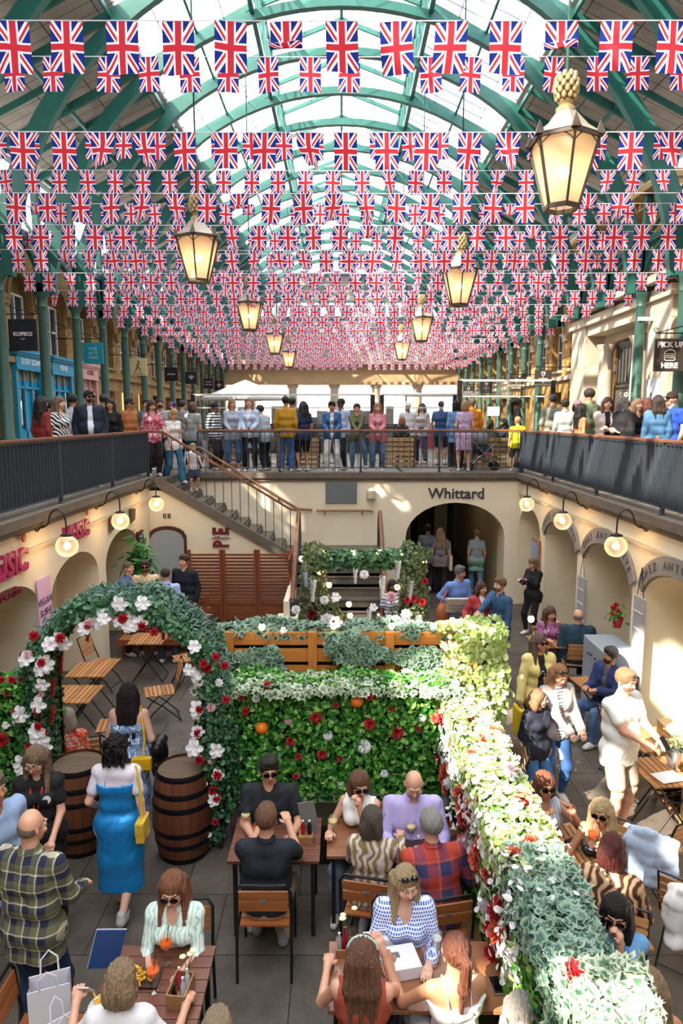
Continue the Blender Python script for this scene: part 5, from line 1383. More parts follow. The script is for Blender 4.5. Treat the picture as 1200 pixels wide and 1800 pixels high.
# wooden trough planter with ivy on top behind the hedge
WP=wood('orange_planter_boards','#a85f22','#d88a3e',0,3,.5)
e=empty('wooden_planter',(0,0,0),0,'orange wooden slatted planter trough overflowing with blue green ivy behind the hedge wall','planter')
for j in range(4): mb=MB(); mb.box((.12,7.55,2.04-.2*j),(2.86,.03,.15)); mb.build('board',WP,e)
for x in (-1.28,-.33,.55,1.5): mb=MB(); mb.box((x,7.52,1.1),(.1,.07,2.05)); mb.build('post',wood('orange_planter_posts','#a85f22','#d88a3e',2,3,.5),e)
mb=MB(); mb.box((.12,7.75,1.65),(2.8,.3,.7)); mb.build('trough',PINE,e)
r=np.random.RandomState(4)
def patchy(P,Q,th,sc=3.0,sd=1):
    k=np.sin(P[:,0]*sc*2.3+sd)+np.sin(P[:,0]*sc*1.1+P[:,2]*sc*3+sd*2)+.6*np.sin(P[:,2]*sc*4.7); m=k>th; return P[m],Q[m]
P,Q=on_box(5200,(.12,7.6,1.75),(3.0,.3,.8),'y',31,.05); P,Q=patchy(P,Q,.3); leaves('trailing_ivy',P,Q,.085,IVY,VARB,e,rim=True,seed=32,down=.5)
P,Q=on_box(1700,(.12,7.75,2.08),(3.1,.35,.08),'yZ',33,.05); leaves('ivy_top',P,Q,.09,IVY,VARB,e,rim=True,seed=34) if len(P) else None
P,Q=on_box(1500,(1.45,7.4,1.75),(.7,.5,1.0),'yZX',35,.05); leaves('sunlit_sprigs',P,Q,.075,OVAL,MATS['sunlit_sprig_leaf'],e,seed=36)  # same sun-paled leaf colour on the planter corner
for px,py,c,s in ((590,1094,'w',.09),(205+293,1108,'w',.05),(1155,1110,'w',.03)):
    if px<1000: bloom('lily',c,PY(px,py,7.5),vn(0,-1,.6),s,e)
bloom('wist','w',PY(797,1128,7.3),(0,0,1),.07,e); bloom('wist','w',PY(800,1150,7.28),(0,0,1),.06,e)
# festoon bulbs
def bulb_obj(p,lab,grp):
    e=empty('festoon_bulb',p,0,lab,'light bulb',grp); MB().sphere((0,0,0),.038,8,sc=(1,1,1.1)).build('glass_bulb',mat('festoon_glow','#ffe2b0',.4,emit='#ffcf8a',estr=14),e,smooth=True); MB().lathe([(.016,.025),(.016,.06)],8).build('bulb_cap',BLK,e); return e
for i,(px,py,Y) in enumerate(((460,1102,7.45),(586,1100,7.45),(688,1100,7.45),(762,1100,7.45),(933,1088,7.8),(1100*0+855,1106,7.4),(883,1121,7.3),(570,972,9.0),(620,972,9.0),(666,971,9.0),(706,972,9.0),(530,982,9.1),(745,988,9.1),(578,1028,9.0),(698,1032,9.0),(613,1062,9.0),(562,1005,9.0),(615,1066*0+1082,8.9))):
    where=['on the wooden planter, leftmost','on the wooden planter, second from the left','on the wooden planter, third from the left','on the wooden planter, fourth from the left','beside the menu stand, rightmost at the back','on the wooden planter, fifth from the left','at the right corner of the wooden planter','on top of the floral frame, leftmost','on top of the floral frame, second','on top of the floral frame, third','on top of the floral frame, rightmost','left outside the floral frame','right outside the floral frame','inside the floral frame at lower left','inside the floral frame at lower right','in the middle of the frame swag','inside the floral frame at upper left','low behind the planter at centre'][i]; bulb_obj(PY(px,py,Y),'glowing festoon bulb %s'%where,'festoon bulbs')
# ---- square floral frame behind the planter
e=empty('floral_frame',(0,0,0),0,'square frame wrapped in eucalyptus, white wisteria and red roses before the steps','flower display')
fx0,fx1,fz0,fz1,fy=PY(552,1000,9).x,PY(722,1000,9).x,1.9-.1,PY(600,985,9).z,9.0
mb=MB()
for x in (fx0,fx1): mb.box((x,fy,fz1/2),(.06,.06,fz1))
mb.box(((fx0+fx1)/2,fy,fz1),(fx1-fx0,.06,.06)); mb.build('frame_bars',BLK,e)
for nm,pts,rad,n,mt,sh,sz in (('left_garland',[(fx0,fy,1.3),(fx0-.03,fy,2.0),(fx0,fy,2.55),(fx0+.05,fy,2.85)],.17,1500,OLV,OVAL,.06),('right_garland',[(fx1,fy,1.3),(fx1+.05,fy,2.0),(fx1,fy,2.6),(fx1+.08,fy,2.85)],.19,1700,OLV,OVAL,.06),
   ('top_garland',[(fx0,fy,fz1),(fx1,fy,fz1+.03)],.13,1300,DKL,OVAL,.06),('swag_garland',[(fx0+.1,fy,2.2),(fx0+.35,fy,1.85),((fx0+fx1)/2,fy,1.62),(fx1-.3,fy,1.8),(fx1-.05,fy,2.1)],.07,650,OLV,OVAL,.045)):
    P,Q=on_curve(n,pts,rad,abs(hash(nm))%99 if False else len(nm)*7+n%13); leaves(nm,P,Q,sz,sh,mt,e,seed=n)
for px,py,L in ((556,950,.3),(575,962,.2),(735,962,.2),(548,975,.22)):
    mb=MB(); p=PY(px,py+30,9); q=PY(px,py,9); mb.tube([p,q],.005,5); mb.build('sprig_stem',mat('green_stem','#55772f',.6),e); P,Q=on_curve(50,[p,q],.04,px); leaves('sprig',P,Q,.04,OVAL,OLV,e,seed=px)
for kd,c,px,py,s in (('wist','w',550,1018,.09),('wist','w',624,1000,.06),('wist','w',672,1012,.08),('wist','w',700,985,.07),('wist','w',722,1020,.08),('wist','w',648,1070,.06),('wist','v',536,1005,.06),('pom','w',640,1010,.07),('pom','w',570,1055,.07),('pom','w',714,1080,.09),('pom','k',687,1050,.09),('pom','w',520,1072,.07),('rose','r',716,1055,.06),('rose','r',728,1053,.06),('rose','r',742,1059,.06),('rose','d',548,1080,.08),('pom','w',720,1096*0+1100,.11),('pom','w',575,1092,.12),('wist','w',735,1080,.08),('lily','w',590,1050,.08),('lily','w',656,1068,.07),('rose','r',747,1022,.05)):
    bloom(kd,c,PY(px,py,8.82),vn(random.uniform(-.2,.2),-1,.4),s,e)
# ---- round flower arch
e=empty('flower_arch',(0,0,0),0,'large round arch of dark leaves, white lilies and red roses over the left walkway','flower arch'); AR=e
ax0,ax1,ay,aw=-3.12,-1.42,6.95,.55; acx=(ax0+ax1)/2; ar=(ax1-ax0)/2; azs=1.75
def archp(t,rr=0): # t 0..1 left foot to right foot
    Ls=azs/(2*azs+math.pi*ar)
    if t<Ls: return (ax0-rr,azs*t/Ls)
    if t>1-Ls: return (ax1+rr,azs*(1-t)/Ls)
    a=math.pi*(1-(t-Ls)/(1-2*Ls)); return (acx+(ar+rr)*math.cos(a),azs+(ar+rr)*math.sin(a)*1.0)
mb=MB()
for yy in (ay-aw/2,ay+aw/2):
    mb.tube([(archp(t)[0],yy,max(0,archp(t)[1])) for t in np.linspace(0,1,40)],.018,6)
for t in np.linspace(.05,.95,14): x,z=archp(t); mb.tube([(x,ay-aw/2,z),(x,ay+aw/2,z)],.01,5)
mb.build('arch_frame',BLK,e)
r=np.random.RandomState(8); n=15000; T=r.uniform(.04,.985,n); Pp=[];Nn=[]
for t in T:
    th=.17 if .2<t<.8 else .13
    if t<.24: th=.2
    rr=r.uniform(-.02,1)*th*(1+.25*math.sin(t*60)); x,z=archp(t,rr); x1,z1=archp(t,rr+.01); o=np.array([x1-x,0,z1-z]); o/=np.linalg.norm(o)+1e-9
    yy=ay+r.uniform(-.5,.5)*(aw+.18); edge=abs(yy-ay)/(aw/2)
    nn=o*(1.0 if rr>.1 else .5)+np.array([0,-1.0 if yy<ay else 1.0,0])*(edge**2)*.8
    if rr<.05 and yy>ay-aw/2: nn=-o*.5+np.array([0,-.6,0])
    Pp.append((x,yy,z)); Nn.append(nn/np.linalg.norm(nn))
leaves('foliage',np.array(Pp),np.array(Nn),.058,OVAL,DKL,e,seed=9)
T2=r.uniform(.3,.8,1500); P2=[];N2=[]
for t in T2: x,z=archp(t,.16+r.uniform(0,.06)); P2.append((x,ay+r.uniform(-.3,.3),z)); N2.append((0,-.2,1))
leaves('outer_sprigs',np.array(P2),np.array(N2,float),.075,NARROW,leafmat('grey_green_sprig',['#35584a','#5c8070','#86a294']),e,seed=10)
r2=random.Random(12)
for i in range(93):
    t=r2.uniform(.12,.97); inner=r2.random()<.75
    if .62<t<.78 and r2.random()<.3: continue
    c,kd=r2.choice([('w','lily')]*6+[('r','rose')]*4+[('k','pom')]) ; x,z=archp(t,(-.05 if inner else .12)+r2.uniform(-.05,.05))
    s=r2.uniform(.075,.11) if kd=='lily' else r2.uniform(.04,.06)
    bloom(kd,c,(x,ay-aw/2-.1+r2.uniform(-.03,.05),max(.25,z)),vn(r2.uniform(-.4,.4),-1,r2.uniform(-.1,.6)),s,e)
for t,yy in ((.3,0),(.34,.1),(.42,.12),(.57,.1),(.66,.05),(.25,0)): x,z=archp(t,-.08); bloom('wist','r',(x,ay+yy-.1,z),(0,0,1),.06,e,'red_raceme')
# ---- hedge left of the arch
e=empty('flower_hedge',(0,0,0),0,'dark green hedge with red flowers at the left edge beside the arch','hedge')
b=MB(); b.box((-3.75,7.1,.95),(1.0,.3,1.4)); b.build('hedge_core',PINE,e); mb=MB(); mb.box((-3.6,6.95,.13),(1.3,.4,.26)); mb.build('trough',mat('dark_planter_box','#3a241a',.6),e)
P,Q=on_box(4200,(-3.75,7.1,.98),(1.15,.42,1.5),'yZX',41,.04); leaves('foliage',P,Q,.062,OVAL,BOX_,e,seed=42)
for kd,c,px,py,s in (('rose','r',28,1252,.05),('rose','r',5,1300,.08),('rose','r',22,1195,.05),('lily','w',30,1268,.06),('rose','r',12,1218,.04),('rose','r',36,1193,.04),('rose','r',4,1195,.04),('lily','w',10,1275,.05)): bloom(kd,c,PY(px,py,6.85),vn(0,-1,.3),s,e)
# leafy strip right of the arch down to the bench
e=empty('climbing_plant',(0,0,0),0,'climbing plant with white and red blooms on a black post right of the arch','climbing plant')
MB().tube([(-1.28,6.72,0),(-1.28,6.72,1.7)],.02,6).build('post',BLK,e)
P,Q=on_curve(1700,[(-1.3,6.8,.35),(-1.26,6.82,1.0),(-1.3,6.85,1.8)],.17,51); leaves('foliage',P,Q,.06,OVAL,DKL,e,seed=52)
for kd,c,px,py,s in (('lily','w',345,1255,.07),('lily','w',350,1285,.07),('lily','w',340,1310,.06),('lily','w',352,1335,.06),('rose','r',367,1175,.05),('rose','r',380,1155,.05),('rose','r',395,1170,.05),('rose','r',352,1200,.04),('rose','r',345,1378,.04),('lily','w',345,1415,.06),('lily','w',375,1408,.07),('lily','w',358,1445,.06),('lily','w',360,1475,.06),('pom','w',385,1200,.05),('rose','r',398,1230,.05)):
    bloom(kd,c,PY(px,py,6.62),vn(-.2,-1,.3),s,e)
# potted palm by the left wall and red geranium on the right
e=empty('potted_palm',(-3.95,13.1,0),0,'bushy green potted palm against the left wall beside the four men','plant')
MB().lathe([(.16,0),(.2,.4),(.18,.4)],14).build('pot',mat('dark_pot','#26221f',.6),e); r=np.random.RandomState(3)
P=r.randn(420,3)*np.array([.13,.13,.27])+np.array([0,0,1.65]); D=P-np.array([0,0,1.3]); D/=np.linalg.norm(D,axis=1)[:,None]; leaves('fronds',P,D,.2,NARROW,leafmat('palm_frond',['#1c5a24','#3a8a3a','#6ab04c']),e,seed=4,down=.3); MB().tube([(0,0,.3),(.02,0,1.7)],.025,7).build('trunk',mat('palm_trunk','#5a4630',.8),e)
p=PX(1085,1085,X0-.08); e=empty('hanging_flower_pot',p,0,'red geranium in a red pot hanging on the right wall','plant')
MB().lathe([(.05,-.16),(.09,0),(.08,.0)],12).build('pot',mat('red_pot','#b01c22',.5),e,smooth=True)
P=r.randn(90,3)*.06+np.array([0,0,.06]); leaves('foliage',P,P/np.linalg.norm(P,axis=1)[:,None],.06,OVAL,BOX_,e,seed=6)
for i in range(7): bloom('rose','r',(r.uniform(-.12,.02),r.uniform(-.12,.12),r.uniform(.05,.2)),vn(-.5,-.5,.6),.045,e)
# ------------------------------------------------------------ stone portal pavilion on the right
SX=8.55
mb=MB()
for y0,y1 in ((18.1,19.5),(24.4,25.8)): mb.box((SX+.5,(y0+y1)/2,UP+2.35),(1.1,y1-y0,4.7))
mb.box((SX+.35,21.95,UP+4.6),(1.0,7.9,.28),mi=0); mb.box((SX+.25,21.95,UP+4.95),(1.3,8.3,.2)); mb.box((SX+.45,21.95,UP+4.3),(.9,5.2,.35))
mb.box((SX+.75,21.95,UP+4.0),(.3,5.0,.3))
struct(mb,'wall_portal_stone',STONE)
mb=MB(); mb.box((SX+.6,21.95,UP+6.1),(.7,7.7,2.1)); struct(mb,'wall_portal_brick',BRICKR)
mb=MB(); mb.box((SX+.2,21.95,UP+7.35),(1.5,8.2,.18)); mb.box((SX+.35,21.95,UP+7.15),(1.1,8.0,.2))
for k in range(26): mb.box((SX-.0,18.15+.305*k,UP+7.18),(.5,.12,.16))
struct(mb,'trim_6',mat('buff_cornice','#c9a878',.8,var=.1))
COLUMN=[(.33,0),(.33,.12),(.27,.18),(.26,.4),(.22,3.45),(.23,3.5),(.3,3.62),(.32,3.72)]
for y,lab in ((20.6,'nearer'),(23.2,'further')):
    tag(MB().lathe(COLUMN,18).build('portal_column',STONE,smooth=True,loc=(SX+.25,y,UP)),'%s pale stone doric column of the portal on the right gallery'%lab,'column','portal columns')
mb=MB(); DG=mat('grey_metal_shutter','#5b5a55',.5); X=SX+.6
mb.box((X,21.9,UP+1.9),(.08,2.3,3.7)); 
for k in range(9): mb.box((X-.06,20.9+.25*k,UP+3.0),(.04,.03,1.1),mi=1)
for z in (1.2,2.3,2.45): mb.box((X-.05,21.9,UP+z),(.05,2.3,.06),mi=1)
struct(mb,'door_1',[DG,mat('dark_door_bar','#2c2b28',.5)])
place_text('SUSHI','door_lettering',mat('cream_lettering','#d9d2c0',.6),(X-.06,22.2,UP+2.0),(R(90),0,R(-90)),.34,.01)['kind']='structure'
# camera on the pier, info board
e=empty('security_camera',(SX-.15,19.2,UP+4.0),0,'white security camera fixed high on the stone pier on the right','camera'); mb=MB(); mb.box((-.1,0,0),(.4,.12,.1)); mb.build('housing',mat('white_plastic','#e8e6e2',.4),e); MB().tube([(.1,0,0),(.2,0,.05)],.02,6).build('bracket',BLK,e)
e=empty('info_board',(SX-.08,18.9,UP+1.9),0,'pale blue grey map board on the stone pier on the right','sign'); MB().box((0,0,0),(.04,.75,.95)).build('panel',mat('pale_map','#c6ccd0',.4),e)
MB().tube([(-.03,-.2,-.3),(-.03,0,.1),(-.03,.2,-.3),(-.03,-.2,-.3)],.012,5).build('map_lines',mat('map_line','#4c4a50',.5),e)
# ------------------------------------------------------------ shopfronts on the left gallery
def shopfront(s,y,col,lab,txt=None,tc_='#ffffff'):
    m=mat('shop_paint_'+col,col,.45,var=.06); e=empty('shopfront',(s*(XW-.02),y,UP),0,lab,'shopfront')
    mb=MB(); mb.box((-s*.06,0,2.95),(.16,1.75,.42)); mb.build('fascia',m,e)
    mb=MB(); mb.box((-s*.1,0,3.22),(.3,1.9,.09)); mb.box((-s*.08,0,3.14),(.24,1.84,.07)); mb.box((-s*.06,0,2.72),(.2,1.78,.05)); mb.build('cornice',m,e)
    for dy in (-.8,.8): MB().box((-s*.04,dy,1.37),(.12,.16,2.75)).build('pilaster',m,e)
    mb=MB(); mb.box((s*.06,0,1.35),(.05,1.5,2.7)); 
    for dy in (-.25,.25): mb.box((0,dy,1.5),(.08,.07,2.4))
    mb.box((0,0,2.2),(.08,1.5,.06)); mb.box((0,0,.5),(.08,1.5,.9)); mb.build('door_frame',m,e)
    mb=MB(); mb.box((s*.02,-.5,1.6),(.02,.4,1.1)); mb.box((s*.02,.5,1.6),(.02,.4,1.1)); mb.build('pane',mat('dark_window_glass','#2c3740',.08,coat=.5),e)
    if txt:
        place_text(txt,'fascia_lettering',mat('letter_'+tc_,tc_,.5),(-s*.15,0,2.93),(R(90),0,R(90 if s<0 else -90)),.24,.008,e)
BY=lambda k:18.1+2.4*k
shopfront(-1,BY(1),'#1d9bc4','bright blue shopfront nearest on the left gallery, with white fascia lettering','LUSH SOAP')
shopfront(-1,BY(2),'#1d9bc4','bright blue shopfront, second on the left gallery, partly behind the turquoise sign','BENJI')
shopfront(-1,BY(3),'#d9a6a8','dusty pink shopfront on the left gallery beyond the blue ones','CUTS','#8c2a34')
def lit_window(y,s=-1):
    e=empty('lit_shop_window',(s*(XW+.3),y,UP),0,'warm lit narrow shop window at bay %.0f of the gallery'%y,'window'); MB().box((0,0,1.4),(.04,1.2,2.2)).build('glowing_pane',mat('warm_shop_light','#ffcf8c',.5,emit='#ffb860',estr=1.6),e); mb=MB()
    for dy in (-.6,-.1,.35,.6): mb.box((-s*.04,dy,1.4),(.06,.08,2.3))
    mb.box((-s*.04,0,.6),(.06,1.2,.06)); mb.build('window_frame',BLK,e)
for k,l in ((4,'first beyond the pink shopfront'),(5,'second beyond the pink shopfront'),(6,'third beyond the pink shopfront'),(8,'further along')): 
    lit_window(BY(k)); bpy.data.objects[[o.name for o in bpy.data.objects if o.name.startswith('lit_shop_window')][-1]]['label']='warm lit shop window on the left gallery, '+l
# ------------------------------------------------------------ hanging signs
def hang_sign(px,py,X,w,h,col,lab,build,brk=1.5,s=-1):
    p=PX(px,py,X); e=empty('hanging_sign',p,0,lab,'sign','projecting shop signs')
    MB().box((0,0,0),(w,.06,h)).build('board',mat('sign_'+col,col,.45),e,bevel=.01)
    mb=MB(); ox=s*(XW-.1)-X; z=h/2+.12
    mb.tube([(ox,0,z),(-s*w*.45,0,z)],.016,6); mb.tube([(ox,0,z+.55),(ox*.3,0,z+.2),(-s*w*.5,0,z)],.012,6); mb.tube([(ox,0,z-.05),(ox,0,z+.6)],.016,6)
    ci=[(ox*.7+.16*math.cos(a),0,z+.17+.16*math.sin(a)) for a in np.linspace(0,6.3,16)]; mb.tube(ci,.01,5)
    sc_=[(-s*w*.5+.06*math.cos(a)*(1-a/9),0,z+.07+.06*math.sin(a)*(1-a/9)) for a in np.linspace(0,6,12)]; mb.tube(sc_,.01,5)
    for dx in (-w*.35,w*.35): mb.tube([(dx,0,z),(dx,0,h/2)],.008,5)
    mb.build('scroll_bracket',BLK,e); build(e); return e
def T_(txt,col,x,z,size,**k):
    return lambda e: place_text(txt,'lettering',mat('letter_'+col,col,.5),(x,-.034,z),(R(90),0,0),size,.004,e,**k)
def multi(*fs): return lambda e:[f(e) for f in fs]
hang_sign(41,589,-8.0,.72,.78,'#20242e','dark navy hanging sign with small white lettering, nearest on the left gallery',multi(T_('KOPIKO','#e8e6e4',0,.02,.13,bold=.004),T_('LDN','#e8e6e4',0,-.1,.05)))
hang_sign(164,621,-7.9,.62,.66,'#1c93ab','turquoise hanging sign with pale lettering on the left gallery',multi(T_('OUR','#bfe6e4',0,.14,.13),T_('ALTS','#bfe6e4',0,0,.13),T_('TAKE','#bfe6e4',0,-.14,.13)))
def dancer(e):
    m=mat('sign_figure_gold','#7a6a1c',.5); mb=MB(); y=-.036
    mb.sphere((.02,y,.2),.045,8,sc=(1,.2,1)); mb.tube([(0,y,.14),(-.01,y,0),(-.08,y,-.1),(-.11,y,-.22)],[.03,.035,.022,.01],6); mb.tube([(0,y,0),(.07,y,-.06),(.1,y,-.2)],[.03,.022,.01],6); mb.tube([(0,y,.12),(.08,y,.08),(.07,y,.18)],.014,6); mb.tube([(0,y,.1),(-.08,y,.04)],.014,6); mb.build('figure',m,e)
    T_('THEATRE','#7a6a1c',0,-.27,.1)(e)
hang_sign(243,645,-7.8,.66,.66,'#d9c79c','cream hanging sign with a small golden figure on the left gallery',dancer)
hang_sign(301,658,-7.75,.62,.62,'#15161a','black hanging sign with one line of small white letters on the left gallery',T_('SENCRE','#d8d6d2',0,0,.1))
def crest(e):
    mb=MB(); y=-.036
    for s in (-1,1):
        for k in range(4): a=R(20+35*k); mb.tube([(0,y,-.05),(s*.16*math.cos(a),y,.02+.13*math.sin(a))],[.03,.014],5)
    mb.sphere((0,y,-.02),.06,7,sc=(1,.2,1.2)); mb.build('crest_emblem',mat('letter_#d8d6d2','#d8d6d2',.5),e)
hang_sign(336,664,-7.75,.6,.62,'#1d2233','navy hanging sign with a white crest emblem on the left gallery',crest)
hang_sign(366.5,674,-7.75,.56,.6,'#171a24','dark hanging sign reading two short lines beside the glass screen on the left gallery',multi(T_('HAPPY','#c8ccd6',0,.08,.13),T_('SOCKS','#c8ccd6',0,-.08,.13)))
def star(e):
    mb=MB(); y=-.036
    for k in range(8): a=k*math.pi/4; L=.2 if k%2==0 else .1; mb.tube([(0,y,0),(L*math.cos(a),y,L*math.sin(a))],[.04,.006],5)
    mb.build('star_emblem',mat('letter_#cfc0c8','#cfc0c8',.5),e)
hang_sign(385,677,-7.7,.6,.6,'#2a1420','dark plum hanging sign with a pale starburst, furthest on the left gallery',star)
def burger(e):
    m=mat('letter_#e8e2da','#e8e2da',.5); mb=MB(); y=-.036
    P=[(.13*math.cos(a),.02+.1*math.sin(a)) for a in np.linspace(0,math.pi,12)]; mb.tube([(x,y,z) for x,z in P]+[(P[0][0],y,P[0][1])],.012,5)
    mb.box((0,y,-.02),(.28,.01,.03)); mb.box((0,y,-.06),(.26,.01,.03)); mb.tube([(-.13,y,-.09),(-.1,y,-.13),(.1,y,-.13),(.13,y,-.09)],.012,5); mb.build('burger_emblem',m,e)
    T_('PICK UP','#e8e2da',0,.23,.17,bold=.008)(e); T_('HERE','#e8e2da',0,-.25,.17,bold=.008)(e)
hang_sign(1176,624,7.7,.72,.76,'#3c3533','brown black hanging sign reading PICK UP HERE with a burger emblem',burger,s=1)
def goblet(l1,l2,l3=None):
    def f(e):
        m=mat('letter_#d8d0c4','#d8d0c4',.5); mb=MB(); y=-.036
        mb.tube([(-.07,y,.24),(-.06,y,.13),(0,y,.1),(.06,y,.13),(.07,y,.24),(-.07,y,.24)],.013,5); mb.tube([(0,y,.1),(0,y,.04),(-.05,y,.02)],.012,5); mb.sphere((.02,y,.19),.03,6,sc=(1,.3,1)); mb.build('cup_emblem',m,e)
        T_(l1,'#d8d0c4',0,-.04,.1,bold=.004)(e); T_(l2,'#d8d0c4',0,-.15,.09,bold=.004)(e)
        if l3: T_(l3,'#d8d0c4',0,-.25,.1,bold=.004)(e)
    return f
hang_sign(954,665,7.8,.66,.62,'#3a3234','brown hanging sign with cup emblem nearest the stone portal on the right gallery',goblet('BAKERY','&','RESTAURANT'),s=1)
hang_sign(907,676,7.8,.66,.64,'#332b2c','brown hanging sign with cup emblem, second from the stone portal',goblet('SCOTCH HOUSE','SALT BEEF'),s=1)
hang_sign(854,681,7.8,.66,.62,'#2f2829','brown hanging sign with cup emblem, third from the stone portal',goblet('BREAD','&'),s=1)
hang_sign(823,688,7.8,.66,.62,'#2f2829','brown hanging sign with cup emblem, furthest on the right gallery',goblet('FISH HOUSE','BAR'),s=1)
# ------------------------------------------------------------ glass screens and cafe on the far gallery
def m_pane():
    m,nt,b=newmat('screen_glass'); nt.nodes.remove(b); o=nt.nodes['Material Output']; t=N(nt,'BsdfTransparent'); t.inputs[0].default_value=(.93,.97,.96,1); g=N(nt,'BsdfGlossy',i_Roughness=.04); mx=N(nt,'MixShader',i_0=.07); nt.links.new(t.outputs[0],mx.inputs[1]); nt.links.new(g.outputs[0],mx.inputs[2]); nt.links.new(mx.outputs[0],o.inputs[0]); return m
PANE=m_pane()
def screen(x0,x1,y,h,lab,n,post=True,depth=0):
    e=empty('glass_screen',(0,y,UP),0,lab,'screen','glass screens round the far cafe'); w=(x1-x0)/n
    for i in range(n): MB().box((x0+w*(i+.5),0,h/2+.1),(w-.05,.012,h-.2)).build('glass_pane',PANE,e)
    mb=MB(); mb.box(((x0+x1)/2,0,h),(x1-x0,.06,.05)); mb.box(((x0+x1)/2,0,h*.82),(x1-x0,.04,.03)); mb.build('top_rail',mat('white_metal_rail','#d9dcdc',.4),e)
    for i in range(n+1):
        if i in (0,n): MB().box((x0+w*i,0,h/2),(.12,.1,h)).build('post',BLK,e)
screen(-4.05,.85,18.9,1.95,'long glass screen with white rail on the left of the far gallery',5)
screen(1.1,3.1,18.9,1.95,'glass screen right of centre on the far gallery',2)
screen(3.1,5.55,18.2,2.3,'taller glass screen with a white paper notice on the right of the far gallery',3)
MB().box((0,0,0),(.32,.01,.24)).build('notice',mat('white_paper','#eceeee',.6),[o for o in bpy.data.objects if o.name.startswith('glass_screen')][-1],loc=(4.0,-.02,1.5))
# cafe tables, benches, counters behind the railing
def bench_box(x,y,w,lab):
    e=empty('slatted_planter_bench',(x,y,UP),0,lab,'bench','slatted cafe benches'); mb=MB()
    for j in range(6): mb.box((0,0,.1+.13*j),(w,.04,.1))
    mb.build('slatted_back',wood('pale_slats','#8a6a44','#b48f62',0,4,.5),e)
    for sx in (-1,1): MB().box((sx*w/2,.03,.42),(.06,.06,.85)).build('post',BLK,e)
bench_box(-2.95,17.9,1.0,'slatted wooden bench back behind the woman in grey tee at the far railing'); bench_box(-1.15,18.2,1.1,'slatted wooden bench back behind the person with hoodie at the far railing'); bench_box(1.55,18.5,.8,'slatted wooden bench back right of the woman in pink top'); bench_box(4.2,18.3,1.6,'slatted wooden bench back behind the yellow shirted child')
def round_table(x,y,lab):
    e=empty('cafe_table',(x,y,UP),0,lab,'table','small cafe tables on the far gallery'); MB().lathe([(.36,.72),(.36,.75),(.0,.75)],18).build('tabletop',TBL2,e); MB().lathe([(.22,0),(.22,.02),(.025,.04),(.025,.72)],12).build('pedestal',BLK,e)
for i,(x,y) in enumerate(((-2.2,19.8),(-.4,20.2),(1.9,19.7),(3.6,19.6),(.9,21.5),(-3.2,22))): round_table(x,y,'round cafe table on the far gallery, '+['left of centre behind the glass','centre behind the glass','beside the man in white cap','behind the pushchair','further back at centre','further back at left'][i])
e=empty('serving_counter',(-1.2,26,UP),0,'long dark serving counter with stacked equipment under the far arcade','counter')
MB().box((0,0,.55),(7,.8,1.1)).build('counter_front',mat('dark_counter','#2e2a2a',.5),e); mb=MB(); r=random.Random(4)
for i in range(16): w=r.uniform(.2,.5); h=r.uniform(.2,.75); mb.box((-3.3+i*.42,r.uniform(-.2,.2),1.1+h/2),(w,.3,h)); 
mb.build('coffee_equipment',mat('steel_equipment','#8d8f92',.35,metal=.6,var=.3),e); 
e=empty('market_stall',(4.2,30,UP),0,'white canopied stall on the right under the far arcade','stall'); MB().box((0,0,2.3),(3,2,.1)).build('canopy',mat('white_canvas','#eeeae6',.8),e)
for sx in (-1,1): MB().box((sx*1.4,0,1.15),(.06,.06,2.3)).build('pole',BLK,e)
MB().box((0,0,.5),(2.8,.8,1)).build('stall_table',mat('red_cloth','#a8484a',.8),e)
e=empty('market_stall',(-4.3,31,UP),0,'white canopied stall on the left under the far arcade','stall'); MB().lathe([(.01,3.0),(2.0,2.2),(2.0,2.1)],8).build('canopy',mat('white_canvas','#eeeae6',.8),e); MB().box((0,0,1.1),(.08,.08,2.2)).build('pole',BLK,e); MB().box((0,0,.5),(2.8,.8,1)).build('stall_table',mat('dark_counter','#2e2a2a',.5),e)
# ------------------------------------------------------------ pushchair on the far gallery
p=Vector((3.55,17.3,UP)); e=empty('pushchair',p,0,'grey and navy pushchair with pink trim parked behind the far railing','pushchair')
mb=MB(); mb.tube([(-.45,0,1.0),(-.1,0,.6),(.35,0,.12)],.014,6); mb.tube([(-.3,0,.12),(.25,0,.62),(.35,0,.7)],.014,6); mb.tube([(-.3,.35,.12),(.25,.35,.62)],.014,6); mb.tube([(-.45,.35,1.0),(.35,.35,.12)],.014,6); mb.tube([(-.45,0,1.0),(-.45,.35,1.0)],.016,6); mb.build('chassis',mat('silver_tube','#9da0a4',.35,metal=.6),e)
MB().sphere((.05,.18,.52),.24,9,sc=(1,.8,.6)).build('seat_fabric',cloth('plain','#1e2436'),e,smooth=True); MB().sphere((-.02,.18,.82),.24,9,sc=(.9,.8,.8)).build('hood',cloth('plain','#8b8e96'),e,smooth=True); MB().sphere((.15,.0,.42),.07,6,sc=(1.5,.5,.6)).build('trim',cloth('plain','#c4447c'),e,smooth=True)
for x in (-.3,.35):
    for y in (0,.35): MB().lathe([(.1,-.02),(.11,0),(.1,.02)],14,c=(x,y,.11),M=Matrix.Rotation(R(90),3,'X')).build('wheel',BLK,e)
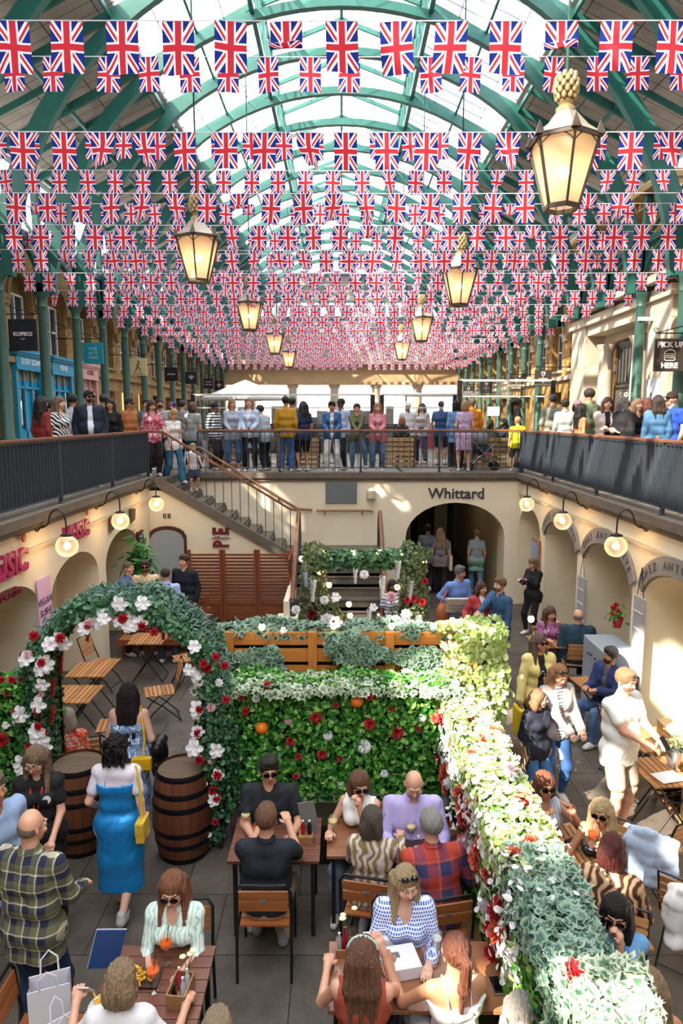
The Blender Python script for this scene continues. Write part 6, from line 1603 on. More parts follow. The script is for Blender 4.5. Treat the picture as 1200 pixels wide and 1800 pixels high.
# ------------------------------------------------------------ signs and doors in the court
mb=MB(); FR=mat('dark_maroon_frame','#4a2420',.5); P=[( -.36*math.cos(a),.36*.55*math.sin(a)) for a in np.linspace(0,math.pi,9)]
Y=YS-.02; xc=PY(295,970,Y).x
poly=[(-.38,0),(-.38,1.85)]+[(x,1.85+z) for x,z in P]+[(.38,1.85),(.38,0)]
Mt=Matrix.Translation((xc,Y,.0))@Matrix.Rotation(R(90),4,'X'); mb.prism([(x*1.14,z*1.04) for x,z in poly],Mt,.05); mb.prism(poly,Mt,.07,1); struct(mb,'door_2',[FR,mat('grey_door_pane','#9aa3a8',.4)])
PM=mat('maroon_lettering','#6e1c26',.5)
e=empty('lettered_sign',PY(388,943,YS-.03),0,'maroon sideways lettered sign with a thin band on the cream stair wall','sign')
w=.37/2
def let(poly_,dx,dz): 
    return MB().prism(poly_,Matrix.Translation((dx,0,dz))@Matrix.Rotation(R(90),4,'X'),.03)
# letters are turned on their side, reading upwards: P below, E above
a=.185
let([(-a,.0),(a,.0),(a,.05),(-a,.05)],0,-.235).build('letter',PM,e)
mbp=MB(); n=10; ring=[(-a+.03+.0,0)]
outer=[(-a+.105+.105*math.cos(t)-.0,.05+.10*math.sin(t)) for t in np.linspace(math.pi,0,n)]; inner=[(-a+.105+.05*math.cos(t),.05+.05*math.sin(t)) for t in np.linspace(0,math.pi,n)]
let(outer+inner,0,-.235).build('letter_bowl',PM,e)
MB().box((0,-.012,-.0),(.37,.02,.075)).build('name_band',PM,e); place_text('BATTERSEA','lettering',mat('letter_#efe6dc','#efe6dc',.5),(0,-.026,0),(R(90),0,0),.088,.003,e,bold=.002)
mbE=MB(); 
for q in (let([(-a,0),(a,0),(a,.055),(-a,.055)],0,.055),): pass
mbE=let([(-a,0),(-a,.15),(-a+.08,.15),(-a+.08,.055),(-.05,.055),(-.05,.13),(.05,.13),(.05,.055),(a-.08,.055),(a-.08,.15),(a,.15),(a,0)],0,.055); mbE.build('letter',PM,e)
place_text('Whittard','lettering_sign',mat('charcoal_lettering','#34383c',.5),PY(802,868,YF-.02),(R(90),0,0),.36,.015,bold=.004)
o=bpy.data.objects['lettering_sign']; tag(o,'charcoal raised cursive lettering above the vaulted passage on the far wall','sign')
p0=PY(572,847,YF-.03); p1=PY(627,884,YF-.03); mb=MB(); mb.box(((p0.x+p1.x)/2,YF-.03,(p0.z+p1.z)/2),(p1.x-p0.x,.05,p0.z-p1.z)); tag(mb.build('plaque',mat('slate_grey_plaque','#6d7478',.5,var=.05),bevel=.01),'blank slate grey plaque on the far cream wall','plaque')
mb=MB(); mb.lathe([(.12,-.12),(.1,.06),(.02,.12)],12,c=(PY(652,866,YF-.06).x,YF-.08,PY(652,866,YF).z)); tag(mb.build('uplighter',STONE,smooth=True),'small pale conical uplighter on the far wall beside the plaque','light')
# vent grille
e=empty('vent_grille',PY(293,907,YS-.02),0,'small dark slotted vent in the stair wall','vent'); mb=MB()
for dx in (-.07,-.03,.03,.07): mb.box((dx,0,0),(.022,.02,.11))
mb.build('slots',mat('vent_dark','#3a332c',.7),e)
# menu board on the left wall by the door, posters
p=PX(247,972,-X0+.03); e=empty('menu_board',p,0,'tall black menu board with white writing and red frame on the left wall','sign'); MB().box((0,0,0),(.04,.42,.95)).build('frame',mat('red_menu_frame','#5c1c20',.5),e); MB().box((.024,0,0),(.01,.36,.88)).build('board',mat('blackboard','#16161a',.6),e)
for i in range(8): place_text(['MENU','PIES','SALADS','SOUPS','SIDES','COFFEE','BEERS','CIDER'][i],'lettering',mat('letter_#d8d6d2','#d8d6d2',.5),(.03,0,.36-.1*i),(R(90),0,R(90)),.08,.002,e)
p=PX(79,1068,-X0+.03); e=empty('poster',p,0,'pink poster reading VEGAN SUSHI beside the middle left arch','poster'); MB().box((0,0,-.3),(.02,.42,1.5)).build('sheet',mat('pink_poster','#e6bfe0',.6),e)
place_text('VEGAN','lettering',mat('letter_#5a2a5c','#5a2a5c',.5),(.014,0,.1),(R(90),0,R(90)),.14,.002,e); place_text('SUSHI','lettering',mat('letter_#5a2a5c','#5a2a5c',.5),(.014,0,-.06),(R(90),0,R(90)),.14,.002,e)
PK=mat('raspberry_lettering','#b82a5c',.45); 
def wall_word(txt,px,py,size,lab,sub=None,m=PK,shear=0,side=-1,rot=0):
    p=PX(px,py,side*(X0-.03)); e=empty('lettered_sign',p,0,lab,'sign'); place_text(txt,'lettering',m,(0,0,0),(R(90),0,R(90 if side<0 else -90)),size,.03,e,bold=.012,shear=shear)
    if sub: place_text(sub,'small_lettering',mat('maroon_lettering','#6e1c26',.5),(0,0,-size*.85),(R(90),0,R(90 if side<0 else -90)),size*.42,.015,e,shear=.3)
    mb=MB(); mb.sphere((0.02,size*1.25,size*.75),size*.16,8,sc=(.3,1,1)); mb.build('cherry_dot',mat('cherry_red','#b8424a',.5),e,smooth=True)
wall_word('MUSIC',8,1000,.42,'raspberry raised lettering ending in MUSIC over the nearest left arch','and Coffee',shear=.1); wall_word('MUSIC',134,936,.36,'raspberry raised lettering over the middle left arch behind a globe lamp',shear=.1)
# banners over the third left arch
for i,(px,py,lab) in enumerate(((196,923,'small striped bunting pennant left of the third left arch crown'),(232,908,'small striped bunting pennant right of the third left arch crown'))):
    p=PX(px,py,-X0+.04); e=empty('pennant',p,0,lab,'banner','striped pennants over the third left arch'); mb=MB(); mb.prism([(-.14,-.12),(.14,-.08),(.2,.14),(-.08,.18)],Matrix.Rotation(R(90),4,'Z')@Matrix.Rotation(R(90),4,'X'),.02); mb.build('cloth',cloth('vstripe','#5a4438','#cfc0a8',scale=18),e)
# grey arched name boards on the right
AG=mat('warm_grey_signboard','#8e8a86',.6); DK=mat('engraved_lettering','#5c5856',.6)
for k,(uc,w,sp,ri) in enumerate(RIGHT_ARCH[1:4]):
    e=empty('arched_name_board',(X0-.02,uc,0),0,'grey arched name board over the right wall arches, '+['furthest','middle','nearest'][k],'sign','arched boards over the right arches')
    n=16; pi=[]; po=[]
    for i in range(n+1):
        a=math.pi*(.06+.88*i/n); pi.append((w/2*1.01*math.cos(a)*-1,sp+.02+ri*math.sin(a))); po.append(((w/2+.16)*math.cos(a)*-1,sp+.08+(ri+.2)*math.sin(a)))
    mb=MB(); vs=[]
    for (x,z),(x2,z2) in zip(pi,po): vs+=[(0,x,z),(0,x2,z2),(-.03,x2,z2),(-.03,x,z)]
    fs=[(4*i+j,4*i+(j+1)%4,4*i+4+(j+1)%4,4*i+4+j) for i in range(n) for j in range(4)]+[(3,2,1,0),(4*n,4*n+1,4*n+2,4*n+3)]
    mb.add(vs,fs); mb.build('board',AG,e)
    txt='CHEZ ANTOINETTE'; L=len(txt)
    for i,ch in enumerate(txt):
        if ch==' ': continue
        a=math.pi*(.16+.68*i/(L-1)); yy=(w/2+.085)*math.cos(a); zz=sp+.05+(ri+.1)*math.sin(a); tl=math.atan2((ri+.1)*math.cos(a),(w/2+.085)*math.sin(a))
        place_text(ch,'letter',DK,(-.036,yy,zz),(Matrix.Rotation(R(-90),3,'Z')@Matrix.Rotation(-tl,3,'Y')@Matrix.Rotation(R(90),3,'X')).to_euler(),.155,.003,e)
for k,(px,py,pt) in enumerate(((1021,1055,1010),(1122,1100,1044))):
    p=PX(px,py,X0-.06); e=empty('hanging_menu_board',p,0,'tall grey menu board hanging on a cord on the right wall, '+['further one','nearer one'][k],'sign','grey hanging boards'); mb=MB(); mb.box((0,0,-.25),(.03,.36,1.35)); mb.build('board',mat('grey_menu_board','#a8a8aa',.5),e,bevel=.01)
    MB().tube([(0,-.1,.42),(0,0,.85),(0,.1,.42)],.006,5).build('cord',BLK,e)
    for j in range(4):
        MB().box((-.02,0,.2-.25*j),(.006,.26,.02)).build('heading_line',mat('letter_#e8e6e4','#e8e6e4',.5),e)
p=PX(941,985,X0-.04); e=empty('framed_picture',p,0,'framed blue poster leaning in the far right niche behind the woman in black','picture'); p.x
MB().box((0,0,0),(.05,.5,.95)).build('frame',wood('oak_frame','#8a5a34','#b07a48',2),e); MB().box((-.03,0,0),(.01,.4,.82)).build('print',mat('sky_print','#8fa8d0',.5,var=.3,vscale=3),e)
# grey box cupboard, crate shelf in the right arches
e=empty('grey_cupboard',(X0-.28,9.85,0),0,'plain grey box cupboard against the right wall under the geranium','cupboard'); MB().box((0,0,.6),(.5,.85,1.2)).build('carcass',mat('blue_grey_paint','#8f9aa2',.5),e,bevel=.02)
mb=MB(); 
for dy in (-.1,.05,.15): mb.lathe([(.015,0),(.015,.02)],8,c=(-.25,dy,1.0-.1*abs(dy)),M=Matrix.Rotation(R(-90),3,'Y'))
mb.build('rivets',BLK,e)
e=empty('wine_shelf',(X0-.32,7.35,0),0,'pale wooden shelf stacked with wine bottles by the right wall','shelf'); PW=wood('pale_pine','#b98d5c','#dcb888',2,3)
for s_ in (-1,1):
    for x in (-.2,.2): MB().box((x,s_*.33,.5),(.05,.05,1.0)).build('post',PW,e)
for z in (.12,.55,.98): MB().box((0,0,z),(.46,.72,.03)).build('shelf_board',PW,e)
for k in range(12):
    z=.19+.1*(k//4)+(.0 if k<12 else 0); bb=bottle((X0-.34,7.1+.15*(k%4),z+.0),'dark wine bottle lying in the pale shelf, %s row, %s'%(['bottom','middle','top'][k//4],['nearest','second','third','furthest'][k%4]),'#14180f',.28,.04,'#5a1418',None,'wine bottles in the shelf'); bb.rotation_euler=(0,R(-90),0); bb.name='wine_bottle'

# joinery inside the court arches
gf=mat('warm_grey_joinery','#8b8f92',.5); dk=mat('dark_window_glass','#2c3740',.08,coat=.5)
for k,(uc,w,sp,ri) in enumerate(RIGHT_ARCH[1:4]):
    w_=MB(); X=X0+.7; y0=uc-.62
    w_.box((X,y0,1.15),(.06,.66,2.2),mi=0); w_.box((X-.04,y0,1.45),(.02,.4,1.3),mi=1)
    for dy in (-.24,.24): w_.box((X-.06,y0+dy,1.15),(.06,.06,2.25),mi=0)
    struct(w_,'window_%d'%(95+k),[gf,dk])
pk=mat('dusty_pink_door','#c2988a',.5,var=.1,vscale=3)
for k,(uc,w,sp,ri) in enumerate(LEFT_ARCH[:4]):
    w_=MB(); w_.box((-X0-.7,uc-.58,1.05),(.06,.8,2.1),mi=0 if k else 1)
    for dy in (-.3,0,.3): w_.box((-X0-.66,uc-.58+dy,1.05),(.03,.04,2.1),mi=0 if k else 1)
    struct(w_,'door_%d'%(3+k),[pk,mat('dark_doorway','#1c1814',.7)])
# ------------------------------------------------------------ front tables
T1=plank_table('cafe_table',(-1.27,4.12,0),.72,.72,.75,'dark plank cafe table at the lower left holding two orange drinks',DECK,planks=7)
T2=plank_table('cafe_table',(-.59,5.75,0),.8,.66,.75,'plank cafe table between the man in black tee and the man in navy polo',DECK,planks=8)
T3=plank_table('cafe_table',(.16,5.78,0),.58,.58,.75,'brown cafe table between the woman in white and the woman in patterned blouse',TBL2,planks=1)
T4=plank_table('cafe_table',(.83,5.76,0),.66,.56,.75,'dark cafe table between the man in lilac shirt and the man in red plaid',mat('dark_wine_tabletop','#4a2c2a',.3,coat=.3),planks=1)
T5=plank_table('cafe_table',(.56,4.22,0),1.3,.6,.75,'long brown cafe table in the foreground with white box and bags',TBL2,planks=1)
who('woman with wavy red hair and sunglasses in mint patterned blouse at lower left table',303,1562,0,chair=('c','black framed chair of the red haired woman in mint blouse'),pose='sit',sex='f',H=1.66,tone='pale',hair=('long','#7a3f20','#b87444',.33),top=('half',cloth('swirl','#9fd0c0','#e6f3ec',scale=9)),bot=('pants','#3a4152'),glasses='sun',tilt=14,hl=(.1,-.33,.74),hr=(-.1,-.33,.74),shoes='#222222')
WTW=who('woman with streaked blonde hair in white tee seen from behind, holding her phone up',213,1722,180,chair=('c','black framed chair of the woman in white tee holding her phone'),pose='sit',sex='f',H=1.66,tone='fair',hair=('bob','#7a5a35','#d9b887'),top=('tee','#f2eef2'),bot=('pants','#30384a'),hl=(.36,-.22,.86),hr=(-.24,-.22,.98) and (-.33,-.25,.8),tilt=10,girth=1.05)
BTM=who('man with short dark hair and sunglasses in black tee facing the camera at left table',473,1352,0,pose='sit',sex='m',H=1.8,girth=1.18,tone='fair',hair=('short','#1d1916','#39342f'),top=('tee','#15181f'),bot=('pants','#23252b'),glasses='sun',hl=(.24,-.38,.8),hr=(-.12,-.4,.8),tilt=6,look=12)
who('man with short ginger hair in dark navy polo seen from behind at left table',468,1440,180,chair=('c','black framed slatted chair of the man in navy polo'),pose='sit',sex='m',H=1.78,girth=1.08,tone='fair',hair=('short','#6b4226','#9c6a42'),top=('polo','#141c28'),bot=('pants',cloth('plain','#b39a78')),hl=(.1,-.36,.95),hr=(-.16,-.36,.98),tilt=8,shoes='#8b8c90',fl=(.12,-.25,.08),fr=(-.12,-.12,.08))
who('woman with brown hair and sunglasses in white sleeveless top resting chin on hand',632,1378,-14,chair=('c','black framed chair of the woman in white sleeveless top'),pose='sit',sex='f',H=1.64,tone='fair',hair=('bob','#6a4128','#94603c'),top=('tank','#f3f1ee'),bot=('pants','#7f92a8'),glasses='sun',look=25,tilt=12,lean=6,hl=(.04,-.27,1.06),hr=(-.22,-.34,.8),grip=.9)
who('woman with grey brown bob in olive and lilac patterned blouse seen from behind',655,1440,168,chair=('c','black framed slatted chair of the woman in olive patterned blouse'),pose='sit',sex='f',H=1.66,tone='fair',hair=('bob','#4b4036','#7a6c5c'),top=('long',cloth('swirl','#8a7b3a','#bda3ad','#d8c6c4',scale=5)),bot=('pants',cloth('swirl','#8a7b3a','#bda3ad',scale=5)),glasses='clear',hl=(.14,-.36,.8),hr=(-.2,-.36,.82),look=-18,girth=1.05)
LIL=who('balding man with grey beard in lilac shirt looking down at his glass',727,1378,0,pose='sit',sex='m',H=1.78,girth=1.15,tone='fair',hair=('bald','#9a948c','#c8c4bc'),top=('shirt','#bdb0e6'),bot=('pants','#2a3040'),tilt=24,hl=(.22,-.36,.8),hr=(-.2,-.36,.8),beard='#9a928a')
who('man with grey hair in red and navy plaid shirt seen from behind',758,1450,192,chair=('c','black framed slatted chair of the man in red plaid shirt'),pose='sit',sex='m',H=1.74,girth=1.15,tone='fair',hair=('short','#8f8a84','#c2beb6'),top=('shirt',cloth('plaid','#b23c2c','#33345c','#c8604c',scale=5)),bot=('pants',cloth('plain','#a8a69c')),hl=(.06,-.35,.8),hr=(-.32,-.3,.8),lean=10,tilt=10,look=-15)
I=who('blonde woman in blue and white patterned blouse with sunglasses pushed up on her hair',713,1552,0,chair=('c','black framed chair of the blonde woman in blue patterned blouse'),pose='sit',sex='f',H=1.68,tone='pale',hair=('long','#a98552','#e3c993',.3),top=('blouse',cloth('brickdot','#2c5cc8','#3f72da','#eef2fa',scale=28)),bot=('pants','#2a3550'),hl=(.14,-.33,.78),hr=(-.16,-.33,.78),tilt=8,look=14,girth=1.12); sunglasses_on_head(I)
RUST=who('woman with long brown hair and headband in rust red tank top seen from behind',637,1678,175,chair=('c','black framed chair of the woman in rust red tank top'),pose='sit',sex='f',H=1.68,tone='fair',hair=('long','#5a3420','#a8714a',.42),top=('tank','#a84a34'),bot=('pants','#2c2f36'),hl=(.26,-.36,.8),hr=(-.12,-.3,1.0),tilt=4)
who('woman with auburn ponytail in white off shoulder top seen from behind',800,1672,190,chair=('c','black framed chair of the woman with auburn ponytail'),pose='sit',sex='f',H=1.68,tone='tan',hair=('pony','#4a2414','#8a4426'),top=('dress0','#f4f2f4',.3),bot=('pants','#8fa6c4'),hl=(.34,-.36,.86),hr=(-.2,-.36,.8),look=8)
who('grey blonde woman with sunglasses at the bottom edge looking up',915,1788,-18,pose='sit',sex='f',H=1.6,tone='pale',hair=('long','#8f857a','#cfc6b8',.3),top=('tee','#cfc8c2'),bot=('pants','#3a4152'),glasses='sun',tilt=-4,hip=.46)
who('person with short fair hair cut off by the bottom edge beside the lower left table',382,1815,180,pose='sit',sex='f',H=1.66,tone='fair',hair=('short','#8a6f4e','#cdb48c'),top=('tee','#d8d2cc'),bot=('pants','#30384a'))
# right of the hedge
STR=who('woman with auburn hair and sunglasses in striped sleeveless top raising a drink',957,1380,10,chair=('b','slatted folding chair of the woman in striped sleeveless top'),pose='sit',sex='f',H=1.66,tone='tan',hair=('bob','#6b2f1a','#a85a34'),top=('tank',cloth('vstripe','#b9bccb','#8e93a8','#c9ccd8',scale=30)),bot=('pants','#c7ccd6'),glasses='sun',hl=(.16,-.22,1.04),hr=(-.1,-.24,1.0),girth=1.08,look=-4)
SPZ=who('woman with long blonde hair and red sunglasses drinking an orange spritz',1056,1428,-42,chair=('b','slatted folding chair of the blonde woman drinking a spritz'),pose='sit',sex='f',H=1.58,hip=.46,tone='tan',hair=('long','#b58a4e','#ecd49c',.4),top=('dress0',cloth('dots','#191b26','#e6e4e0',scale=60)),bot=None,glasses='sun',hl=(.05,-.24,1.06),hr=(-.16,-.36,.78),look=10)
who('woman with dark red hair in brown swirl patterned blouse seen from behind',1076,1492,152,chair=('b','slatted folding chair of the woman in brown swirl blouse'),pose='sit',sex='f',H=1.74,hip=.53,tone='fair',hair=('bob','#3a1210','#8a3226'),top=('blouse',cloth('swirl','#4a2c1c','#b98a62','#d6ad86',scale=4.5)),bot=('pants',cloth('plain','#8a5a3c')),hl=(.2,-.34,.8),hr=(-.2,-.34,.8),girth=1.15,lean=4,tilt=8)
who('woman with straight black hair and sunglasses in light blue tee resting cheek on hand',1083,1605,-28,chair=('b','slatted folding chair of the black haired woman in light blue tee'),pose='sit',sex='f',H=1.66,tone='fair',hair=('long','#0d0b0c','#2c2422',.36),top=('tee','#6fa6d6'),bot=('pants','#2a3040'),glasses='sun',hl=(.04,-.27,1.06),hr=(-.2,-.34,.78),lean=10,tilt=8,grip=1.0)
who('person with long sandy hair seen from behind at the lower right corner',1140,1735,170,pose='sit',sex='f',H=1.62,tone='tan',hair=('long','#7d5a38','#c09a68',.36),top=('tank','#c9a184'),bot=('pants','#6a5a4a'))
WSM=who('bearded man in white short sleeved shirt standing in the sun looking at his phone',1100,1196,30,sex='m',H=1.82,girth=1.15,tone='fair',hair=('short','#7d5536','#a97a50'),top=('tee','#f3f1ee',.12),bot=('shorts',cloth('plain','#a89684')),hl=(.1,-.4,1.2),hr=(-.06,-.4,1.18),tilt=10,shoes='#b88c74',beard='#7d5536')
who('dark haired man in glasses and navy puffer jacket sitting at a small table',1072,1152,-62,chair=('b','slatted folding chair of the man in navy puffer jacket'),pose='sit',sex='m',H=1.76,tone='tan',hair=('short','#15110f'),top=('jacket','#1f2f63',.0,'#5a5a5e'),bot=('pants','#4a6890'),glasses='clear',hl=(.1,-.34,.8),hr=(-.08,-.36,.8),look=-14,beard='#1c1512',shoes='#c8c8c8')
YEL=who('woman with long brown hair and sunglasses in open yellow jacket',948,1130,8,sex='f',H=1.7,tone='tan',hair=('long','#4a3226','#8a664a',.38),top=('jacket','#e8d789',.18,'#111114'),bot=('pants','#15161c'),glasses='sun',hl=(.2,-.1,.82),hr=(-.3,-.12,.86),tilt=-8,look=14)
I=who('blonde woman in striped top and grey jacket looking down at a paper',983,1186,14,sex='f',H=1.66,tone='fair',hair=('long','#9a6030','#d89a5c',.34),top=('jacket','#a59e9c',.3,cloth('hstripe','#e8e6e4','#e8e6e4','#3c4058',scale=28)),bot=('slim','#2f568c'),hl=(.16,-.3,1.0),hr=(.02,-.3,.98),tilt=22); sunglasses_on_head(I)
who('girl with white headband in dark navy hoodie and jeans',946,1228,30,sex='f',H=1.42,tone='fair',hair=('bob','#7a5532','#b88a5a'),top=('jacket','#12172a',.1,'#12172a'),bot=('pants','#3f6a9c'),look=40,shoes='#20222a')
who('woman with straight brown hair in purple paisley blouse eating at a small table',967,1078,4,chair=('b','slatted folding chair of the woman in purple paisley blouse'),pose='sit',sex='f',H=1.66,tone='fair',hair=('long','#5a3420','#7d4f34',.38),top=('long',cloth('floral','#c9749c','#7a3a78','#e8b8c8',scale=26)),bot=('skirt',cloth('floral','#c9749c','#7a3a78','#e8b8c8',scale=26),.4),hl=(.1,-.27,1.02),hr=(-.14,-.34,.8),tilt=12,look=8)
who('balding man in dark teal jacket seen from behind at a small table',1016,1083,168,chair=('b','slatted folding chair of the man in dark teal jacket'),pose='sit',sex='m',H=1.78,girth=1.15,tone='fair',hair=('bald','#7d7068','#a89c92'),top=('jacket','#1b3a4a',.0,'#1b3a4a'),bot=('pants','#22252e'))
BLKW=who('woman with blonde ponytail in black top and leggings looking at her phone',936,990,-56,sex='f',H=1.62,tone='fair',hair=('bob','#6b4c2c','#b58a58'),top=('long','#101014',.1),bot=('slim','#0f1016'),hl=(.08,-.32,1.24),hr=(-.1,-.3,1.2),tilt=20,shoes='#eeeeec')
GRY=who('grey haired man in light blue shirt with tan shoulder bag',808,1006,28,sex='m',H=1.8,tone='tan',hair=('short','#4a4644','#8a8682'),top=('shirt','#6f8fd0',.1),bot=('pants','#1f2a48'),hl=(.1,-.3,1.15),hr=(-.24,-.1,1.2),look=20,tilt=8)
who('woman with brown bob in red coat over white top',846,1034,10,sex='f',H=1.62,tone='fair',hair=('bob','#3f2418','#7a4830'),top=('jacket','#b23a3e',.34,'#eceaea'),bot=('pants','#20242e'),hl=(.12,-.3,.95),hr=(-.34,-.2,1.05),look=20)
who('man with ginger hair and beard in blue denim shirt pointing left',878,1028,-60,sex='m',H=1.8,tone='fair',hair=('short','#7a4a2a','#a0683e'),top=('shirt',cloth('denim','#33587e'),.12),bot=('pants','#22304e'),hl=(.3,-.16,.9),hr=(.06,-.58,1.3),beard='#8a5230',grip=.1)
TOT=who('woman with long blonde hair and cream tote walking into the vaulted passage',774,936,180,floor=0,sex='f',H=1.68,tone='fair',hair=('curlylong','#9a7040','#e0b878',.34),top=('tee','#8a7f86',.12),bot=('wide',cloth('plain','#17171c')),pose='walk')
who('older woman with short hair in green and grey top walking into the passage',838,938,176,sex='f',H=1.66,tone='fair',hair=('short','#7a5a44','#a88468'),top=('tee',cloth('hstripe','#6a9a80','#8f9ea0',scale=.55),.22),bot=('pants',cloth('denim','#5c7c9c')),pose='walk')
who('person with grey rucksack deep in the dark passage',752,930,170,sex='m',H=1.72,tone='tan',hair=('short','#15110f'),top=('tee','#7f889c',.12),bot=('pants','#1a1c22'),pose='walk',res=.014)
# left, four men round a table behind the arch
who('man with cropped fair hair in blue polo at the table of four men',226,998,70,sex='m',H=1.78,tone='fair',hair=('crop','#6b5038'),top=('polo','#4a66b0'),bot=('pants','#2c3242'))
who('man with sunglasses and beard in cream patterned shirt at the table of four men',255,996,10,sex='m',H=1.8,tone='tan',hair=('short','#3a281c'),top=('shirt',cloth('floral','#e8dcc2','#c9a878','#f2ead8',scale=8)),bot=('pants','#2c3242'),glasses='sun',beard='#4a3222')
who('man in pale blue shirt seen from behind at the table of four men',291,1010,180,sex='m',H=1.76,tone='fair',hair=('crop','#2c221a'),top=('shirt','#a8b8e8'),bot=('pants','#2c3242'))
who('man with short dark hair in navy jumper at the table of four men',323,986,-20,sex='m',H=1.84,girth=1.1,tone='fair',hair=('short','#3a281c'),top=('long','#0e1526'),bot=('pants','#2c3242'))
# by the arch and barrels
I=who('woman with curly black hair in satin blue slip dress over white tee walking away',204,1312,180,sex='f',H=1.7,tone='pale',hair=('curly','#0d0a0c','#2a2226'),top=('tee','#e4dcea'),over=('dress0',satin('#2290dc'),.62),bot=None,pose='walk',shoes='#b9b4b2',hr=(-.26,.05,.86),hl=(.2,-.12,.98),fl=(.06,-.16,.09),fr=(-.06,.22,.13)); BLUEW=I
I=who('woman with long dark hair in blue floral sundress walking away with yellow bag',226,1218,180,sex='f',H=1.7,girth=1.12,tone='pale',hair=('long','#1a1014','#3c2a2c',.42),top=('dress0',cloth('floral','#8fb2dc','#5f88c0','#e8f0fa',scale=22),.72),bot=None,pose='walk',hr=(-.22,-.14,.98),hl=(.24,-.08,.9)); FLOW=I
I=who('young woman with glasses and long fair hair in black staff polo with red lanyard',62,1336,12,sex='f',H=1.68,tone='fair',hair=('long','#4a3020','#c09868',.4),top=('polo','#101013',.14),bot=('pants','#101013'),glasses='clear',hl=(.14,-.26,.98),hr=(-.18,-.26,1.0),tilt=16,look=-10); STAFF=I
who('bald man in olive and navy plaid shirt and jeans seen from behind',56,1452,168,sex='m',H=1.78,girth=1.08,tone='fair',hair=('bald','#6b5a4c'),top=('shirt',cloth('plaid','#6a684a','#1c2440','#e0d8bc',scale=9),.14),bot=('pants','#1d3054'),glasses='clear',hl=(.26,-.2,1.02),hr=(-.2,-.3,1.1),look=-20,tilt=10)
who('man in pale blue tee and jeans at the left edge of the photo',-12,1385,60,sex='m',H=1.8,girth=1.05,tone='tan',hair=('short','#6b5a4c'),top=('tee','#9fb6dc',.12),bot=('pants','#22345c'),shoes='#e8e6e2',pose='walk')
who('person with white hair in red floral top sitting behind the arch',118,1262,200,chair=('b','slatted folding chair of the person in red floral top'),pose='sit',sex='f',H=1.6,tone='fair',hair=('bob','#b8a08c','#dccab8'),top=('long',cloth('floral','#b81f28','#e06a3c','#e8c8c0',scale=14)),bot=('pants','#8a2a30'))
who('person in grey striped top behind the sunlit hedge',898,1318,-100,pose='sit',sex='f',H=1.62,tone='fair',hair=('bob','#5a4632'),top=('long',cloth('vstripe','#b8bcc8','#8e92a4',scale=40)),bot=('pants','#2c3242'))
who('person in red behind the floral frame by the steps',548*0+602,1098,0,pose='sit',sex='f',H=1.6,tone='brown',hair=('bob','#16100e'),top=('long','#b02a34'),bot=('pants','#2c3242'))
who('person in white and navy striped top sitting behind the floral frame',690,1030,10,pose='sit',sex='f',H=1.7,tone='brown',hair=('bob','#16100e'),top=('tee',cloth('hstripe','#e8e6ee','#e8e6ee','#5a6a90',scale=14)),bot=('pants','#1c2030'),hip=.6)
UPN=[0]
def up(label,px,D,rz=0,**kw):
    fl=kw.pop('floor',UP); k_=kw.get('H',1.7)/1.72; kw.setdefault('res',.02 if D>13.5 else .016)
    c=D*.99+(-.2)*.138; x=(px-600)*c/1200; return person(label,(x,D,fl),R(rz),**kw)
J='#2f4f7c'
up('woman in rust red top with dark hair seen from behind at the left railing',72,12.1,150,sex='f',H=1.66,hair=('long','#1c1010'),top=('long','#8c2f24'),bot=('pants','#20242c'))
up('person with dark hair and crimson top between the rust red and striped women',88,14.4,160,sex='m',H=1.64,hair=('short','#15110f'),top=('tee','#8c1f2c'),bot=('pants','#20242c'))
up('woman in white and black diagonal striped top at the left railing',103,12.2,70,sex='f',H=1.66,hair=('long','#5a4030','#9c7a5a'),top=('tee',cloth('dstripe','#f0eeee','#15161c',scale=14),.1),bot=('skirt','#9ad0cc',.5))
up('man in pale grey tee with black hair seen from behind at the left railing',127,13.4,182,H=1.74,hair=('short','#0e0c0c'),top=('tee','#c8cad6',.1),bot=('pants','#2b2e36'),tone='tan')
up('man in navy jacket and sunglasses looking right at the left railing',157,13.2,22,H=1.8,girth=1.12,tone='tan',hair=('short','#12100f'),top=('jacket','#161f34',.12,'#dfe4f0'),bot=('pants',J),glasses='sun',beard='#1c1614',look=20)
up('man in white shirt with dark hair behind the navy jacket man',183,15.0,-160,H=1.78,hair=('short','#1c1614'),top=('shirt','#e4e4e0',.1),bot=('pants','#2b2e36'))
up('woman with long black hair in black top smiling toward the camera',194,14.6,4,sex='f',H=1.68,tone='tan',hair=('long','#0c0a0b'),top=('long','#121214',.1),bot=('pants','#16171b'))
up('man in ochre shirt and sunglasses in profile at the left railing',226,15.7,62,H=1.72,tone='tan',hair=('short','#15110f'),top=('shirt','#b0703a',.1),bot=('pants','#262a32'),glasses='sun')
up('woman with brown hair in pink floral blouse at the top of the stairs',266,15.6,30,sex='f',H=1.68,hair=('long','#3c2018','#6e4430'),top=('half',cloth('floral','#e6a0b8','#b81f4c','#f0ccd8',scale=12),.1),bot=('pants','#1a141a'),tilt=16,hl=(.2,-.3,1.05))
up('man with dark hair behind the woman in pink floral blouse',256,17.2,30,H=1.74,hair=('short','#2a1c14'),top=('tee','#3c6a70',.1),bot=('pants','#1a141a'))
up('bearded man in light grey tee near the stair top',282,17.8,10,H=1.76,tone='tan',hair=('crop','#1c1614'),top=('tee','#a8aaac',.1),bot=('pants','#2a3a34'),beard='#1c1614')
person('blonde woman in white tee and wide blue trousers walking down the stairs',(-3.86,15.75,UP-.17),R(48),H=1.66,sex='f',pose='walk',hair=('bob','#a8824c','#e2c68c'),top=('tee','#e8e2e4',.08),bot=('wide','#2f6c94'),tilt=28,res=.016,hr=(-.2,-.2,.85))
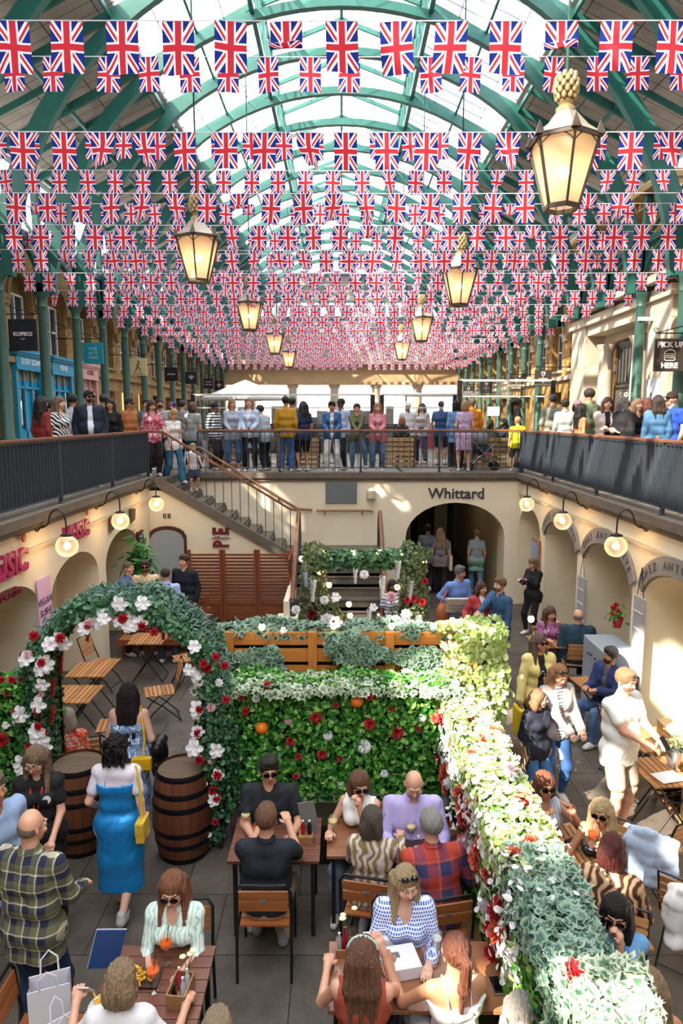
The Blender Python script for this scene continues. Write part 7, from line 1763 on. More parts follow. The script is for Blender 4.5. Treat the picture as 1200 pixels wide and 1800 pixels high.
person('small fair haired child in grey tee and navy shorts on the stairs',(-3.42,15.72,UP-.35),R(30),H=1.05,sex='m',pose='stand',hair=('short','#b89058','#e8cc90'),top=('tee','#c0c0c4',.04),bot=('shorts','#27324c'),tilt=20,res=.014,hl=(.18,-.16,.55),hr=(-.12,-.16,.56),fl=(.07,-.02,.06),fr=(-.07,0,.06))
up('person in purple cap near the stair top',304,18.3,20,H=1.7,hair=('crop','#1c1614'),top=('jacket','#2a2c44',.1,'#2a2c44'),bot=('pants','#1a1c22'),hat=('cap','#3c2c64'))
up('person in grey and black jacket behind the woman in grey tee',319,18.0,150,H=1.72,hair=('short','#15110f'),top=('jacket','#8c8e8e',.1,'#8c8e8e'),bot=('pants','#1a1c22'))
up('woman with brown hair in grey tee and blue jeans seen from behind',338,16.95,165,sex='f',H=1.66,girth=1.12,hair=('bob','#3c1c14','#6a3a28'),top=('tee','#8e9496',.08),bot=('pants','#2f5c90'))
up('man in black beanie and striped top at the far railing',376,17.6,60,H=1.66,tone='brown',hair=('crop','#0c0a0a'),top=('long',cloth('hstripe','#d8d8dc','#2a2c34',scale=14),.1),bot=('pants','#15161a'),hat=('beanie','#1a1212'))
up('ginger haired woman in pale grey shirt and cropped jeans at far railing',408,16.85,14,sex='f',H=1.74,girth=1.05,hair=('bob','#8c5a34','#c48c5c'),top=('shirt','#a9b2c4',.1),bot=('crop','#37608c'),hl=(.12,-.32,1.06),hr=(-.1,-.32,1.06),look=20)
up('woman with long brown hair in pale blue open shirt at the far railing',438,16.9,0,sex='f',H=1.76,hair=('long','#6a4a30','#b0885c'),top=('jacket','#b4c8e8',.3,'#eceaf0'),bot=('pants','#111216'),hl=(.1,-.3,1.08),hr=(-.1,-.3,1.06),tilt=-10)
up('person in grey hooded top with rucksack bending at the far railing',468,17.3,-120,H=1.62,hair=('short','#241a14'),top=('jacket','#a8b0b8',.1,'#a8b0b8'),bot=('pants','#15161a'),lean=18)
up('man in mustard jumper and blue jeans seen from behind at the far railing',502,16.85,172,H=1.8,girth=1.05,hair=('short','#100e0e'),top=('long','#b98a1c',.06),bot=('pants','#3a68a0'),tone='tan')
up('man with dark hair and blue top beside the mustard jumper man',513,17.5,150,H=1.78,hair=('short','#100e0e'),top=('tee','#27346c',.08),bot=('pants','#27346c'),tone='tan')
up('woman in navy top with white tote bag at the far railing',533,16.95,-150,sex='f',H=1.68,hair=('long','#15100f','#3a2a24',.24),top=('tee','#1c2c50',.08),bot=('shorts','#15161a'),tone='tan')
up('black haired woman in denim waistcoat and white trousers at far railing',583,16.85,0,sex='f',H=1.68,hair=('short','#0c0a0b'),top=('jacket','#2c5c90',.16,'#c8ccd0'),bot=('pants','#e6e4e0'),tone='tan',tilt=14,hl=(.12,-.3,1.05),hr=(-.12,-.3,1.05))
up('man in black cap and pale blue shirt at the far railing',600,17.7,-40,H=1.76,tone='brown',hair=('crop','#0c0a0a'),top=('shirt','#bcc8e4',.1),bot=('pants','#1e2430'),hat=('cap','#16161a'))
up('woman in olive jumper leaning both arms on the far railing',627,16.8,0,sex='f',H=1.62,hair=('short','#3a2c24'),top=('long','#5a5a38',.08),bot=('slim','#4c7490'),hl=(.02,-.4,1.03),hr=(-.02,-.4,1.03),fl=(.22,-.2,.16),fr=(-.1,0,.075),glasses='clear')
up('woman in pink top and jeans leaning on the far railing',664,16.9,0,sex='f',H=1.64,hair=('long','#8c5a3c','#c08c68'),top=('jacket','#c87c86',.1,'#d8a0a4'),bot=('slim','#54789c'),hl=(.05,-.34,1.05),hr=(-.1,-.34,1.05))
up('man in white cap and white shirt sitting in the far cafe',717,20.2,0,H=1.72,tone='brown',hair=('crop','#0c0a0a'),top=('shirt','#ece8f0',.1),bot=('pants','#1e2430'),hat=('cap','#eeecf0'))
up('woman with dark hair in pale pink jumper in the far cafe',742,20.0,-30,sex='f',H=1.7,tone='tan',hair=('long','#221614'),top=('long','#ddc8cc',.08),bot=('pants','#27346c'))
up('child in black top with white dots in front of the pink jumper woman',707,18.6,170,sex='f',H=1.3,hair=('bob','#8c4a1c','#c87a3c'),top=('long',cloth('dots','#121216','#e8e6ea',scale=22),.2),bot=('pants','#15161a'))
up('man in navy tee beside the dark post on the far gallery',775,19.3,150,H=1.74,hair=('crop','#3a2c24'),top=('tee','#3c5a8c',.08),bot=('shorts','#27324c'))
up('woman with black curly hair in denim shirt seen from behind',803,17.3,170,sex='f',H=1.72,tone='brown',hair=('curly','#0d0a0c','#2a2226'),top=('shirt','#6a94c4',.16),bot=('pants','#121216'))
up('woman with blonde hair in light blue floral dress seen from behind',817,16.85,176,sex='f',H=1.7,hair=('bob','#8c6a3c','#d8b074'),top=('dress',cloth('floral','#7ab4dc','#d88cae','#a8d4ee',scale=12),.38),bot=None)
up('man in orange shirt beside the woman in light blue dress',830,17.7,-160,H=1.78,hair=('crop','#5a5048'),tone='brown',top=('shirt','#e08a24',.1),bot=('pants','#b0a084'))
up('seated woman in black headscarf left in the right hand cafe',862,18.9,170,pose='sit',sex='f',H=1.64,hair=('bob','#0c0a0b'),top=('long','#121216'),bot=('pants','#121216'),tone='brown')
up('seated woman with black hair right in the right hand cafe',886,18.9,-60,pose='sit',sex='f',H=1.68,hair=('long','#0c0a0b'),top=('long','#1a1a20'),bot=('pants','#121216'),tone='tan')
up('man with tied dreadlocks in black top facing right',909,17.3,80,H=1.76,tone='brown',hair=('pony','#0c0a0a'),top=('long','#161618',.1),bot=('pants','#161618'))
up('child in bright yellow tee and grey shorts seen from behind',911,16.75,178,H=1.3,hair=('short','#a87c4c','#d8b080'),top=('tee','#f2e81c',.08),bot=('shorts','#3a3c42'))
up('man in grey green tee seen from behind at the right railing',972,15.7,172,H=1.8,hair=('short','#2a1e18'),top=('half','#8b8c7c',.1),bot=('pants','#2a2c30'))
up('woman with bun in pale grey blouse seen from behind at the right railing',993,14.7,176,sex='f',H=1.68,hair=('bun','#2a1c18'),top=('shirt','#b4bab8',.1),bot=('pants','#2a2c30'))
up('person in pink cap behind the right railing',1014,15.8,0,sex='f',H=1.68,hair=('bob','#2a1c18'),top=('tee','#e0dcdc'),bot=('pants','#2a2c30'),hat=('cap','#b07880'))
up('woman with black hair and bare shoulder at the right railing',1021,13.6,100,sex='f',H=1.56,hair=('long','#0c0a0b'),top=('tank','#c48858'),bot=('pants','#2a2c30'),tone='tan')
up('tall man in green tee with dark hair looking left at the right railing',1036,14.4,-150,H=1.88,girth=1.08,hair=('short','#2a1a12'),top=('tee','#5f6f55',.1),bot=('pants','#2a2c30'),tone='tan',look=-40)
up('brown haired woman with folded arms in pale cardigan at the right railing',1067,12.7,-10,sex='f',H=1.66,girth=1.08,hair=('long','#3c1c18','#7a4438'),top=('jacket','#cdbcb4',.1,'#1a1216'),bot=('pants','#1a1c22'),hl=(-.06,-.26,1.14),hr=(.08,-.26,1.1),grip=.3)
up('person with silver curly hair in black jacket leaning on the right railing',1088,12.5,120,sex='m',H=1.66,girth=1.08,hair=('curly','#77706a','#b0aaa4'),top=('jacket','#1c1a20',.1,'#1c1a20'),bot=('pants','#1a1c22'),lean=10)
up('woman with fair brown hair in black top at the right railing',1120,13.0,10,sex='f',H=1.64,hair=('long','#6a4428','#b0845a'),top=('tank','#141416'),bot=('skirt','#a8445c',.5))
up('woman with auburn hair and tan shoulder at the right railing',1137,13.3,150,sex='f',H=1.66,hair=('bob','#5a241a','#964834'),top=('tank','#b07c58'),bot=('pants','#1a1c22'),tone='tan')
up('woman with long brown hair in blue denim jacket seen from behind',1156,12.2,176,sex='f',H=1.68,hair=('long','#221812','#4a3628'),top=('jacket','#4a78a4',.1,'#4a78a4'),bot=('skirt',cloth('vstripe','#e8b05c','#d86a8c','#3a6ca8','#e8e6e0',scale=9),.6))
up('man in dark cap and bright blue tee facing left at the right edge',1181,12.3,-70,H=1.74,hair=('crop','#7a6a5c'),top=('tee','#1f4cb0',.1),bot=('shorts','#b89c74'),hat=('cap','#3a2420'))
# ------------------------------------------------------------ oak barrels
def barrel(loc,lab):
    e=empty('wine_barrel',loc,0,lab,'barrel','oak barrels either side of the arch walkway')
    prof=[(.26+.065*math.sin(math.pi*i/12),.95*i/12) for i in range(13)]
    def stave():
        m,nt,b=newmat('oak_barrel_staves'); t=nt.nodes.new('ShaderNodeTexCoord'); s=nt.nodes.new('ShaderNodeSeparateXYZ'); nt.links.new(t.outputs['Object'],s.inputs[0])
        at=mnode(nt,'ARCTAN2',s.outputs[1],s.outputs[0]); u=mnode(nt,'MULTIPLY',at,22/6.283); fl=mnode(nt,'FLOOR',u); fr=mnode(nt,'FRACT',u)
        w=N(nt,'TexWhiteNoise',noise_dimensions='1D'); nt.links.new(fl,w.inputs['W']); n=noise(nt,tc(nt,scale=(6,6,1.2)),3,4)
        a=mnode(nt,'ADD',mnode(nt,'MULTIPLY',w.outputs['Value'],.5),mnode(nt,'MULTIPLY',n,.6)); col=ramp(nt,a,[(.2,'#4a2616'),(.8,'#7a4630')])
        g=mnode(nt,'LESS_THAN',fr,.05); mx=N(nt,'MixRGB'); nt.links.new(g,mx.inputs[0]); nt.links.new(col,mx.inputs[1]); mx.inputs[2].default_value=(.02,.01,.008,1); nt.links.new(mx.outputs[0],b.inputs['Base Color']); b.inputs['Roughness'].default_value=.45; MATS['stave']=m; return m
    m=MATS.get('stave') or stave()
    MB().lathe(prof,28,cap=False).build('staves',m,e,smooth=True); MB().lathe([(.25,.925),(.0,.925)],28,cap=False).build('barrel_head',wood('worn_barrel_top','#4a3a2c','#7a6650',0,3,.6),e)
    for z in (.03,.2,.34,.61,.75,.92): MB().lathe([(.262+.065*math.sin(math.pi*(z-.025)/.95),z-.028),(.268+.065*math.sin(math.pi*z/.95),z),(.262+.065*math.sin(math.pi*(z+.025)/.95),z+.028)],28,cap=False).build('hoop',mat('dark_steel_hoop','#1c1d22',.4,metal=.6),e,smooth=True)
    return e
barrel((-2.79,6.79,0),'oak barrel with dark hoops on the left, behind the staff woman in black'); barrel((-1.66,6.69,0),'oak barrel with dark hoops on the right, against the foot of the flower arch')
# ------------------------------------------------------------ left bistro seating behind the arch
bistro_table((-3.83,10.04,0),0,'slatted bistro table beside the left wall, middle of the three behind the arch'); bistro_table((-3.72,9.1,0),0,'slatted bistro table nearest the flower arch by the left wall'); bistro_table((-3.36,11.52,0),0,'slatted bistro table furthest back, in front of the slatted bench')
bistro_chair((-4.0,11.05,0),R(80),'folding chair facing right beside the furthest bistro table'); bistro_chair((-2.75,9.85,0),R(-70),'folding chair facing left behind the long dark haired woman'); bistro_chair((-3.05,8.7,0),R(-80),'folding chair at the right of the nearest bistro table'); bistro_chair((-2.65,11.3,0),R(-60),'folding chair at the right of the furthest bistro table'); bistro_chair((-3.1,7.75,0),R(-160),'folding chair seen edge on beside the left barrel')
def slat_bench(loc,rz,w,hb,lab,seat=True,grp=None,zs=.45):
    e=empty('slatted_bench',loc,rz,lab,'bench',grp); n=int((hb-.1)/.075)
    mb=MB()
    for j in range(n): z=.12+.075*j; y=.0 if z>zs+.1 else -.0; mb.box((0,y,z),(w-.06,.022,.045 if z>zs else .068))
    mb.build('slatted_back',SLATD,e)
    for x in (-w/2+.03,w/2-.03):
        MB().box((x,-.015,hb/2),(.07,.07,hb)).build('post',SLATD,e)
    if seat:
        mb=MB(); k=int(w/.085)
        for j in range(k): mb.box((-w/2+.06+(w-.12)*(j+.5)/k,-.27,zs),(w/k*.75,.42,.022))
        mb.build('seat',SLAT,e); mb=MB(); mb.box((0,-.48,zs-.03),(w-.06,.03,.1)); mb.build('seat_edge',SLATD,e)
    return e
for i in range(3): slat_bench((-3.0+.76*i+.0,14.75,0),0,.76,1.66,'tall slatted hardwood bench back below the stairs, '+['leftmost','middle','rightmost'][i]+' panel',False,'tall slatted bench panels')
e=empty('slatted_bench_end',(-1.12,14.45,0),0,'slatted end panel closing the bench row beside the steps','bench'); mb=MB()
for j in range(20): mb.box((0,0,.12+.075*j),(.022,.55,.045))
mb.build('slatted_side',SLATD,e)
slat_bench((-3.35,12.65,0),0,1.7,.95,'slatted hardwood bench with seat facing the camera behind the furthest bistro table',True,'low slatted benches')
slat_bench((-3.3,13.3,0),R(180),1.3,1.05,'slatted bench back in front of the four men',False,'low slatted benches')
# ------------------------------------------------------------ bench ledges along the hedges
mb=MB(); mb.box((0,0,.42),(2.25,.42,.06)); mb.box((0,0,.2),(2.25,.36,.38)); tag(mb.build('ledge_bench',mat('dark_bench','#2a211c',.35,coat=.3),loc=(0.0,6.62,0)),'dark bench along the foot of the hedge wall behind the diners','bench')
mb=MB(); mb.box((0,0,.43),(.36,2.6,.05)); mb.box((.02,0,.2),(.3,2.5,.38)); tag(mb.build('ledge_bench',mat('glossy_brown_bench','#6a5238',.2,var=.2,coat=.6),loc=(.93,5.25,0)),'glossy brown bench along the inner side of the long hedge','bench')
bottle((.95,5.3,.46),'brown sauce bottle on the glossy bench beside the long hedge','#1c0c08',.2,.03,'#141414','#d8cfc0'); bottle((.88,5.42,.46),'white sauce bottle on the glossy bench beside the brown one','#e4e2de',.18,.032,'#e4e2de')
e=empty('crumpled_napkin',(.98,5.12,.455),0,'crumpled white napkin on the glossy bench','napkin'); F=Fld(v3(-.08,-.06,0),v3(.08,.06,.06),.006); F.ell(v3(0,0,.015),v3(.06,.045,.015),.01); F.ell(v3(.03,.02,.02),v3(.03,.02,.02),.01); F.wrinkle(.006,120,2); np_mesh('napkin_cloth',[F.mesh()],mat('white_paper','#eceeee',.6),e)
def rucksack(loc,rz,lab,col,sc=1):
    e=empty('rucksack',loc,rz,lab,'bag'); F=Fld(v3(-.2,-.16,0)*sc,v3(.2,.16,.5)*sc,.012); F.cone(v3(0,0,.13)*sc,v3(0,0,.33)*sc,.13*sc,.12*sc,.03); F.cone(v3(-.06,0,.12)*sc,v3(.06,0,.12)*sc,.12*sc,.12*sc,.03); F.cone(v3(0,-.1,.1)*sc,v3(0,-.09,.2)*sc,.07*sc,.07*sc,.02); F.wrinkle(.005,30,3); np_mesh('rucksack_body',[F.mesh()],cloth('plain',col,rough=.6),e)
    for s in (-1,1): MB().tube([Vector((s*.06,.1,.4))*sc,Vector((s*.09,.19,.3))*sc,Vector((s*.09,.17,.12))*sc,Vector((s*.08,.1,.06))*sc],.014*sc,6).build('strap',cloth('plain',col,rough=.6),e)
    return e
rucksack((1.0,6.15,.46),R(30),'black and khaki rucksack on the bench behind the lilac shirt man','#1d1d1f')
e=empty('khaki_cap',(.93,5.85,.46),0,'khaki flat cap resting on the bench beside the rucksack','cap'); MB().sphere((0,0,.07),.13,10,sc=(1,1.1,.6)).build('cap_crown',cloth('plain','#77755c'),e,smooth=True)
# ------------------------------------------------------------ things on the front tables
z=.752
def spritz(px,py,lab): p=PZ(px,py,z); return wine_glass(p,lab,'#f06414',.21,True,'orange spritz glasses')
spritz(293,1692,'orange spritz with straw in a stem glass nearer the red haired woman'); spritz(270,1742,'orange spritz in a stem glass beside the plate of chips')
def crate(loc,rz,lab,w=.12,d=.2,h=.1):
    e=empty('condiment_crate',loc,rz,lab,'crate','wooden condiment crates'); PWm=wood('rustic_crate_wood','#7a5636','#a87c54',1,3)
    for dx,dy,a,b in ((w/2,0,.01,d),(-w/2,0,.01,d),(0,d/2,w,.01),(0,-d/2,w,.01)): MB().box((dx,dy,h/2),(a,b,h)).build('side_board',PWm,e)
    MB().box((0,0,.006),(w,d,.01)).build('base_board',PWm,e); return e
p=PZ(318,1752,z); crate(p,R(-6),'wooden condiment crate with jars on the lower left table',.12,.2,.1)
for i,(dx,dy,c,h,lab) in enumerate(((-.03,-.05,'#15110f',.13,'black topped pepper bottle in the lower left crate'),(.02,-.02,'#b8bcc0',.15,'tall clear salt mill in the lower left crate'),(-.02,.05,'#a8323a',.16,'red sauce bottle in the lower left crate'),(.03,.06,'#c8ccd0',.14,'clear glass shaker at the back of the lower left crate'))): bottle((p.x+dx,p.y+dy,z+.012),lab,c,h,.018,'#dcdcdc' if i else '#15110f')
bud_vase((p.x+.01,p.y+.15,z),'bud vase with cream blossom behind the lower left crate')
def plate(px,py,lab,r=.1,food='#e0a82c',rect=False):
    p=PZ(px,py,z); e=empty('food_tray',p,0,lab,'food')
    if rect: MB().box((0,0,.008),(.24,.16,.014)).build('tray',mat('dark_tray','#3a2a20',.5),e)
    else: MB().lathe([(.0,.0),(r*.6,.002),(r,.016),(r*.97,.02),(r*.6,.008)],24,cap=False).build('plate',mat('white_china','#ecebe8',.2),e,smooth=True)
    mb=MB(); q=random.Random(px)
    for i in range(34): a=Vector((q.uniform(-.07,.07),q.uniform(-.05,.05),.02+q.uniform(0,.03))); b=a+Vector((q.uniform(-.04,.04),q.uniform(-.04,.04),q.uniform(-.005,.02))); mb.bar(a,b,.009,.009)
    mb.build('chips',mat('golden_chips_'+food,food,.5,var=.2,vscale=40),e); return e
plate(250,1722,'tray of golden chips and white paper on the lower left table',rect=True); plate(182,1772,'plate of yellow food beside the woman in white tee')
e=empty('blue_menu',PZ(190,1700,z),R(20),'blue folded menu held up beside the woman in white tee','menu'); mb=MB(); mb.box((0,0,.14),(.2,.008,.28),Matrix.Rotation(R(15),3,'Y')); mb.build('cover',mat('blue_menu_cover','#254a86',.4),e); MB().box((0,.008,.14),(.205,.004,.285),Matrix.Rotation(R(15),3,'Y')).build('inner_page',mat('white_paper','#eceeee',.6),e)
wine_glass(PZ(432,1452,z),'glass of white wine by the left hand of the man in black tee','#d8c88c',.16)
e=empty('menu_caddy',PZ(538,1478,z),0,'wooden caddy holding a grey menu and sauce bottles on the left centre table','caddy'); MB().box((0,0,.035),(.13,.12,.07)).build('caddy_box',wood('rustic_crate_wood','',''),e) if False else MB().box((0,0,.035),(.13,.12,.07)).build('caddy_box',MATS['rustic_crate_wood'],e)
MB().box((.02,.05,.2),(.15,.008,.3),Matrix.Rotation(R(-10),3,'Y')).build('menu_sheet',mat('grey_menu','#7a7874',.6),e)
p=PZ(538,1478,z); bottle((p.x-.03,p.y-.0,z+.07),'red sauce bottle in the left centre caddy','#a81c1c',.13,.02,'#f0f0f0'); bottle((p.x+.03,p.y,z+.07),'dark sauce bottle in the left centre caddy','#1c0c0c',.13,.02,'#f0f0f0')
wine_glass(PZ(585,1465,z),'white wine glass in the right hand of the woman in white','#d8c88c',.17); wine_glass(PZ(722,1475,z),'white wine glass before the lilac shirt man','#d8c88c',.17); wine_glass(PZ(735,1488,z),'empty wine glass beside the red plaid man',None,.17); tumbler(PZ(752,1478,z),'small tumbler beside the red plaid man')
p=PZ(790,1462,z); crate(p,0,'small wooden caddy on the right centre table',.14,.1,.07); bottle((p.x-.03,p.y,z+.01),'ketchup bottle with white cap on the right centre table','#a81c1c',.16,.022,'#f4f4f4'); bottle((p.x+.04,p.y,z+.01),'dark sauce bottle on the right centre table','#1c0c0c',.15,.02,'#2a2a2a'); bud_vase((p.x+.02,p.y+.1,z),'bud vase with pale blossom on the right centre table')
# long front table
e=empty('white_box',PZ(704,1702,z),R(12),'white cardboard box with a grey square on the long front table','box'); MB().box((0,0,.045),(.24,.22,.09)).build('carton',mat('white_card','#e8e6f0',.5),e,bevel=.004); MB().box((-.04,.02,.0915),(.07,.05,.002)).build('printed_square',mat('grey_print','#6a6a70',.5),e)
phone(PZ(703,1669,z),R(80),'dark phone lying behind the white box'); phone(PZ(872,1733,z),R(5),'phone in a patterned case lying at the right of the long front table','#8d7a70')
e=empty('clutch_bag',PZ(668,1660,z),R(8),'white leather clutch bag in front of the blonde woman','bag'); MB().box((0,0,.04),(.26,.1,.08)).build('bag_body',mat('white_leather','#ececec',.4),e,bevel=.015); MB().tube([(-.1,0,.08),(-.05,-.02,.13),(.05,-.02,.13),(.1,0,.08)],.006,6).build('handle',mat('white_leather','#ececec',.4),e)
tumbler(PZ(767,1672,z),'tall clear glass with ice on the long front table',.04,.15,'#cfd6da'); tumbler(PZ(748,1690,z),'small clear glass beside the ponytailed woman',.035,.1)
hexbag('gift_bag',PZ(902,1725,z),R(-12),.15,.1,.2,'#e6e2ea','white glossy gift bag with pink ribbon handles on the long front table','#e8a8a8')
p=PZ(606,1672,z); crate(p,0,'wooden caddy at the left end of the long front table',.12,.12,.06); bottle((p.x,p.y,z+.01),'red sauce bottle at the left end of the long front table','#8c1420',.18,.022,'#6a1018'); bottle((p.x-.04,p.y+.02,z+.01),'steel shaker at the left end of the long front table','#a8acb0',.12,.02,'#c8ccd0'); tumbler((p.x+.06,p.y+.06,z),'tumbler beside the caddy on the long front table'); bud_vase((p.x+.02,p.y+.12,z),'bud vase with cream blossom at the left end of the long front table')
# carrier bags on the chair at the lower left
e=cafe_chair((-1.98,4.0,0),R(90),'black framed chair at the lower left carrying the white paper bags')
hexbag('paper_carrier_bag',(-1.95,4.08,.47),R(20),.26,.14,.36,'#e4e2ea','large white paper carrier bag with white handles at the lower left','#f0eef4'); hexbag('paper_carrier_bag',(-1.78,3.84,.47),R(40),.18,.12,.26,'#f0eef2','small white paper bag beside the large carrier bag','#f0eef4')
# ------------------------------------------------------------ bags worn or carried
def bag_on(I,pts,col,lab,c,sz,nm='shoulder_bag'):
    m=mat('bag_'+col,col,.4); o=Vector(I['e'].location); e=empty(nm,o,I['e'].rotation_euler.z,lab,'bag')
    MB().tube(pts,.012,6).build('strap',m,e,smooth=True); MB().box(c,sz).build('bag_body',m,e,bevel=.015); MB().box((c[0],c[1]-sz[1]/2-.003 if c[1]<0 else c[1]+sz[1]/2+.003,c[2]+sz[2]*.2),(sz[0]*.9,.006,sz[2]*.45)).build('flap',m,e); return e
bag_on(FLOW,[(-.13,.0,1.5),(-.2,.15,1.2),(-.19,.2,1.02)],'#e8b21c','bright yellow flap bag on the back of the woman in floral sundress',(-.18,.2,.95),(.2,.07,.14))
bag_on(BLUEW,[(-.18,.02,1.47),(-.235,.09,1.25),(-.24,.1,1.0)],'#d6b23c','mustard yellow shoulder bag of the woman in satin blue dress',(-.24,.09,.92),(.08,.2,.2))
e=empty('folded_jacket',Vector(FLOW['e'].location)+Vector((.0,0,0)),FLOW['e'].rotation_euler.z,'black leather jacket hanging over the arm of the woman in floral sundress','jacket')
F=Fld(v3(-.45,-.3,.6),v3(-.1,.2,1.2),.012); F.cone(v3(-.3,-.12,1.05),v3(-.3,.05,1.04),.07,.07,.02); F.cone(v3(-.32,-.04,1.0),v3(-.34,.0,.72),.07,.06,.03); F.cone(v3(-.28,.04,1.0),v3(-.3,.08,.76),.05,.045,.03); F.wrinkle(.01,30,4); np_mesh('jacket_cloth',[F.mesh()],mat('black_leather','#0f0f11',.4),e)
# lanyard and badge on the staff polo
I=STAFF; e=I['e']; hp=I['hp']; nk=I['nk']; fw=I['fw']; up_=I['up']; sx=I['sx']
MB().tube([nk+sx*.055+up_*.02,nk+sx*.045+fw*.1-up_*.1,nk+fw*.14-up_*.3,nk-sx*.045+fw*.1-up_*.1,nk-sx*.055+up_*.02],.007,6).build('lanyard',mat('red_lanyard','#d02838',.5),e)
o=MB().lathe([(.0,.0),(.035,.0),(.035,.006),(.0,.006)],16,M=Matrix.Rotation(R(90),3,'X')).build('round_badge',mat('badge_white','#e8e8ec',.5),e,loc=nk+sx*.09+fw*.135-up_*.16)
# ------------------------------------------------------------ menu lectern in the middle of the court
e=empty('menu_lectern',(2.1,11.98,0),0,'menu stand with cream sheet on a brass post in the middle of the court','lectern')
MB().box((0,0,1.18),(.42,.03,.32),Matrix.Rotation(R(25),3,'X')).build('menu_panel',mat('cream_menu_sheet','#e0d4c4',.5),e); MB().lathe([(.16,0),(.16,.02),(.03,.04),(.02,1.08)],14).build('brass_post',mat('brass','#b8923c',.3,metal=.8),e,smooth=True)
mb=MB()
for j in range(5): mb.box((0,-.022-.0,1.28-.05*j),(.3,.004,.01),Matrix.Rotation(R(25),3,'X'))
mb.build('printed_lines',mat('grey_print','#6a6a70',.5),e)
# ------------------------------------------------------------ right hand seating
bistro_table((2.08,5.72,0),R(3),'slatted table with a red cased phone beside the striped top woman',.5,.6); phone(PZ(1003,1480,.725),R(-60),'black phone in red case on the table right of the hedge','#d0303a')
bistro_table((2.0,4.75,0),R(0),'slatted table before the black haired woman in light blue tee',.56,.56); 
e=empty('round_plate',(2.05,4.9,.725),0,'white saucer on the table before the black haired woman','plate'); MB().lathe([(.0,.0),(.05,.003),(.085,.014)],20,cap=False).build('china',mat('white_china','#ecebe8',.2),e,smooth=True)
bistro_table((3.72,9.45,0),R(8),'small slatted table of the man in navy puffer jacket'); bistro_table((3.55,11.35,0),R(0),'small slatted table between the purple paisley woman and the teal jacket man'); 
for (x,y,l,c) in ((3.62,9.4,'white cup and napkin on the table of the man in navy puffer jacket','#f0eeea'),(3.45,11.3,'orange drink in a glass on the table of the purple paisley woman','#e8762c')): tumbler((x,y,.725),l,.04,.09,c)
bistro_table((3.55,7.0,0),R(5),'sunlit slatted table with white menu and steel bucket at the right edge'); bistro_table((3.75,7.75,0),R(5),'second sunlit slatted table at the right edge behind the first')
e=empty('ice_bucket',(3.68,7.1,.725),0,'steel ice bucket holding sprigs on the right edge table','bucket'); MB().lathe([(.075,0),(.1,.2),(.105,.2)],20,cap=False).build('bucket_wall',mat('brushed_steel','#c8cacc',.25,metal=.9),e,smooth=True); P=np.random.RandomState(3).randn(60,3)*.05+np.array([0,0,.26]); leaves('sprigs',P,P-np.array([0,0,.1]),.06,NARROW,OLV,e,seed=5)
e=empty('menu_sheet',(3.5,6.85,.73),R(15),'white menu sheet lying on the sunlit right edge table','menu'); MB().box((0,0,.003),(.3,.21,.004)).build('sheet',mat('white_paper','#eceeee',.6),e)
bistro_chair(PZ(1120,1390,.0)+Vector((0.05,.45,0)),R(110),'empty golden slatted folding chair standing in the sun right of the diners'); bistro_chair((3.0,6.1,0),R(-150),'golden slatted folding chair with its back to the empty sunlit chair'); bistro_chair((3.75,8.35,0),R(10),'pale slatted folding chair behind the sunlit right edge tables'); bistro_chair((2.95,5.25,0),R(140),'slatted folding chair draped with a pale blue denim jacket')
def drape(loc,rz,lab,col):
    e=empty('draped_jacket',loc,rz,lab,'jacket'); F=Fld(v3(-.3,-.2,-.5),v3(.3,.3,.2),.012); F.cone(v3(-.18,0,.0),v3(.18,0,.0),.035,.035,.02); F.cone(v3(-.15,.04,-.05),v3(-.16,.06,-.4),.045,.06,.04); F.cone(v3(.15,.04,-.05),v3(.14,.06,-.42),.045,.06,.04); F.cone(v3(0,.04,-.05),v3(0,.07,-.38),.05,.06,.05); F.cone(v3(-.1,-.04,-.04),v3(-.12,-.06,-.25),.04,.05,.04); F.cone(v3(.1,-.04,-.04),v3(.1,-.06,-.25),.04,.05,.04); F.ell(v3(0,.055,-.2),(.24,.05,.27),.03); F.wrinkle(.012,40,9,(1,1,.6),True); np_mesh('jacket_cloth',[F.mesh()],cloth('plain',col),e); return e
drape((2.95-.23,5.25+.27,.93),R(140),'pale blue denim jacket draped over the chair behind the blonde drinker','#b4c4dc'); drape((2.72,4.75,.95),R(150),'white cardigan draped over the chair of the brown swirl blouse woman','#e8e4e2'); drape((3.5,7.95,.85),R(60),'navy jacket carried over the arm of the white shirted man','#222c5c')
rucksack((1.72,7.55,.55),R(30),'black rucksack hanging on a chair behind the sunlit hedge','#191b20',1.1); bistro_chair((1.72,7.2,0),R(-100),'folding chair carrying the black rucksack behind the sunlit hedge')
e=empty('terracotta_pot',(1.62,8.1,0),0,'brown terracotta pot behind the planter corner','pot'); MB().lathe([(.16,0),(.24,.4),(.26,.4),(.26,.46),(.22,.46)],18).build('pot_wall',mat('terracotta','#7a4430',.7),e,smooth=True)
# lights on the four men's side and table
plank_table('high_table',(-3.4,13.65,0),.9,.3,1.02,'high wooden table between the four men',SLATD,planks=3) 
# warm point lights inside the passage, with no lamp modelled
for i,(x,y) in enumerate(((2.0,YF+1.2),(2.75,YF+2.8))):
    l=bpy.data.lights.new('passage_light','POINT'); l.energy=6; l.color=(1,.8,.55); l.shadow_soft_size=.1; lo=bpy.data.objects.new('passage_light',l); COL.objects.link(lo); lo.location=(x,y,2.4)

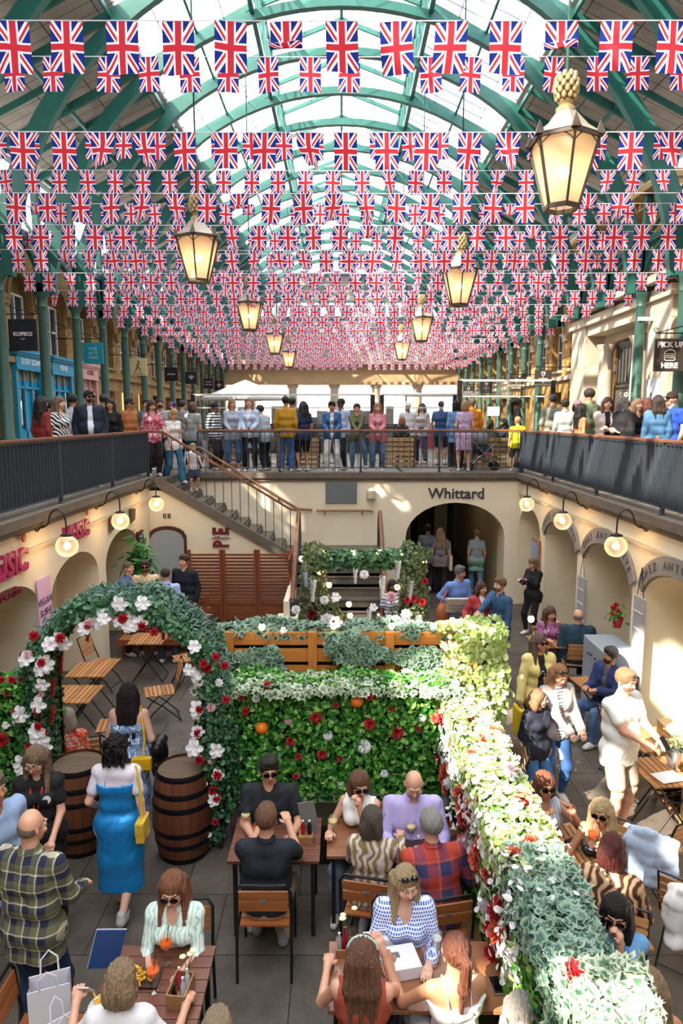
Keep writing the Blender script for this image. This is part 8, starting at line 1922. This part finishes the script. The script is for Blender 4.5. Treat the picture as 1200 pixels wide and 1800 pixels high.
# headband, printed tee word
I=RUST; hp=I['hp']; MB().tube([hp(.094*math.cos(a),.0,.025+.098*math.sin(a)) for a in np.linspace(-.2,math.pi+.2,16)],.011,6).build('headband',mat('mint_headband','#b8dcd6',.5),I['e'],smooth=True)
I=YEL; pc=I['pel']+I['up']*.36+I['fw']*.135; place_text('Artic','tee_lettering',mat('letter_#e8e6e4','#e8e6e4',.5),tuple(pc),(R(90),0,0),.11,.004,I['e'],shear=.3)

def hand_at(I,key,d=(0,0,0)):
    e=I['e']; h=rotz(I[key]+v3(*d),e.rotation_euler.z); return Vector(e.location)+Vector(h)
wine_glass(hand_at(SPZ,'hL',(0,-.07,-.12)),'orange spritz glass held up by the blonde woman in dotted dress','#f0501c',.2)
wine_glass(hand_at(STR,'hL',(-.03,-.06,-.1)),'rose wine glass raised by the woman in striped top','#e8b08c',.18)
p=hand_at(BTM,'hR',(.06,-.05,0)); p.z=z; wine_glass(p,'orange spritz held by the man in black tee','#f06414',.21,True,'orange spritz glasses')
for I,k,lab,cs in ((WSM,'hL','phone held by the bearded man in white shirt','#222428'),(BLKW,'hL','phone held by the woman in black leggings','#8f7fa8'),(WTW,'hL','phone held up by the woman in white tee','#d8d4d8')):
    ph=phone(hand_at(I,k,(-.03,-.085,.0)),I['e'].rotation_euler.z,lab,cs); ph.rotation_euler=(R(50),0,I['e'].rotation_euler.z)
def side_bag(I,name,lab,key,d,build):
    e=empty(name,hand_at(I,key,d),I['e'].rotation_euler.z,lab,'bag'); build(e)
def _tan(e): MB().sphere((0,0,0),.2,10,sc=(.75,.45,1)).build('bag_body',mat('tan_leather','#b8683a',.5),e,smooth=True); MB().tube([(-.08,0,.15),(.06,-.03,.42),(.13,.0,.5)],.018,6).build('strap',mat('tan_leather','#b8683a',.5),e,smooth=True)
side_bag(GRY,'shoulder_bag','tan leather shoulder bag of the grey haired man in blue shirt','sR',(-.12,.02,-.5),_tan)
def _tote(e): MB().box((0,0,-.2),(.08,.3,.4)).build('bag_body',cloth('plain','#e6d8bc'),e,bevel=.03); MB().tube([(0,-.08,0),(.03,-.04,.36),(.03,.04,.36),(0,.08,0)],.01,6).build('handle',cloth('plain','#e6d8bc'),e)
side_bag(TOT,'tote_bag','cream tote bag on the shoulder of the blonde woman entering the passage','sR',(-.11,.02,-.36),_tote)
def _yel(e): MB().box((0,0,-.3),(.09,.28,.42)).build('bag_body',cloth('plain','#e6c81c'),e,bevel=.03); MB().tube([(0,-.1,-.1),(0,-.03,.0),(0,.03,.0),(0,.1,-.1)],.012,6).build('handle',mat('grey_strap','#5a5e64',.6),e)
side_bag(YEL,'tote_bag','bright yellow tote bag hanging from the hand of the yellow jacket woman','hR',(0,0,0),_yel)
